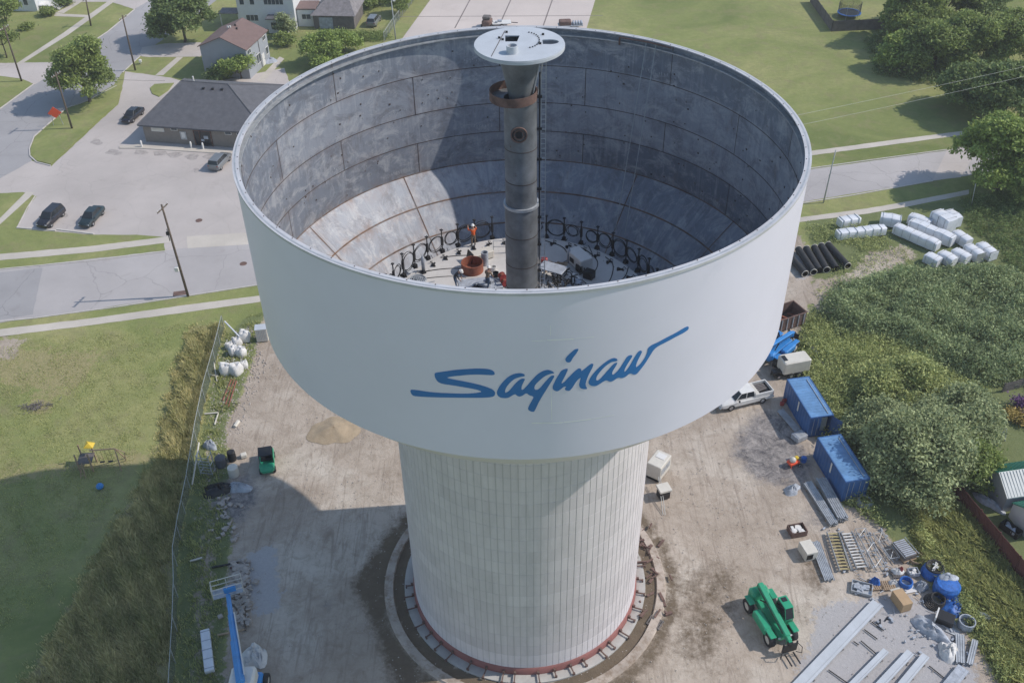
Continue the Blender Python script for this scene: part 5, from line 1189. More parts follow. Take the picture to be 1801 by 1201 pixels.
mb=MB(); a,b=at(1432,618,.1),at(1456,652,.1); mb.tube([(0,0,.08),b-a+Vector((0,0,.02))],.06,6); solo(mb.build('pole','galv'),a,0,'single thin silver pole pointing down through the weeds past the loose poles','pole')
boxthing('grey_bin',1405,771,(1.3,1.0,.6),.5,'tarp_grey','square grey bin on the dirt just below the farther blue container','bin',extra=lambda t,d: MB().bbox((0,0,d[2]+.03),(d[0]*.8,d[1]*.8,.06),.03).build('lid','galv',t))
for k,(X,Y,lab) in enumerate([(1375,713,'red jerrycan by the corner of the farther blue container, left one'),(1379,708,'red jerrycan by the corner of the farther blue container, right one')]):
    t=thing('jerrycan',lab,'jerrycan',at(X,Y),.3*k,'red jerrycans'); MB().bbox((0,0,.28),(.42,.28,.5),.05).build('can','red',t); MB().tube([(-.12,0,.53),(-.1,0,.60),(.1,0,.60),(.12,0,.53)],.02,5).build('handle','black',t)
t=thing('concrete_mixer','small orange machine with a pale drum, alone on dark dirt by the nearer container','machine',at(1394,818),.4)
mb=MB(); mb.bbox((0,0,.45),(1.1,.7,.3),.05); mb.tube([(-.4,-.3,0),(-.4,-.3,.4)],.04,5); mb.tube([(.4,.3,0),(.4,.3,.4)],.04,5); mb.build('frame','orange',t); mb=MB(); mb.sphere((-.1,0,.75),.32,12,8); mb.build('drum','cream',t,True)
MB().bbox((.4,.1,.75),(.35,.35,.3),.04).build('motor','yellow',t)
for s in (-1,1): wheel(t,.45,s*.42,.2,.1)
mb=MB(); mb.lathe([(0,0),(.26,0),(.28,.5),(.2,.55),(0,.55)],16,rev=True); solo(mb.build('drum','blue_tarp'),at(1413,811),0,'small dark blue drum right of the orange machine','drum')
mb=MB(); [mb.tube(arc_pts((0,0,.1+.09*k),.75-.05*k,24,(1,0,0),(0,1,0)),.06,6) for k in range(5)]; solo(mb.build('hose_coil','tarp_grey'),at(1520,885),0,'large grey coil of hose on the weeds at the near end of the nearer container','hose')
def heap(name,X,Y,rx,ry,h,m,sd,label,cat,rz=0,z0=0.0,n=22,rings=8,rough=.22):
    rg=random.Random(sd); mb=MB(); vs=[];fs=[]
    ph=[rg.uniform(0,6.28) for _ in range(5)]
    for i in range(rings+1):
        t=i/rings
        for k in range(n):
            a=2*PI*k/n; q=1+.16*math.sin(2*a+ph[0])+.11*math.sin(3*a+ph[1])+.08*math.sin(5*a+ph[2])
            z_=h*(1-t**2.6)*(1+.20*math.sin(4*a+ph[3]+3*t))+rg.uniform(-rough,rough)*h*(t<1)*(t>0)
            vs.append((rx*q*t*math.cos(a),ry*q*t*math.sin(a),max(-.02,z_) if t<1 else -.02))
    for i in range(rings):
        for k in range(n): a=i*n+k;b=i*n+(k+1)%n; fs.append((a,a+n,b+n,b))
    mb.add(vs,fs); o=mb.build(name,m,smooth=False); smooth_by_angle(o,55); p=at(X,Y); o.location=(p.x,p.y,z0); o.rotation_euler.z=rz; return tag(o,label,cat)
heap('tarp',1393,862,.9,.6,.5,'tarp_grey',31,'crumpled silver tarp on the dirt left of the plank stacks','tarp',.4)
# skip boxes and crate
def openbox(name,X,Y,d,rz,m,label,cat,fill=None,th=.05):
    t=thing(name,label,cat,at(X,Y,.02),rz); mb=MB()
    for s in (-1,1): mb.box((0,s*(d[1]/2-th/2),d[2]/2),(d[0],th,d[2])); mb.box((s*(d[0]/2-th/2),0,d[2]/2),(th,d[1]-2*th,d[2]))
    mb.box((0,0,.04),(d[0]-2*th,d[1]-2*th,.05)); mb.build('box_body',m,t)
    if fill:
        rq=random.Random(int(X)); mb=MB()
        for k in range(10): mb.bbox((rq.uniform(-.3,.3)*d[0],rq.uniform(-.3,.3)*d[1],d[2]*.55+rq.uniform(-.05,.08)),(rq.uniform(.2,.4)*d[0],rq.uniform(.15,.4)*d[1],d[2]*.4),.03,rq.uniform(0,3))
        mb.build('contents',fill,t)
    return t
openbox('crate',1401,936,(1.5,1.1,.6),.2,'rust','red-brown open crate with white contents on the dirt below the plank stacks','crate','white')
boxthing('pallet_box',1419,974,(1.1,1.5,1.0),.25,'cream','beige upright crate with black panel as shaded open side, left of the silver pipe bundle','crate',extra=lambda t,d: MB().box((-.2,-d[1]/2-.005,.5),(.6,.03,.6)).build('shade_panel','black',t))  # black panel stands in for the shade inside the open crate
planks('bundle of long silver pipes and channels left of the yellow-treaded stair',(1432,955),(1458,1022),.9,2,n=6,cat='pipes',th=.08)
def stair(label,A,B,Wd,m,grp):
    a,b=at(*A),at(*B); L=(b-a).length; c=(a+b)/2; t=thing('scaffold_stair',label,'scaffold stair',(c.x,c.y,.05),head(a,b),grp)
    for s in (-1,1): mb=MB(); mb.box((0,s*Wd/2,.16),(L,.07,.22)); mb.build('stringer','galv',t)
    n=int(L/.34)
    for k in range(n): MB().box((-L/2+.2+k*(L-.4)/(n-1),0,.18),(.22,Wd-.08,.05),ry=-.5).build('tread',m,t)
    for s in (-1,1): mb=MB(); mb.tube([(-L/2+.1,s*(Wd/2),.2),(-L/2+.1,s*(Wd/2),.3),(L/2-.1,s*(Wd/2+.06),.42),(L/2,s*Wd/2,.2)],.03,5); mb.build('handrail','galv',t)
    return t
stair('folded scaffold stair with faded yellow treads lying on the dirt',(1463,938),(1486,1006),1.0,'pale_yellow','scaffold stairs lying in the laydown yard')
stair('scaffold stair with whitish treads lying right of the yellow-treaded one',(1487,938),(1516,1002),1.0,'white','scaffold stairs lying in the laydown yard')
def truss(label,A,B,Wd,sd,h=.5):
    a,b=at(*A),at(*B); L=(b-a).length; c=(a+b)/2; t=thing('scaffold_truss',label,'scaffold truss',(c.x,c.y,.05),head(a,b),'scaffold frames lying in the laydown yard')
    for s in (-1,1): MB().tube([(-L/2,s*Wd/2,.08),(L/2,s*Wd/2,.08)],.04,6).build('chord','galv',t); MB().tube([(-L/2,s*Wd/2,h),(L/2,s*Wd/2,h)],.04,6).build('chord','galv',t)
    mb=MB(); n=int(L/.8)
    for k in range(n+1):
        x=-L/2+L*k/n; mb.tube([(x,-Wd/2,h),(x,Wd/2,h)],.028,5); mb.tube([(x,-Wd/2,.08),(x,-Wd/2,h)],.028,5); mb.tube([(x,Wd/2,.08),(x,Wd/2,h)],.028,5)
        if k<n: x2=x+L/n; s=1 if k%2 else -1; mb.tube([(x,-s*Wd/2,h),(x2,s*Wd/2,h)],.028,5)
    mb.build('lacing','galv',t); return t
truss('silver lattice scaffold truss lying right of the two stairs',(1511,936),(1546,1003),.95,1)
truss('dark-shadowed scaffold frame right of the lattice truss, nearest the pallet',(1542,940),(1573,985),.9,2,.3)
t=thing('pallet_stack','stack of grey decking on a yellow-ended pallet beside the weeds','pallet stack',at(1588,973),1.9); 
mb=MB(); mb.bbox((0,0,.12),(2.0,1.3,.2),.02); mb.build('pallet','wood',t); MB().bbox((0,0,.5),(1.9,1.2,.5),.04).build('decking','grey_wood',t); MB().bbox((1.0,0,.42),(.08,1.1,.35),.02).build('yellow_end','yellow',t)
mb=MB()
for k in range(9): mb.box((-.8+k*.2,0,.77),(.12,1.1,.04))
mb.build('slats','tarp_grey',t)
mb=MB(); mb.tube([(-1,.72,.8),(1,.72,.8)],.04,5); mb.tube([(-1,-.72,.8),(1,-.72,.8)],.04,5); mb.build('side_rail','galv',t)
mb=MB(); [mb.tube(arc_pts((0,0,.08+.08*k),.62,24,(1,0,0),(0,1,0)),.07,6) for k in range(3)]; solo(mb.build('hose_coil','wood'),at(1610,983),0,'beige hose coiled flat at the edge of the weeds right of the pallet stack','hose')
def pallet(X,Y,rz,label,m='wood',s=(1.2,1.0),tilt=0,load=None,lm=None):
    t=thing('pallet',label,'pallet',at(X,Y,.02),rz,'pallets and trays in the laydown yard')
    mb=MB()
    for k in range(3): mb.box((0,-s[1]/2+.06+k*(s[1]-.12)/2,.06),(s[0],.1,.09))
    mb.build('bearers',m,t); mb=MB()
    for k in range(7): mb.box((-s[0]/2+.07+k*(s[0]-.14)/6,0,.12),(.11,s[1],.03))
    mb.build('deck_boards',m,t); return t
pallet(1579,1008,.2,'pallet with pale goods and a red lump, top middle of the laydown clutter','grey_wood'); heap('goods_heap',1578,1007,.5,.4,.3,'white',41,'pile of pale goods on the pallet just left of the grey bin','goods',0,.16)
heap('red_bag',1583,1006,.25,.22,.45,'red',42,'dark red bag lying on the pallet of pale goods','bag',0,.18)
openbox('grey_tub',1605,1009,(.9,.7,.45),.1,'tarp_grey','grey plastic tub with a white bucket inside, left of the blue-lidded black tub','tub','white')
t=openbox('metal_tray',1515,1036,(1.7,1.25,.3),-.35,'galv','grey metal tray full of white and dark parts, leftmost of the row','tray','tarp_grey')
pallet(1538,1030,.1,'wooden pallet carrying a light blue bag, right of the metal tray'); heap('blue_bag',1537,1026,.42,.36,.55,'blue_tarp',44,'light blue crumpled bag on the pallet right of the metal tray','bag',0,.16)
pallet(1561,1030,.05,'bare tan pallet between the light blue bag and the blue hose coil')
heap('goods_heap',1570,1026,.45,.35,.35,'bag',45,'whitish sacks on the ground between the bare tan pallet and the blue hose coil','sacks',0,.02)
mb=MB(); mb.box((0,0,.02),(1.5,1.3,.03),.2); solo(mb.build('sheet','bag'),at(1592,1032),0,'white sheet spread under the blue hose coil','sheet')
mb=MB(); [mb.tube(arc_pts((0,0,.12+.12*k),.5,22,(1,0,0),(0,1,0)),.075,6) for k in range(4)]; solo(mb.build('hose_coil','blue_tarp'),at(1592,1028),0,'thick blue hose coil standing on a white sheet','hose')
heap('goods_heap',1621,1032,.6,.5,.5,'tarp_grey',46,'grey pile of fittings right of the blue hose coil','fittings',0,.02)
t=thing('cardboard_box','tall tan cardboard box with an open end flap in the middle of the laydown clutter','cardboard box',at(1583,1062),1.85)
MB().bbox((0,0,.5),(1.6,.95,1.0),.02).build('carton','card',t); MB().box((.95,0,.78),(.32,.9,.03),ry=.35).build('flap','cream',t)
# blue drums and tarps
t=thing('round_tub','blue-skirted black round tub with tools inside at the top of the blue heap','tub',at(1640,1008),0); mb=MB(); mb.lathe([(0,.75),(.62,.78),(.66,1.0),(.74,1.0),(.78,.85)],24,rev=True); mb.build('tub_body','dark',t,True)
mb=MB(); mb.lathe([(.78,.86),(.9,.5),(1.0,.1),(1.02,0)],24,rev=True); mb.build('tarp_skirt','blue_tarp',t,True)
mb=MB(); rq=random.Random(2); [mb.tube([(rq.uniform(-.4,.4),rq.uniform(-.4,.4),.85),(rq.uniform(-.4,.4),rq.uniform(-.4,.4),1.05)],.05,5) for _ in range(10)]; mb.build('contents','white',t)
t=thing('wrapped_bundle','blue bundle under clear film at the right of the blue heap beside the weeds','wrapped bundle',at(1662,1040),0); mb=MB(); mb.lathe([(1.05,0),(1.08,.9),(.9,1.15),(0,1.2)],20); mb.build('bundle_core','blue_tarp',t)
heap('film_',1662,1030,.75,.55,.25,'tarp_grey',51,'loose clear plastic film crumpled on top of the blue bundle','plastic film',0,1.1).name='plastic_film'
mb=MB(); [mb.tube(arc_pts((.05*k,0,.1+.1*k),.8-.05*k,22,(1,0,0),(0,1,.15)),.07,6) for k in range(6)]; solo(mb.build('hose_coil','dark'),at(1642,1060),0,'loose black and blue hose coil below the blue-skirted tub','hose')
heap('blue_tarp',1676,1066,1.25,.9,.45,'blue_tarp',52,'flat blue tarp-covered round at the lower right end of the blue heap','tarp',.3)
t=thing('black_cabinet','black rectangular box lying tilted with a white strip along one edge','cabinet',at(1661,1093),-.55); MB().bbox((0,0,.4),(1.3,1.0,.7),.04,rx=.12).build('box_body','black',t); MB().box((-.72,.0,.42),(.12,1.05,.78),rx=.12).build('white_edge','white',t)
tub('round_bin',1698,1100,.66,.7,'tarp_grey','round grey open bin standing right of the black cabinet','bin',.02,.08)
mb=MB(); mb.box((0,0,.03),(1.0,.6,.03)); solo(mb.build('board','galv'),at(1675,1110),-.6,'small flat grey board on the ground below the black cabinet','board')
heap('tarp',1637,1108,.85,1.7,.55,'tarp_grey',53,'long crumpled grey-white tarp on the gravel below the black cabinet','tarp',.55)
heap('tarp',1668,1146,.9,.9,.6,'bag',54,'crumpled white tarp next to the short silver pipes','tarp')
heap('plastic_sheet',1735,1086,1.3,.55,.35,'wrap',55,'white plastic sheet lying on the grass right of the round bin','plastic sheet',-.6)
planks('left bundle of short silver pipes at the lower right of the gravel',(1687,1118),(1688,1168),.7,2,n=4,cat='pipes',grp='short silver pipe bundles',th=.08)
planks('right bundle of short silver pipes, tips splayed, at the lower right of the gravel',(1714,1128),(1704,1170),.5,2,n=3,cat='pipes',grp='short silver pipe bundles',th=.08)
# long steel panels
def panel(label,A,B,Wd,m='disc_paint'):
    a,b=at(*A),at(*B); L=(b-a).length; c=(a+b)/2; t=thing('steel_beam',label,'steel panel',(c.x,c.y,.02),head(a,b),'long steel panels on the gravel')
    MB().box((0,0,.32),(L,Wd,.03)).build('plate',m,t)
    for s in (-1,1): MB().box((0,s*(Wd/2-.02),.20),(L-.02,.04,.24)).build('flange',m,t)
    MB().box((0,-Wd*.28,.345),(L-.06,.035,.02)).build('rib','galv',t); mb=MB()
    for q in (-.35,0,.35): mb.box((q*L,0,.04),(.12,Wd+.15,.08))
    mb.build('bearer','grey_wood',t); return t
panel('longest and uppermost of the pale steel panels slanting up from the bottom edge',(1400,1213),(1542,1064),.92)
panel('narrow pale steel panel, second from the top left, slanting up from the bottom edge',(1480,1225),(1557,1147),.50)
panel('pale steel panel in the middle of the slanting row at the bottom edge',(1530,1225),(1600,1150),.62)
panel('pale steel panel with bluish near end, fourth in the slanting row',(1570,1225),(1627,1156),.60)
panel('bluish steel panel at the right end of the slanting row at the bottom edge',(1655,1225),(1693,1178),.9,'tarp_grey')
for k,(A,B,lab) in enumerate([((1533,1094),(1554,1109),'thin dark stake on the gravel near the ground lettering, upper'),((1520,1107),(1543,1124),'thin dark stake on the gravel below the upper one, parallel to it'),((1501,1128),(1510,1134),'shortest dark stake lying on the gravel beside the longest steel panel'),((1514,1127),(1540,1149),'thin dark stake reaching from the gravel to the narrow steel panel'),((1634,1171),(1660,1192),'thin dark stake leading off the bluish end of the fourth panel'),((1457,1178),(1490,1201),'thin dark stake between the longest and the narrow panel at the bottom edge')]):
    a,b=at(*A),at(*B); mb=MB(); mb.tube([(0,0,.05),b-a+Vector((0,0,.05))],.05,5); solo(mb.build('stake','black'),a,0,lab,'stake','stakes on the gravel')
def marks(strokes,label):
    mb=MB(); o0=at(*strokes[0][0])
    for A,B in strokes:
        a,b=at(*A)-o0,at(*B)-o0; d=(b-a).normalized(); n=Vector((-d.y,d.x,0))*.06; z_=Vector((0,0,.012)); mb.quad(a+n+z_,a-n+z_,b-n+z_,b+n+z_)
    o=mb.build('ground_lettering','black'); solo(o,o0,0,label,'painted letter')
marks([((1541,1094),(1548,1098)),((1548,1098),(1548,1088))],'dark letter V painted on the gravel near the longest steel panel')
marks([((1556,1092),(1562,1084)),((1562,1084),(1570,1091)),((1559,1088),(1567,1088))],'dark letter A painted on the gravel right of the letter V')
mb=MB(); rq=random.Random(56); pl_=W([(1440,930),(1560,930),(1640,1000),(1700,1110),(1720,1190),(1560,1130),(1500,1040)]); qs=scatter(pl_,170,RG)
for (x,y) in qs:
    if rq.random()<.5: mb.tube([(x,y,.05),(x+rq.uniform(-.6,.6),y+rq.uniform(-.6,.6),.06)],rq.uniform(.02,.045),5)
    else: mb.bbox((x,y,.07),(rq.uniform(.1,.35),rq.uniform(.1,.25),rq.uniform(.06,.2)),.02,rq.uniform(0,3))
stuff(mb.build('yard_litter','tarp_grey'),'small offcuts and litter scattered through the laydown yard','litter')
# between pedestal and yard
t=thing('site_cabinet','white vented cabinet on a stand peeking out right of the pedestal top','cabinet',at(1157,832),R_(55)); MB().bbox((0,0,1.1),(2.2,1.5,1.7),.06).build('housing','cream',t); MB().box((0,0,.14),(2.2,1.3,.2)).build('skid','black',t)
mb=MB(); [mb.box((-.8+.3*k,-.76,1.2),(.16,.03,.7)) for k in range(6)]; mb.build('louvres','tarp_grey',t); MB().box((.4,0,1.97),(.7,.9,.05)).build('top_panel','white',t)
t=thing('pallet_box','square beige box on dark legs just below the vented cabinet, right of the pedestal','box',at(1166,873),.3); MB().bbox((0,0,1.15),(1.2,1.1,.25),.03).build('lid','cream',t); MB().bbox((0,0,.55),(1.0,.9,1.0),.03).build('box_body','black',t)
openbox('pallet',1187,1118,(1.2,.9,.25),-.5,'grey_wood','small grey open crate on the churned dirt right of the footing','crate','tarp_grey') if False else pallet(1152,1095,-.6,'small dark wooden pallet lying against the footing kerb right of the pedestal','grey_wood')
mb=MB(); rq=random.Random(12)
for k in range(60):
    a=R_(rq.uniform(-25,80)); r=rq.uniform(9.9,12.8); L=rq.uniform(.2,1.0); mb.box((r*math.cos(a),r*math.sin(a),rq.uniform(.08,.35)),(L,rq.uniform(.08,.25),rq.uniform(.06,.2)),rq.uniform(0,3),rq.uniform(-.2,.2))
stuff(mb.build('timber_scraps','rust'),'scattered timber and rebar scraps round the right side of the pedestal base','scraps')
# hanging hose pair by the cabinet
for k,(X0,X1) in enumerate(((1158,1166),(1161,1170))):
    p=at(X0,838,1.2); q=at(X1,905,.05); mb=MB(); mb.tube([(0,0,0),(q-p)*.5+Vector((0,0,.1)),q-p],.03,5); solo(mb.build('hose','wire'),p,0,['left of two thin pale hoses running down from the vented cabinet','right of two thin pale hoses running down from the vented cabinet'][k],'hose')
# ================================================================ YARD CLUTTER, LEFT
BG=[((431,597),.95,'topmost white bulk bag, separate and roundest of the pile by the fence'),((418,606),.75,'small white bulk bag just left of the topmost one'),((404,612),.6,'small leftmost white bulk bag against the fence'),((412,622),.8,'white bulk bag in the middle of the pile, sagging'),((425,624),.8,'white bulk bag in the middle right of the pile'),((398,655),.95,'front left full white bulk bag in grey shade'),((416,655),1.0,'front right full white bulk bag, largest of the pile'),((430,645),.6,'small white bulk bag at the right edge of the pile')]
for k,((X,Y),s,lab) in enumerate(BG):
    t=thing('bulk_bag',lab,'bulk bag',at(X,Y,.0),k*.7,'white bulk bags by the fence'); rg=random.Random(k); mb=MB(); vs=[];fs=[];n=20;rings=9
    for i in range(rings+1):
        u=i/rings; h=1.25*s*(1-u)**.55 if i else 1.25*s
        for q in range(n):
            a=2*PI*q/n; sq_=1/(max(abs(math.cos(a)),abs(math.sin(a)))**.55); r=s*.72*math.sin(min(1,u*1.35)*PI/2)*sq_*(1+rg.uniform(-.05,.05))*(1 if u<.8 else 1-.06*(u-.8)/.2)
            vs.append((r*math.cos(a),r*math.sin(a),max(0,1.2*s*(1-max(0,(u-.35)/.65)))+.12*s*math.cos(u*5+a*2)*(u<.6)+rg.uniform(-.03,.03)))
    for i in range(rings):
        for q in range(n): a=i*n+q;b=i*n+(q+1)%n; fs.append((a,a+n,b+n,b))
    mb.add(vs,fs); o=mb.build('sack','bag',t); smooth_by_angle(o,60)
    mb=MB(); [mb.tube(arc_pts((sx*.4*s,sy*.4*s,1.2*s),.16,8,(1,0,0),(0,0,1),0,PI),.03,4) for sx in (-1,1) for sy in (-1,1)]; mb.build('lifting_loops','bag',t)
a,b=at(395,565,2.2),at(421,592,1.1); mb=MB(); mb.tube([(0,0,0),b-a],.09,6); solo(mb.build('pole','wrap'),a,0,'thick white pole leaning over the white bulk bags','pole')
t=thing('site_cabinet','pale green-white ribbed cabinet beside the lower left of the tank wall','cabinet',at(463,597),R_(8)); MB().bbox((0,0,.9),(1.3,1.0,1.7),.04).build('housing','cream',t)
mb=MB(); [mb.box((-.45+.18*k,-.51,.95),(.05,.03,1.3)) for k in range(6)]; mb.build('door_ribs','tarp_grey',t); MB().bbox((0,0,1.78),(1.4,1.1,.06),.02).build('lid','disc_paint',t)
for k,(A,B,lab) in enumerate([((407,668),(392,705),'left of the rusty red bars lying along the fence'),((412,668),(397,712),'middle of the rusty red bars lying along the fence'),((416,670),(402,716),'right of the rusty red bars lying along the fence')]):
    a,b=at(*A),at(*B); mb=MB(); mb.tube([(0,0,.08),b-a+Vector((0,0,.08))],.07,5); solo(mb.build('bar','rods'),a,0,lab,'bar','rusty red bars')
for k,(A,B,lab) in enumerate([((360,729),(384,727),'pale wooden pole lying crosswise by the rusty bars'),((384,728),(378,748),'pale wooden pole lying end-on below the crosswise one'),((376,638),(382,672),'thin leaning pale pole below the white bulk bags'),((368,660),(384,663),'short pale pole crossing the leaning one at the fence'),((413,752),(420,742),'pale plank end on the weeds left of the sand')]):
    a,b=at(*A),at(*B); mb=MB(); mb.tube([(0,0,.12),b-a+Vector((0,0,.12))],.08 if k<4 else .2,6); solo(mb.build('pole','cream'),a,0,lab,'pole','pale poles by the fence')
# ladder frame
t=thing('ladder_frame','pale metal ladder-like frame standing against the green screen fence','ladder frame',at(364,836),R_(80)); mb=MB()
for (x,y) in ((0,-.6),(0,.6),(.7,-.6),(.7,.6)): mb.tube([(x,y,0),(x,y,2.6)],.05,6)
mb.build('uprights','galv',t); mb=MB(); [mb.tube([(0,-.6,.3+.4*k),(0,.6,.3+.4*k)],.035,5) for k in range(6)]; [mb.tube([(0,s*.6,.3+1.1*k),(.7,s*.6,.3+1.1*k)],.03,5) for k in range(3) for s in (-1,1)]; mb.build('rungs','galv',t)
a,b=at(350,778,1.4),at(338,852,.1); mb=MB(); mb.tube([(0,0,0),b-a],.08,6); solo(mb.build('pole','cream'),a,0,'long pale pole leaning on the screen fence beside the ladder frame','pole')
for k,(X,Y,r,m_,lab) in enumerate([(412,829,.50,'cream','round cream barrel with dark base among the grey bins'),(409,802,.40,'dark','dark upright barrel behind the cream one'),(390,812,.52,'roof_dark','blue-grey squat bin left of the cream barrel')]):
    mb=MB(); mb.lathe([(0,0),(r,0),(r*1.03,.5),(r,1.05),(r*.8,1.12),(0,1.12)],20,rev=True); o=mb.build('barrel',m_,smooth=True); smooth_by_angle(o); solo(o,at(X,Y+6),0,lab,'barrel')
heap('debris',370,785,.7,.6,.7,'tarp_grey',61,'grey-violet bagged debris by the weeds above the ladder frame','debris'); heap('debris',385,862,1.6,.9,.6,'black',62,'dark tangled debris in the shade below the ladder frame','debris')
heap('debris',420,858,1.2,.7,.5,'tarp_grey',63,'dark grey scrap pile in the shade below the cream barrel','debris')
boxthing('block',429,803,(.6,.5,.4),.4,'cream','small pale block in the weeds right of the dark barrel','block',b=.05)
# green screen fence
FP=[(394,578),(384,620),(362,700),(349,765),(334,860),(320,930),(311,985),(313,1040),(311,1110),(306,1201),(304,1240)]
t=thing('screen_fence','long green-screened site fence between the tall grass and the work yard','fence',at(*FP[0]))
o0=at(*FP[0]); pts=[]
for A,B in zip(FP,FP[1:]):
    a,b=at(*A),at(*B); n=max(2,int((b-a).length/.6))
    for k in range(n): pts.append(a.lerp(b,k/n)-o0)
pts.append(at(*FP[-1])-o0); rf=random.Random(7); mb=MB(); vs=[]
for i,p in enumerate(pts):
    off=.06*math.sin(i*1.7)+rf.uniform(-.03,.03); h=1.75+.06*math.sin(i*1.1)
    vs+=[(p.x+off,p.y,.04),(p.x-off*.6,p.y,h*.5),(p.x+off,p.y,h)]
mb.add(vs,[(3*i+k,3*i+3+k,3*i+4+k,3*i+1+k) for i in range(len(pts)-1) for k in (0,1)]); mb.build('screen','fence_mesh',t)
mb=MB(); mb.tube([p+Vector((0,0,1.8)) for p in pts],.035,5); mb.build('top_rail','chain',t)
for i in range(0,len(pts),5): MB().tube([pts[i]+Vector((.05,0,-.1)),pts[i]+Vector((.05,0,1.85))],.04,6).build('post','chain',t)
# blue boom lift
t=thing('boom_lift','blue boom lift with its long arm lowered towards an empty basket by the fence','boom lift',(0,0,0)); pB=at(436,1235); t.location=pB
tip=at(401,1045,2.0)-pB; root=Vector((0,0,3.4)); d=(tip-root); bs=MB(); bs.tube([root-d*.06,root+d*.42],[.34,.34],4); bs.build('boom','lift_blue',t)
mb=MB(); mb.tube([root+d*.40,root+d*.74],[.26,.26],4); mb.build('boom_section','lift_blue',t); mb=MB(); mb.tube([root+d*.72,root+d*1.0],[.19,.19],4); mb.build('boom_section','lift_blue',t)
sd=d.cross(Vector((0,0,1))).normalized(); mb=MB(); mb.tube([root+sd*.36+Vector((0,0,.18)),root+d*.74+sd*.28+Vector((0,0,.12))],.06,5); mb.build('hose_track','white',t)
bk=Vector((0,0,0)); an=head((0,0),(sd.x,sd.y)); cB=tip+d.normalized()*.9+Vector((0,0,-.5)); rm=Matrix.Rotation(an,3,'Z')
mb=MB(); w_,l_=1.25,.5
for zz_ in (.55,1.15): mb.tube([cB+rm@Vector((x,y,zz_)) for x,y in ((-w_,-l_),(w_,-l_),(w_,l_),(-w_,l_),(-w_,-l_))],.045,6)
for x,y in ((-w_,-l_),(w_,-l_),(w_,l_),(-w_,l_),(0,l_),(0,-l_)): mb.tube([cB+rm@Vector((x,y,0)),cB+rm@Vector((x,y,1.15))],.04,6)
mb.build('basket_rails','cream',t); mb=MB(); mb.box(tuple(cB),(2.5,1.0,.08),an); mb.build('basket_floor','tarp_grey',t); mb=MB(); mb.bbox(tuple(cB+rm@Vector((.2,-.45,.75))),(1.0,.35,.6),.05,an); mb.build('control_box','lift_blue',t)
mb=MB(); mb.bbox((0,0,2.4),(1.9,2.6,1.3),.2); mb.build('turret','white',t); mb=MB(); mb.bbox((0,0,1.15),(2.2,3.6,.7),.15); mb.build('chassis','lift_blue',t)
for x in (-1.25,1.25):
    for y in (-1.5,1.5): o=wheel(t,x,y,.6,.42); o.rotation_euler.z=PI/2; o.location=(x,y,.6)
# long white panel box, white bag, rubble, timbers
t=thing('long_crate','long flat white crate lying along the fence at the lower left','crate',at(366,1148),hp_((361,1105),(371,1192))); MB().bbox((0,0,.3),(4.1,.75,.45),.04).build('crate_body','wrap',t)
mb=MB(); [MB().box((-1.8+.9*k,0,.31),(.06,.79,.47)).build('batten','tarp_grey',t) for k in range(5)]
heap('bulk_bag',448,1155,.95,1.25,.9,'bag',71,'lone slumped white bag on the dirt right of the blue boom arm','bulk bag',.2)
mb=MB(); rq=random.Random(77)
for k in range(150):
    p=at(rq.gauss(425,9),rq.uniform(985,1100)); mb.bbox((p.x,p.y,.1),(rq.uniform(.15,.7),rq.uniform(.12,.5),rq.uniform(.1,.35)),.03,rq.uniform(0,3),rq.uniform(-.4,.4))
stuff(mb.build('rubble','rubble'),'strip of broken pale concrete rubble beside the boom lift basket','rubble')
mb=MB()
for k in range(40):
    p=at(rq.gauss(400,14),rq.uniform(870,960)); mb.bbox((p.x,p.y,.1),(rq.uniform(.15,.6),rq.uniform(.1,.4),rq.uniform(.1,.3)),.03,rq.uniform(0,3))
stuff(mb.build('rubble','rubble'),'loose broken stones in the shade above the boom lift basket','rubble')
for k,(A,B,lab) in enumerate([((373,999),(420,990),'thin dark bar lying across the rubble above the basket'),((383,1118),(430,1108),'pale timber crossing under the boom arm'),((335,988),(356,982),'short pale board pair on the weeds by the fence'),((432,1060),(432,1110),'upright-lying dark timber right of the boom arm'),((405,1000),(440,993),'rusty beam across the pale washout patch')]):
    a,b=at(*A),at(*B); mb=MB(); L=(b-a).length; mb.box((L/2,0,.12),(L,.14,.12)); solo(mb.build('timber',['black','wood','cream','wood_pole','rust'][k]),a,head(a,b),lab,'timber')
# playset
t=thing('playset','wooden backyard swing set with a yellow canopy on the lawn at the shadow edge','playset',at(175,820),R_(5))
mb=MB()
for x in (-1.6,-.4):
    for y in (-.7,.7): mb.box((x,y,1.2),(.12,.12,2.4))
mb.build('tower_posts','wood',t); MB().box((-1.0,0,1.2),(1.4,1.5,.08)).build('platform','grey_wood',t)
mb=MB(); mb.add([(-.9,.1,2.45),(-.1,.2,2.3),(.0,.9,2.35),(-.8,1.0,2.55),(-.5,.5,2.75),(-.9,.1,2.42),(-.1,.2,2.27),(.0,.9,2.32),(-.8,1.0,2.52)],[(0,1,4),(1,2,4),(2,3,4),(3,0,4),(8,7,6,5),(0,5,6,1),(1,6,7,2),(2,7,8,3),(3,8,5,0)]); mb.build('canopy','yellow',t)
mb=MB(); mb.tube([(-.4,0,2.2),(2.0,0,2.2)],.07,6)
for y in (-.9,.9): mb.tube([(2.0,0,2.2),(2.3,y,0)],.06,6)
mb.tube([(2.0,0,2.2),(2.8,0,1.6),(2.4,.5,0)],.05,6); mb.build('swing_beam','wood',t)
for x in (.4,1.2): mb=MB(); mb.tube([(x-.2,0,2.2),(x-.2,.05,.55)],.015,4); mb.tube([(x+.2,0,2.2),(x+.2,.05,.55)],.015,4); mb.box((x,.05,.53),(.45,.2,.04)); mb.build('swing','black',t)
mb=MB()
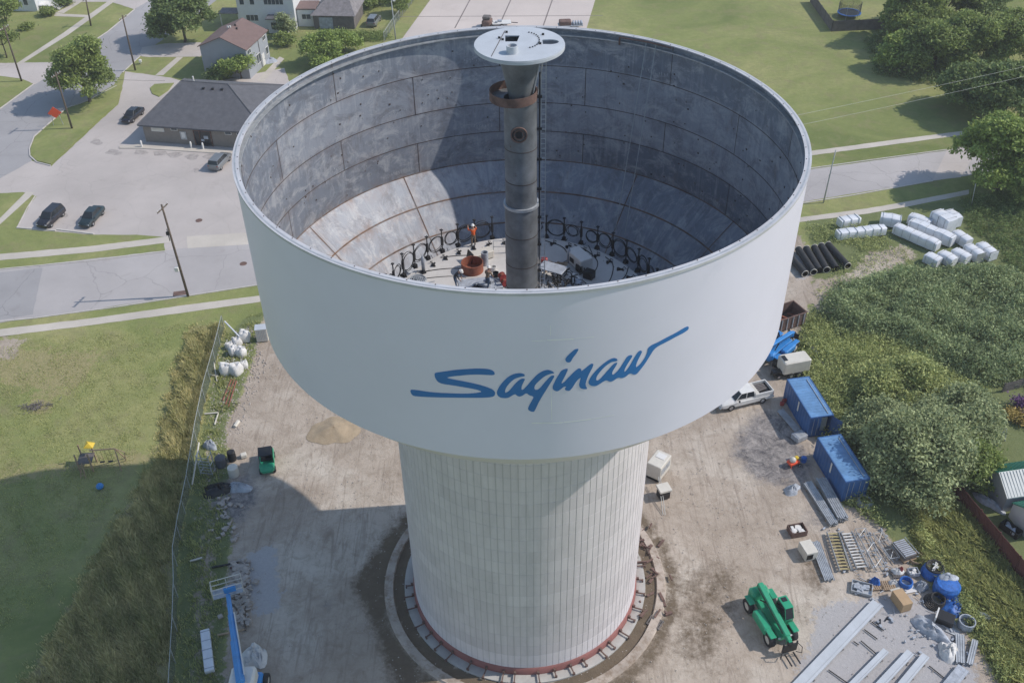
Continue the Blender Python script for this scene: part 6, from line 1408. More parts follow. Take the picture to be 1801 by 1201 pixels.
for y in (-.25,.25): mb.tube([(-1.2,-.7+y*0,1.3),(-1.2+y,-1.5,0)],.04,5)
[mb.tube([(-1.45,-.8-.2*k,1.1-.27*k),(-.95,-.8-.2*k,1.1-.27*k)],.03,5) for k in range(4)]; mb.build('ladder','wood',t)
mb=MB(); mb.sphere((0,0,.32),.34,12,8); mb.lathe([(.3,.3),(.36,.3),(.36,.36),(.3,.36)],12,closed=True); o=mb.build('ride_on_toy','blue',smooth=True); solo(o,at(177,859),0,'blue round toy on the shaded lawn below the playset','toy')
mb=MB(); rq=random.Random(81)
for k in range(70):
    a=rq.uniform(0,6.28); x,y=rq.gauss(0,.8),rq.gauss(0,.35); L_=rq.uniform(.3,.8); mb.tube([(x,y,rq.uniform(.02,.25)),(x+math.cos(a)*L_,y+math.sin(a)*L_,rq.uniform(.02,.3))],.03,4)
solo(mb.build('brush_pile','grey_wood'),at(62,716),.2,'small grey-brown pile of dead twigs on the lawn at the left','brush pile')['kind']='stuff'
# ================================================================ FENCES, SHEDS, GARDEN AT THE RIGHT
def fence(name,pts,h,m,label,parts='boards',post='post',sp=2.4,th=.06,grp=None):
    o0=Vector((*pts[0],0)); t=thing(name,label,'fence',o0,0,grp); mb=MB()
    for a,b in zip(pts,pts[1:]):
        a,b=Vector((*a,0)),Vector((*b,0)); L=(b-a).length; n=max(1,int(L/.2)); an=head(a,b)
        for k in range(n): p=a.lerp(b,(k+.5)/n)-o0; mb.box((p.x,p.y,h/2+rnd.uniform(-.02,.02)),(L/n*.93,th*.5,h),an)
        for zz_ in (.4,h-.3): c=(a+b)/2-o0; mb.box((c.x,c.y,zz_),(L,th,.09),an)
    mb.build(parts,m,t)
    for a,b in zip(pts,pts[1:]):
        a,b=Vector((*a,0)),Vector((*b,0)); n=max(1,int((b-a).length/sp))
        for k in range(n+1): p=a.lerp(b,k/n)-o0; MB().box((p.x,p.y,h/2+.05),(.1,.1,h+.1)).build(post,m,t)
    return t
A=at(1697,862,1.8); B=at(1801,985,1.8); dv=(B-A); fence('board_fence',[tuple((A-dv*.35)[:2]),tuple((A+dv*1.6)[:2])],1.8,'redfence','red-brown board fence running past the green-roofed sheds')
def gable_house(t,L,Wd,he,hr,wall,roof,over=.3,gable='x',th=.12,wm=None):
    """footprint L along x, Wd along y, ridge along x"""
    mb=MB(); mb.add([(-L/2,-Wd/2,0),(L/2,-Wd/2,0),(L/2,Wd/2,0),(-L/2,Wd/2,0),(-L/2,-Wd/2,he),(L/2,-Wd/2,he),(L/2,Wd/2,he),(-L/2,Wd/2,he),(-L/2,0,hr),(L/2,0,hr)],[(0,1,5,4),(2,3,7,6),(1,2,6,9,5),(3,0,4,8,7)]); mb.build('wall',wall,t)
    s=(hr-he)/(Wd/2)
    for sg,rm_ in ((-1,roof[0]),(1,roof[1])):
        mb=MB(); y0=sg*(Wd/2+over); z0=he-s*over; xs=L/2+over
        mb.add([(-xs,y0,z0+.02),(xs,y0,z0+.02),(xs,0,hr+.02),(-xs,0,hr+.02),(-xs,y0,z0+.02+th),(xs,y0,z0+.02+th),(xs,0,hr+.02+th),(-xs,0,hr+.02+th)],[(0,3,2,1) if sg<0 else (0,1,2,3),(4,5,6,7) if sg<0 else (4,7,6,5),(0,1,5,4) if sg<0 else (1,0,4,5),(1,2,6,5) if sg<0 else (2,1,5,6),(3,0,4,7) if sg<0 else (0,3,7,4)]); mb.build('roof',rm_,t)
def window(t,x,y,z_,w,h,side,fr='white',n=1):
    """side: 0 -> faces -y, 1 -> +x, 2 -> +y, 3 -> -x"""
    rz=[0,PI/2,PI,-PI/2][side]; e=MB(); e.box((0,-.03,h/2+.03),(w+.14,.10,.07)); e.box((0,-.03,-h/2-.03),(w+.14,.10,.07))
    for k in range(n+1): e.box((-w/2+w*k/n+(-.03 if k==0 else .03 if k==n else 0),-.03,0),(.06,.09,h))
    f=e.build('window',fr,t); f.location=(x,y,z_); f.rotation_euler.z=rz; MB().box((0,-.012,0),(w,.03,h)).build('pane','winglass',f); return f
def ribs(t,L,Wd,he,hr,m,sgs=(-1,1),over=.3,sp=.3):
    s=(hr-he)/(Wd/2); mb=MB(); n=int(L/sp)
    for sg in sgs:
        for k in range(n+1):
            x=-L/2+L*k/n; mb.tube([(x,sg*(Wd/2+over-.02),he-s*over+.15),(x,sg*.05,hr+.14)],.035,4)
    mb.build('roof_ribs',m,t)
a,b=at(1722,849),at(1761,901); hd=head(a,b)+PI/2; Wd=(b-a).length; L=6.5; c=(a+b)/2+Vector((math.cos(hd),math.sin(hd),0))*(L/2)
t=thing('shed','larger white shed with one green and one pale ribbed roof slope behind the red-brown fence','shed',(c.x,c.y,0),hd); gable_house(t,L,Wd,2.0,3.2,'house_grey',('ribbed_pale','teal_roof'),.15); ribs(t,L,Wd,2.0,3.2,'ribbed_pale',(-1,),.15); ribs(t,L,Wd,2.0,3.2,'teal_roof',(1,),.15)  # one roof slope coloured pale, the other green
a,b=at(1773,908),at(1806,950); hd=head(a,b)+PI/2; Wd=(b-a).length; c=(a+b)/2+Vector((math.cos(hd),math.sin(hd),0))*2.0
t=thing('shed','smaller white shed with a green ribbed roof at the right edge below the larger one','shed',(c.x,c.y,0),hd); gable_house(t,4,Wd,1.7,2.6,'house_white',('teal_roof','teal_roof'),.12); ribs(t,4,Wd,1.7,2.6,'teal_roof',(-1,1),.12)
openbox('cage_crate',1776,935,(1.8,.8,.7),-1.0,'dark','dark wire crate between the smaller shed and the red-brown fence','crate','tarp_grey',.03)
heap('junk_pile',1738,885,1.6,.5,.5,'tarp_grey',91,'grey junk heaped between the larger shed and the red-brown fence','junk',-1.0)
# greenhouse with torn plastic, garden
t=thing('greenhouse','low plastic-covered greenhouse half hidden by the big olive tree','greenhouse',at(1722,738),R_(-62)); t.scale=(.62,.8,.72); mb=MB(); n=10
vs=[];
for i in range(n+1):
    a=PI*i/n; vs+=[(-2.6,-1.7*math.cos(a),1.9*math.sin(a)**.8),(2.6,-1.7*math.cos(a),1.9*math.sin(a)**.8)]
mb.add(vs,[(2*i,2*i+1,2*i+3,2*i+2) for i in range(n)]+[tuple(range(0,2*n+2,2))[::-1],tuple(range(1,2*n+3,2))]); mb.build('plastic_cover','tarp_grey',t)
for x in (-2.6,-1.3,0,1.3,2.6): MB().tube([(x,-1.74*math.cos(PI*i/n),1.94*math.sin(PI*i/n)**.8) for i in range(n+1)],.04,5).build('hoop','white',t)
fence('board_fence',[tuple(at(1762,690)[:2]),tuple(at(1830,672)[:2])],1.2,'grey_wood','low grey board fence in the garden behind the greenhouse')
for k,(X,Y,m_,w_,h_,lab) in enumerate([(1794,718,'flower_purple',.6,1.4,'purple flowering bush at the right edge beside yellow flowers'),(1781,735,'flower_yellow',.8,.8,'yellow-flowered clump left of the purple bush'),(1799,744,'flower_yellow',.6,.7,'yellow-flowered clump at the right edge below the purple bush')]):
    tree('flower_bush',lab,'flower bush',X,Y,w_,h_,m_,900,.13,.1,6,200+k,None,None,False)
mb=MB(); [mb.tube([(-.3,y,0),(-.2,y*.7,1.2),(.1,y*.4,1.5),(.3,y,0)],.05,5) for y in (-.3,.3)]; solo(mb.build('garden_arch','white'),at(1760,772),0,'small white garden arch at the lower right of the greenhouse','garden arch')
# ================================================================ BUILDINGS, UPPER LEFT
u=Vector((.984,-.177,0)); nn=Vector((.177,.984,0)); A0=at(241,220,3.0); A0.z=0
t=thing('brick_building','single-storey taupe building with a large dark hipped roof, partly behind the tank','building',A0,math.atan2(u.y,u.x))
ov=.5; LL,DD=20.6,17.2; mb=MB(); mb.box((LL/2,DD/2,1.5),(LL-2*ov,DD-2*ov,3.0)); mb.build('wall','taupe',t)
rl=(4.2,8.3,6.7); rr_=(11.9,8.1,6.7)
mb=MB(); vs=[(0,0,3.0),(LL,0,3.0),(LL,DD,3.0),(0,DD,3.0),rl,rr_,(0,0,2.78),(LL,0,2.78),(LL,DD,2.78),(0,DD,2.78)]
mb.add(vs,[(0,1,5,4),(1,2,5),(2,3,4,5),(3,0,4),(6,7,1,0),(7,8,2,1),(8,9,3,2),(9,6,0,3),(9,8,7,6)]); rf_=mb.build('roof','roof_dark',t)
mb=MB()
for a,b in (((0,0,3.02),rl),((LL,0,3.02),rr_),((LL,DD,3.02),rr_),((0,DD,3.02),rl),(rl,rr_)): mb.tube([a,b],.09,5)
mb.build('ridge_caps','roof_dark',rf_)
for k in range(3): mb=MB(); mb.box((0,0,.12),(.35,.3,.3)); o=mb.build('roof_vent','black',t); x=8.3+k*1.5; o.location=(x,7.0,3+3.7*7.0/8.2)
mb=MB(); mb.tube([(0,0,0),(0,0,1.1)],.12,8); o=mb.build('chimney_pipe','white',t); o.location=(6.0,8.8,6.2)
def winb(x,z_,w,h,m='winglass'):
    f=MB().box((0,-.02,0),(w+.14,.08,h+.14)).build('window','white' if m!='dark' else 'grey_wood',t); f.location=(x,ov-.03,z_); MB().box((0,-.05,0),(w,.06,h)).build('pane',m,f)
winb(2.9,2.2,1.9,.45,'cream'); winb(5.6,2.45,.9,.25,'winglass'); winb(14.2,2.4,.9,.35,'winglass'); winb(16.2,2.4,1.2,.3,'winglass')
f=MB().box((0,-.03,0),(.95,.08,1.3)).build('notice_board','galv',t); f.location=(6.9,ov-.03,1.5); MB().box((0,-.05,.1),(.55,.06,.9)).build('notice','white',f)
dr=MB(); dr.box((-1.35,-.05,0),(.14,.14,2.5)); dr.box((1.35,-.05,0),(.14,.14,2.5)); dr.box((0,-.05,1.22),(2.7,.14,.12)); dr.box((-.45,-.05,0),(.10,.14,2.4)); d_=dr.build('door','rust',t); d_.location=(10.0,ov-.02,1.25); MB().box((0,-.03,-.02),(2.55,.05,2.35)).build('pane','glass',d_)
mb=MB(); mb.box((.5,-.08,.2),(.7,.03,.5)); mb.box((-.1,-.08,-.3),(.5,.03,.35)); mb.build('door_posters','tarp_grey',d_)
for k,(X,Y,lab) in enumerate([(250,259,'white bollard at the left front corner of the dark-roofed building'),(337,261,'white bollard left of the glass door of the dark-roofed building'),(358,263,'white bollard directly before the glass door of the dark-roofed building')]):
    mb=MB(); mb.lathe([(.14,0),(.14,1.0),(.08,1.1),(0,1.12)],12); solo(mb.build('bollard','white',smooth=True),at(X,Y,.02),0,lab,'bollard','bollards before the building')
mb=MB(); mb.lathe([(0,0),(.35,0),(.42,.7),(.3,.75),(0,.7)],14,rev=True); solo(mb.build('planter','dark',smooth=True),at(371,254,.12),0,'round dark planter right of the glass door','planter')
# grey gabled house
e0,e1,e2=at(346,83,5.2),at(434,88,5.2),at(472,53,5.2); Wd=(e1-e0).length-.6; hd=head(e1,e2); L=(e2-e1).length-.5; dx=Vector((math.cos(hd),math.sin(hd),0)); c=(e0+e1)/2+dx*(L/2+.25); 
t=thing('gabled_house','two-storey grey house with a low brown gabled roof behind the dark-roofed building','house',(c.x,c.y,0),hd)
gable_house(t,L,Wd,5.2,7.0,'house_grey',('roof_brown','roof_brown'),.3)
for x in (-3.2,3.0): window(t,x,-Wd/2,4.4,1.2,.7,0,n=2)
window(t,-.2,-Wd/2,2.0,1.5,1.5,0,n=2); window(t,3.4,-Wd/2,2.0,.9,1.2,0); 
f=MB().box((0,-.03,0),(1.0,.08,2.1)).build('door','white',t); f.location=(1.6,-Wd/2,1.1); MB().box((.35,-.1,0),(.08,.06,.1)).build('handle','black',f)
mb=MB(); mb.tube([(.6,-Wd/2-.06,5.0),(.6,-Wd/2-.06,.1)],.05,5); mb.build('downpipe','grey_wood',t)
for k,(x,y) in enumerate(((.4,.8),(1.0,-.3),(-.1,.1),(.2,-.9))):
    o=MB().box((0,0,.15),(.22,.22,.4)).build('roof_vent','white' if k%2==0 else 'black',t); o.location=(x,y,7.0-abs(y)*1.8/(Wd/2)+.12)
heap('garden_clutter',474,108,1.6,1.2,.5,'tarp_grey',95,'dark patio clutter on the pale paving at the side of the grey house','clutter',.5)
sheet('patio',[(452,142),(478,115),(492,100),(500,104),(484,122),(462,146)],.02,'walk')
# white two-storey house
q0,q1=at(424,52),at(522,52); hd=head(q0,q1); L=(q1-q0).length; c=(q0+q1)/2+Vector((-math.sin(hd),math.cos(hd),0))*4.5
t=thing('white_house','white two-storey house with rows of dark windows and a reddish roof at the top edge','house',(c.x,c.y,0),hd); gable_house(t,L,9,6.2,8.2,'house_white',('roof_red','roof_red'),.4)
for x,w_,n in ((-L*.40,.8,1),(-L*.22,.8,1),(L*.16,3.6,5)): window(t,x,-4.5,5.2,w_,1.0,0,n=n)
window(t,-L*.26,-4.5,2.2,2.2,1.1,0,n=3)
pm=MB(); pm.box((L*.22,-5.5,1.3),(3.6,1.9,2.6)); pm.build('porch','house_white',t); mb=MB(); mb.bbox((L*.22,-5.6,2.75),(4.2,2.5,.18),.03); mb.build('porch_roof','roof_dark',t); window(t,L*.22,-6.46,1.4,2.4,1.3,0,n=2)
mb=MB(); mb.bbox((L/2+1.8,-1.0,1.6),(3.4,4.2,3.2),.03); mb.build('side_wing','house_white',t); window(t,L/2+1.8,-3.1,1.9,1.6,.9,0,n=2)
mb=MB(); mb.bbox((L/2+1.8,-1.0,3.35),(3.8,4.6,.25),.05); mb.build('wing_roof','roof_brown',t)
mb=MB(); mb.bbox((-L/2-2.0,-2.2,2.7),(4.2,3.0,.2),.04); mb.build('carport_roof','roof_grey',t); mb=MB(); [mb.box((-L/2-x,-3.5,1.3),(.15,.15,2.6)) for x in (.4,3.8)]; mb.build('carport_post','white',t)
# far white outbuilding and grey garage
q=at(556,22); t=thing('outbuilding','small white outbuilding between the white house and the grey-roofed garage','outbuilding',q,R_(0)); gable_house(t,4.2,3.5,2.4,3.0,'house_white',('house_white','house_white'),.2); window(t,-.6,-1.75,1.5,.7,.8,0); window(t,.8,-1.75,1.5,1.0,.8,0,n=2)
q0,q1=at(556,52),at(628,52); hd=head(q0,q1)-.05; c=(q0+q1)/2+Vector((0,1,0))*4.2
t=thing('garage','low dark garage with a worn grey hipped roof at the top edge','garage',(c.x,c.y,0),hd); L=(q1-q0).length; mb=MB(); mb.box((0,0,1.3),(L,8,2.6)); mb.build('wall','grey_wood',t)
mb=MB(); X,Yy=L/2+.4,4.4; mb.add([(-X,-Yy,2.6),(X,-Yy,2.6),(X,Yy,2.6),(-X,Yy,2.6),(-1.2,0,5.2),(2.2,0,5.2)],[(0,1,5,4),(1,2,5),(2,3,4,5),(3,0,4),(3,2,1,0)]); mb.build('roof','roof_grey',t); MB().box((-1.5,-4.03,1.1),(2.6,.06,2.1)).build('garage_door','tarp_grey',t)
car('dark blue-grey old vehicle parked in the shade right of the grey-roofed garage',658,42,R_(80),'car_grey','suv')
# white porch house at the top left corner
q=at(62,22); t=thing('white_house','white house with a porch stair, glimpsed behind trees in the top left corner','house',q+Vector((-4.0,5,0)),R_(-8)); gable_house(t,10,8,5.6,8.0,'house_white',('roof_grey','roof_grey'),.4)
for x in (-3,0,3): window(t,x,-4,4.4,.9,1.3,0); window(t,x,-4,1.9,.9,1.3,0)
for y in (-2,1.5): window(t,5,y,3.4,.9,1.4,1)
mb=MB(); mb.box((6.2,-1.5,.9),(2.4,3.6,.15)); [mb.box((7.5+.3*k,-1.5,.8-.17*k),(.32,2.6,.1)) for k in range(5)]
for y in (-2.8,-.2): mb.tube([(5.2,y,1.9),(7.4,y,1.9),(9.0,y,1.0)],.06,5); [mb.tube([(7.4+.4*k,y,1.9-.22*k),(7.4+.4*k,y,.9-.22*k)],.03,4) for k in range(5)]
mb.build('porch_stair','white',t)
# house at the upper right corner
q=at(1792,-4); t=thing('grey_house','grey house corner at the very top right beyond the trees','house',q+Vector((5,4,0)),R_(10)); gable_house(t,12,8,3,5,'house_white',('roof_grey','roof_grey'),.4); window(t,-4,-4,1.6,1.4,1.1,0,n=2)
# fence and trampoline at the top
fence('board_fence',[tuple(at(1425,4)[:2]),tuple(at(1462,56)[:2]),tuple(at(1600,50)[:2]),tuple(at(1650,48)[:2])],2.0,'grey_wood','tall weathered board fence turning a corner round the trampoline lawn')
t=thing('trampoline','round black trampoline with dark safety net on the fenced lawn','trampoline',at(1492,30),0); mb=MB(); mb.lathe([(0,.85),(1.9,.85),(1.9,.80),(0,.80)],28,rev=True); mb.build('mat','black',t)
mb=MB(); ringy(mb,1.88,2.2,.82,.9,28); mb.build('padding','blue_tarp',t); 
for k in range(6): a=k*PI/3; MB().tube([(2.15*math.cos(a),2.15*math.sin(a),0),(2.15*math.cos(a),2.15*math.sin(a),2.9)],.04,5).build('leg','galv',t)
mb=MB(); 
for zz_ in np.arange(1.1,2.9,.12): mb.tube(arc_pts((0,0,zz_),2.0,24,(1,0,0),(0,1,0)),.014,3,False)
for k in range(60): a=k*PI/30; mb.tube([(2*math.cos(a),2*math.sin(a),.9),(2*math.cos(a),2*math.sin(a),2.85)],.014,3,False)
mb.build('safety_net','black',t)
# chain fence by the concrete slab
cf=[at(676,74),at(690,52),at(708,28),at(724,8),at(738,-12)]; t=thing('chain_link_fence','pale chain-link fence along the left edge of the concrete slab','fence',cf[0]); mb=MB(); o0=cf[0]
for a,b in zip(cf,cf[1:]):
    n=int((b-a).length/.35)
    for k in range(n):
        p=a.lerp(b,k/n)-o0; q=a.lerp(b,(k+1)/n)-o0; mb.tube([p+Vector((0,0,.05)),q+Vector((0,0,1.7))],.015,3,False); mb.tube([q+Vector((0,0,.05)),p+Vector((0,0,1.7))],.015,3,False); mb.tube([p+Vector((0,0,.9)),q+Vector((0,0,.9))],.015,3,False)
mb.build('mesh','chain',t); MB().tube([p-o0+Vector((0,0,1.75)) for p in cf],.04,5).build('top_rail','chain',t)
for a,b in zip(cf,cf[1:]):
    for k in range(3): p=a.lerp(b,k/3)-o0; MB().tube([p,p+Vector((0,0,1.85))],.05,6).build('post','chain',t)
# things on the slab just over the rim
t=thing('road_roller','brown-hooded machine on the concrete slab behind the tank rim','machine',at(857,48),R_(80)); MB().bbox((0,0,1.0),(2.6,1.7,1.3),.3).build('hood','rust',t); mb=MB(); mb.bbox((-.2,0,1.95),(1.4,1.5,.5),.1); mb.build('cab','grey_wood',t)
for x in (-.9,.9):
    for s in (-1,1): wheel(t,x,s*.85,.42,.3)
t=thing('flat_trailer','low white flatbed trailer with gear beside the brown-hooded machine','trailer',at(882,46),R_(5)); mb=MB(); mb.bbox((0,0,.7),(3.6,1.9,.16),.03); mb.build('deck','white',t); mb=MB(); mb.bbox((-.3,.2,.95),(.8,.6,.3),.05); mb.bbox((-1.0,-.4,.95),(.5,.4,.3),.05); mb.build('cargo','tarp_grey',t); MB().tube([(1.8,0,.6),(3.1,0,.45)],.08,5).build('drawbar','black',t)
for s in (-1,1): wheel(t,0,s*.95,.36,.2)
t=thing('flat_trailer','brown-loaded low trailer just over the tank rim at the right end of the slab','trailer',at(1003,50),R_(4)); mb=MB(); mb.bbox((0,0,.7),(4.6,1.9,.16),.03); mb.build('deck','galv',t); mb=MB(); mb.bbox((-1.0,0,1.15),(2.2,1.6,.8),.1); mb.build('cargo','rust',t); mb=MB(); [mb.bbox((.6+.5*k,0,1.0),(.3,1.5,.4),.05) for k in range(4)]; mb.build('cargo','tarp_grey',t)
for s in (-1,1): wheel(t,0,s*.95,.36,.2)
# ================================================================ POLES, WIRES, SIGN
def upole(label,base,top,r=.16,m='wood_pole',arm=True,hgt=None):
    b=at(*base); best=None
    for q in np.arange(4,16,.1):            # height whose top projects to the pixel row, leaning sideways as in the photo
        p=at(*top,float(q)); e=math.hypot(p.x-b.x,p.y-b.y)
        if best is None or e<best[0]: best=(e,q,p)
    h=hgt or best[1]; p=at(*top,float(h)) if not hgt else best[2]
    t=thing('utility_pole',label,'utility pole',b,0,'utility poles'); tp=p-b; tp.z=h
    if Vector((tp.x,tp.y)).length>1.2: s=1.2/Vector((tp.x,tp.y)).length; tp.x*=s; tp.y*=s
    MB().tube([(0,0,-.1),tuple(tp*.5),tuple(tp)],[r,r*.85,r*.65],10).build('shaft',m,t,True)
    if arm:
        mb=MB(); mb.box((tp.x,tp.y,h-.5),(2.2,.11,.12),1.3); mb.build('crossarm',m,t)
        mb=MB(); [mb.tube([(tp.x+math.cos(1.3)*q,tp.y+math.sin(1.3)*q,h-.44),(tp.x+math.cos(1.3)*q,tp.y+math.sin(1.3)*q,h-.24)],.05,6) for q in (-1,-.5,.5,1)]; mb.build('insulators','white',t)
    return t,b+tp
t1,T1=upole('leaning utility pole with a white box halfway up, beside the road near the tank',(331,521),(284,360))
mb=MB(); mb.bbox((-.35,-.2,0),(.5,.35,.6),.05); o=mb.build('equipment_box','white',t1); o.location=(T1-Vector(t1.location))*.32; mb=MB(); mb.tube([(-.25,0,0),(-.25,0,1.6)],.05,5); mb.box((-.3,0,1.0),(.3,.2,.4)); o=mb.build('cable_riser','dark',t1); o.location=(T1-Vector(t1.location))*.62
t2,T2=upole('utility pole behind the orange road sign on the grass strip',(127,227),(97,127))
t3,T3=upole('utility pole on the lawn corner right of the big street tree',(238,124),(215,27))
t4,T4=upole('utility pole at the left edge by the driveway',(38,143),(6,45))
t5,T5=upole('utility pole at the top left between sidewalk and street',(160,46),(150,-6))
t6,T6=upole('slim grey pole beside the road right of the tank',(1448,357),(1470,264),.10,'wire',False)
t7,T7=upole('thin pale pole at the sidewalk end under the right trees',(1708,364),(1698,340),.06,'wire',False)
t8,T8=upole('white-grey light pole by the chain-link fence at the top',(696,70),(688,0),.13,'wire',False)
mb=MB(); mb.tube([(0,0,0),(.2,-.4,.15),(.5,-.9,.15)],.05,5); mb.bbox((.6,-1.0,.12),(.5,.22,.1),.03); o=mb.build('lamp_head','white',t8); o.location=(T8-Vector(t8.location))
def span(a,b,label,sag=.6,r=.03,m='wire',name='overhead_wire'):
    mb=MB(); mb.tube([(0,0,0)]+[tuple((b-a)*(k/14)+Vector((0,0,-sag*4*(k/14)*(1-k/14)))) for k in range(1,14)]+[tuple(b-a)],r,4); solo(mb.build(name,m),a,0,label,'wire','overhead wires')
span(T2+Vector((0,0,-.4)),at(290,142,6.0),'thin wire running from the pole behind the orange sign across the big street tree',.3,.02,'dark')
span(at(1200,243,10.5),at(1900,95,10.5),'upper of two pale overhead wires crossing the big field to the right',.3,.015)
span(at(1200,262,9.7),at(1900,112,9.7),'lower of two pale overhead wires crossing the big field to the right',.3,.015)
# orange road work sign
t=thing('road_sign','orange diamond road-work sign on two legs at the edge of the grass strip','road sign',at(103,221),R_(8))
mb=MB()
for s in (-1,1): mb.tube([(s*.75,0,0),(s*.55,0,1.9)],.05,5)
mb.build('leg','galv',t); mb=MB(); r_=1.05; vs=[(0,-.03,2.0-r_*.7),(r_,-.03,2.0+.1),(0,-.03,2.0+r_*1.1),(-r_,-.03,2.1)]; vb=[(x,.03,z_) for x,_,z_ in vs]; mb.add(vs+vb,[(0,1,2,3),(7,6,5,4),(0,4,5,1),(1,5,6,2),(2,6,7,3),(3,7,4,0)]); mb.build('sign_panel','orange',t)
mb=MB(); mb.box((0,-.05,1.95),(.9,.03,.08)); mb.box((0,-.05,2.2),(.7,.03,.08)); mb.build('sign_text_bars','black',t) if False else None
mb=MB(); mb.bbox((0,0,.55),(.5,.5,.55),.08); mb.tube([(0,0,.0),(0,0,.4)],.06,6); solo(mb.build('mailbox','white'),at(248,113),.3,'small white mailbox-like box on the lawn beside the utility pole','mailbox')
mb=MB(); mb.tube([(0,0,0),(0,0,1.0)],.05,5); mb.box((0,0,1.0),(.6,.1,.35)); solo(mb.build('garden_figure','black'),at(35,70),0,'small dark garden ornament on the top left lawn','ornament')
mb=MB(); mb.lathe([(0,.9),(.10,.88),(.16,.6),(.16,0)],10); solo(mb.build('vent_pipe','white',smooth=True),at(342,140,0),0,'white stub pipe rising behind the dark roof','pipe') if False else None
# ================================================================ TREES
tree('street_tree','big green street tree on the grass strip behind the orange road sign','tree',158,180,5.3,11.2,'leaf',30000,.26,.07,26,11)
tree('street_tree','dark leafy tree overhanging the street at the top, left of the brown-roofed house','tree',326,74,5.8,10.5,'leaf_dark',26000,.28,.10,22,12)
tree('tree','shady tree in the top left corner before the white porch house','tree',18,62,4.0,7.5,'leaf',8000,.28,.25,12,13)
tree('tree','thin tree by the left edge behind the first utility pole','tree',12,102,2.2,5.5,'leaf',3000,.24,.4,8,14)
for k,(X,Y,w_,h_,lf,lab) in enumerate([(85,28,1.4,1.6,'leaf','round green shrub beside the porch stair, nearer the lawn'),(112,12,1.6,1.8,'leaf_dark','dark shrub right of the porch stair'),(48,52,1.0,1.0,'leaf','low shrub at the foot of the white porch house'),
 (424,138,3.6,4.2,'leaf_bright','bright bushy shrub before the grey gabled house'),(386,143,2.2,2.2,'leaf_dark','dark low shrub against the grey gable wall'),(571,116,4.6,5.4,'leaf_bright','large feathery yellow-green bush just over the tank rim'),(606,92,3.2,3.8,'leaf_bright','smaller feathery bush right of the large yellow-green one'),
 (504,66,1.7,4.6,'leaf_olive','slim pale yellowish tree before the porch of the white house'),(500,80,1.8,1.8,'leaf','round green shrub under the slim pale tree'),(702,26,2.4,4.6,'leaf','tall green thicket behind the chain-link fence, nearer one'),(716,4,2.6,4.6,'leaf','tall green thicket behind the chain-link fence, at the top edge'),
 (648,14,3.4,3.0,'leaf','spreading green tree above the parked dark vehicle'),(600,40,1.4,3.2,'leaf_brown','bare brownish shrub before the grey-roofed garage')]):
    tree('shrub',lab,'shrub',X,Y,w_,h_,lf,int(900*w_*h_**.7),.2,.05,9,20+k,None,None,h_>4)
RT_=[(1596,78,6.0,11,'leaf','tall narrow-leaved tree behind the board fence at the top'),(1655,44,6.5,11,'leaf','tall leafy tree at the top edge right of the board fence'),(1722,40,5,8.5,'leaf_dark','dark tree near the top right corner'),
(1578,122,3.8,5.6,'leaf_bright','small light green tree at the tip of the tree group on the big field'),(1640,128,6.0,8.5,'leaf','broad tree in the middle of the right tree group'),(1700,122,6.0,9,'leaf','grey-green tree right of the broad middle one'),
(1768,118,5.6,9,'leaf','tree at the right edge above the power wires'),(1700,192,5.4,7.5,'leaf_dark','dark tree whose left side shades the field sidewalk'),(1762,215,6,9.5,'leaf_dark','dark tree at the right edge crossed by the power wires'),
(1752,335,6.2,12.0,'leaf_bright','bright green tree growing over the road at the right'),(1815,345,5.4,10,'leaf','green tree at the right edge beyond the road'),(1640,70,4,6,'leaf','tree behind the broad middle one')]
for k,(X,Y,w_,h_,lf,lab) in enumerate(RT_): tree('tree',lab,'tree',X,Y,w_,h_,lf,int(13000*(w_/4.6)**2),.27,.08,22,60+k,'trees in the group at the upper right')
tree('tree','tree standing just beyond the right edge shading the bundles','tree',1850,430,5,9,'leaf',7000,.3,.2,12,99) if False else None
tree('olive_tree','largest olive-grey tree beside the nearer blue container','tree',1610,842,5.4,6.6,'leaf_olive',36000,.18,.03,30,90)
tree('olive_tree','grey-green crown above and right of the largest olive-grey tree','tree',1668,775,4.6,5.2,'leaf_olive',24000,.18,.03,24,94)
tree('olive_tree','low olive bush-like tree behind the farther blue container','tree',1548,775,3.8,3.6,'leaf_olive',16000,.17,.03,20,95)
tree('olive_tree','smaller yellowish-green tree crown above the large olive one','tree',1590,705,5.2,3.0,'scrub',16000,.18,.04,18,91)
tree('olive_tree','dark green leafy tree right of the large olive one, beside the shed','tree',1692,850,3.0,4.6,'leaf',14000,.19,.05,16,93)
# ================================================================ MASS VEGETATION
blades('tall_grass',TALL,80000,.70,.06,'tallgrass',RG,'tall dry golden-green grass between the lawn and the site fence','tall grass',.6,1.6)
blades('tall_grass',W([(392,575),(372,660),(345,770),(300,860),(240,880),(285,740),(305,650),(333,575)]),16000,.8,.06,'tallgrass',RG,'golden standing grass along the upper part of the fence','tall grass',.5,1.2)
blades('weeds',SCRUB,9000,.35,.07,'tallgreen',RG,'patchy weeds in the dirt along the inside of the fence','weeds',.7,1.0)
blades('tall_grass',W([(1590,905),(1660,870),(1700,880),(1801,1010),(1880,1120),(1880,1280),(1790,1280),(1730,1150),(1680,1090),(1610,1000)]),26000,.7,.075,'tallgreen',RG,'long wind-laid yellow-green grass along the red-brown fence','tall grass',1.1,1.6)
RD=W([(1440,545),(1470,500),(1520,492),(1600,476),(1700,474),(1780,486),(1880,500),(1880,680),(1730,680),(1640,640),(1560,600),(1470,590)])
SG=W([(1400,600),(1430,550),(1480,580),(1580,600),(1640,640),(1740,690),(1700,760),(1560,760),(1520,860),(1560,930),(1490,890),(1450,760),(1415,690),(1400,645)])
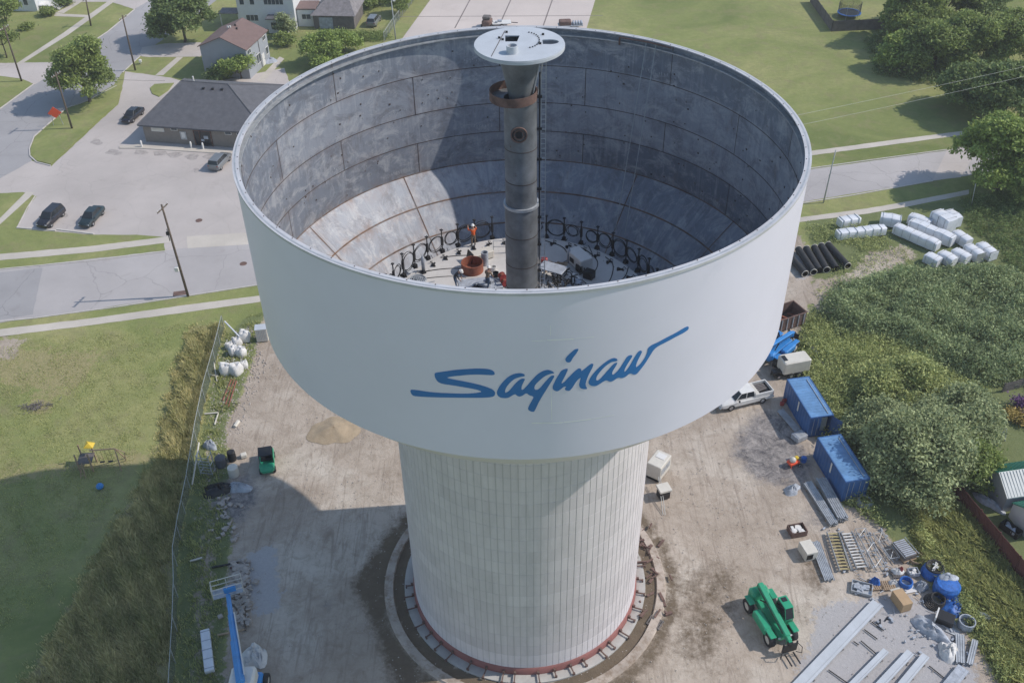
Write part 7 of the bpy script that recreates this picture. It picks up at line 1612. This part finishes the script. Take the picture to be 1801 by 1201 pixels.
blades('lawn_tufts',W([(-40,600),(330,565),(300,650),(270,760),(200,900),(100,1050),(-40,1150)]),38000,.10,.05,'tallgreen',RG,'uneven mown grass tufts of the left lawn','grass',.8,2.2)
leafmass('reed_bed',RD,70000,1.6,.20,'reed',RG,'dense blue-green reeds and brush behind the blue containers','reeds')
leafmass('scrub',SG,44000,.85,.16,'scrub',RG,'rough yellow-green weeds and brush sloping beside the containers','scrub')
leafmass('weeds',W([(1420,400),(1500,388),(1560,420),(1545,440),(1510,440),(1490,430),(1430,425)]),4000,.3,.14,'scrub',RG,'low weeds round the black pipes','weeds')
leafmass('weeds',W([(1500,440),(1560,425),(1600,445),(1620,470),(1560,480),(1490,500),(1450,530),(1430,520)]),1800,.4,.14,'scrub',RG,'patchy weeds between the black pipes and the reeds','weeds')
leafmass('brush',W([(1690,350),(1801,335),(1880,400),(1880,480),(1770,480),(1755,440),(1730,420),(1700,400)]),14000,1.0,.18,'leaf_dark',RG,'shaded dark undergrowth behind the white bundles','undergrowth')
leafmass('brush',W([(1560,880),(1600,900),(1640,1000),(1680,1060),(1740,1140),(1760,1201),(1800,1201),(1730,1100),(1690,1040),(1640,960),(1600,905)]),14000,.35,.14,'scrub',RG,'weedy green edge of the gravel yard','weeds')
leafmass('brush',W([(1520,70),(1660,60),(1700,100),(1640,150),(1540,130)]),12000,1.6,.25,'leaf_dark',RG,'dark undergrowth beneath the upper right trees','undergrowth')
leafmass('hedge',W([(555,60),(670,58),(690,66),(670,74),(555,72)]),5000,.9,.2,'leaf',RG,'rough green growth along the back of the fenced garden','hedge')
for k,(X,Y,rx) in enumerate([(200,268,14),(247,268,12),(280,270,12),(307,273,13),(338,276,12),(370,276,12),(170,250,10),(112,378,7),(345,300,5)]):
    sheet('oil_stain',[(X+rx*math.cos(a)*(1+.25*math.sin(3*a+k)),Y+5*math.sin(a)*(1+.2*math.sin(2*a+k))) for a in [2*PI*q/14 for q in range(14)]],.0085,'stain',jag=.12,seg=.3,sd=k)
# pebbles and clods in the work yard
def pebbles(name,poly,n,s0,s1,m,label):
    q=scatter(poly,n,RG); s=RG.uniform(s0,s1,n); base=np.array([(-1,-1,0),(1,-1,0),(1,1,0),(-1,1,0),(-.5,-.5,1),(.6,-.5,1),(.5,.5,1),(-.5,.6,1)],float)
    a=RG.uniform(0,6.28,n); ca,sa=np.cos(a),np.sin(a); v=base[None]*s[:,None,None]*np.array([.5,.4,.35]); x=v[...,0]*ca[:,None]-v[...,1]*sa[:,None]; y=v[...,0]*sa[:,None]+v[...,1]*ca[:,None]
    V=np.stack([x+q[:,0:1],y+q[:,1:2],v[...,2]-.01],-1).reshape(-1,3); F=np.array([(4,5,6,7),(0,1,5,4),(1,2,6,5),(2,3,7,6),(3,0,4,7)]); F=(np.arange(n)[:,None,None]*8+F[None]).reshape(-1,4); stuff(np_mesh(name,V,F,m),label,'stones')
pebbles('loose_stones',YARD,5000,.04,.12,'rubble','small stones and clods scattered over the dirt yard')
pebbles('loose_stones',W([(380,600),(440,570),(470,640),(430,760),(390,840),(350,900)]),900,.06,.20,'rubble','pale stones along the inside of the fence')
hz=bpy.data.materials.new('added_haze'); hz.use_nodes=True; hn=hz.node_tree; hn.nodes.remove(hn.nodes['Principled BSDF']); pv=hn.nodes.new('ShaderNodeVolumePrincipled'); pv.inputs['Density'].default_value=.0003; pv.inputs['Color'].default_value=(.94,.95,1,1); hn.links.new(pv.outputs[0],hn.nodes['Material Output'].inputs['Volume'])  # haze volume added to lighten shadows and soften contrast
hb=MB(); hb.box((0,1000,36),(5200,5200,74)); ho=hb.build('haze',hz); ho['kind']='stuff'; ho['label']='thin haze volume added over the whole site to lift shadows and soften contrast'; ho['category']='haze'
# ================================================================ CAMERA, LIGHT, WORLD
cam=bpy.data.cameras.new('camera'); co=bpy.data.objects.new('camera',cam); COL.objects.link(co); sc.camera=co
cam.sensor_fit='HORIZONTAL'; cam.sensor_width=36; cam.lens=FPX/1801*36; cam.clip_end=6000; cam.clip_start=.5
m3=Matrix((Vector(RT),Vector(UP),-Vector(_fw))).transposed(); m4=m3.to_4x4(); m4.translation=Vector(CAM); co.matrix_world=m4
AZ=R_(3.5); EL=R_(44.0); sd=Vector((math.cos(EL)*math.cos(AZ),math.cos(EL)*math.sin(AZ),math.sin(EL)))
sl=bpy.data.lights.new('sun','SUN'); sl.energy=3.4; sl.angle=R_(.5); sl.color=(1.0,.925,.84); so=bpy.data.objects.new('sun',sl); COL.objects.link(so); so.rotation_euler=sd.to_track_quat('Z','Y').to_euler()
w=bpy.data.worlds.new('World'); sc.world=w; w.use_nodes=True; nt=w.node_tree; bg=nt.nodes['Background']; sk=nt.nodes.new('ShaderNodeTexSky'); sk.sky_type='NISHITA'; sk.sun_disc=False; sk.sun_elevation=EL; sk.sun_rotation=PI/2-AZ; sk.air_density=1.3; sk.dust_density=.6; sk.ozone_density=1.5
nt.links.new(sk.outputs[0],bg.inputs[0]); bg.inputs[1].default_value=.137
sc.view_settings.view_transform='Standard'; sc.view_settings.look='None'; sc.view_settings.exposure=.13; sc.view_settings.gamma=1
sc.render.engine='CYCLES'
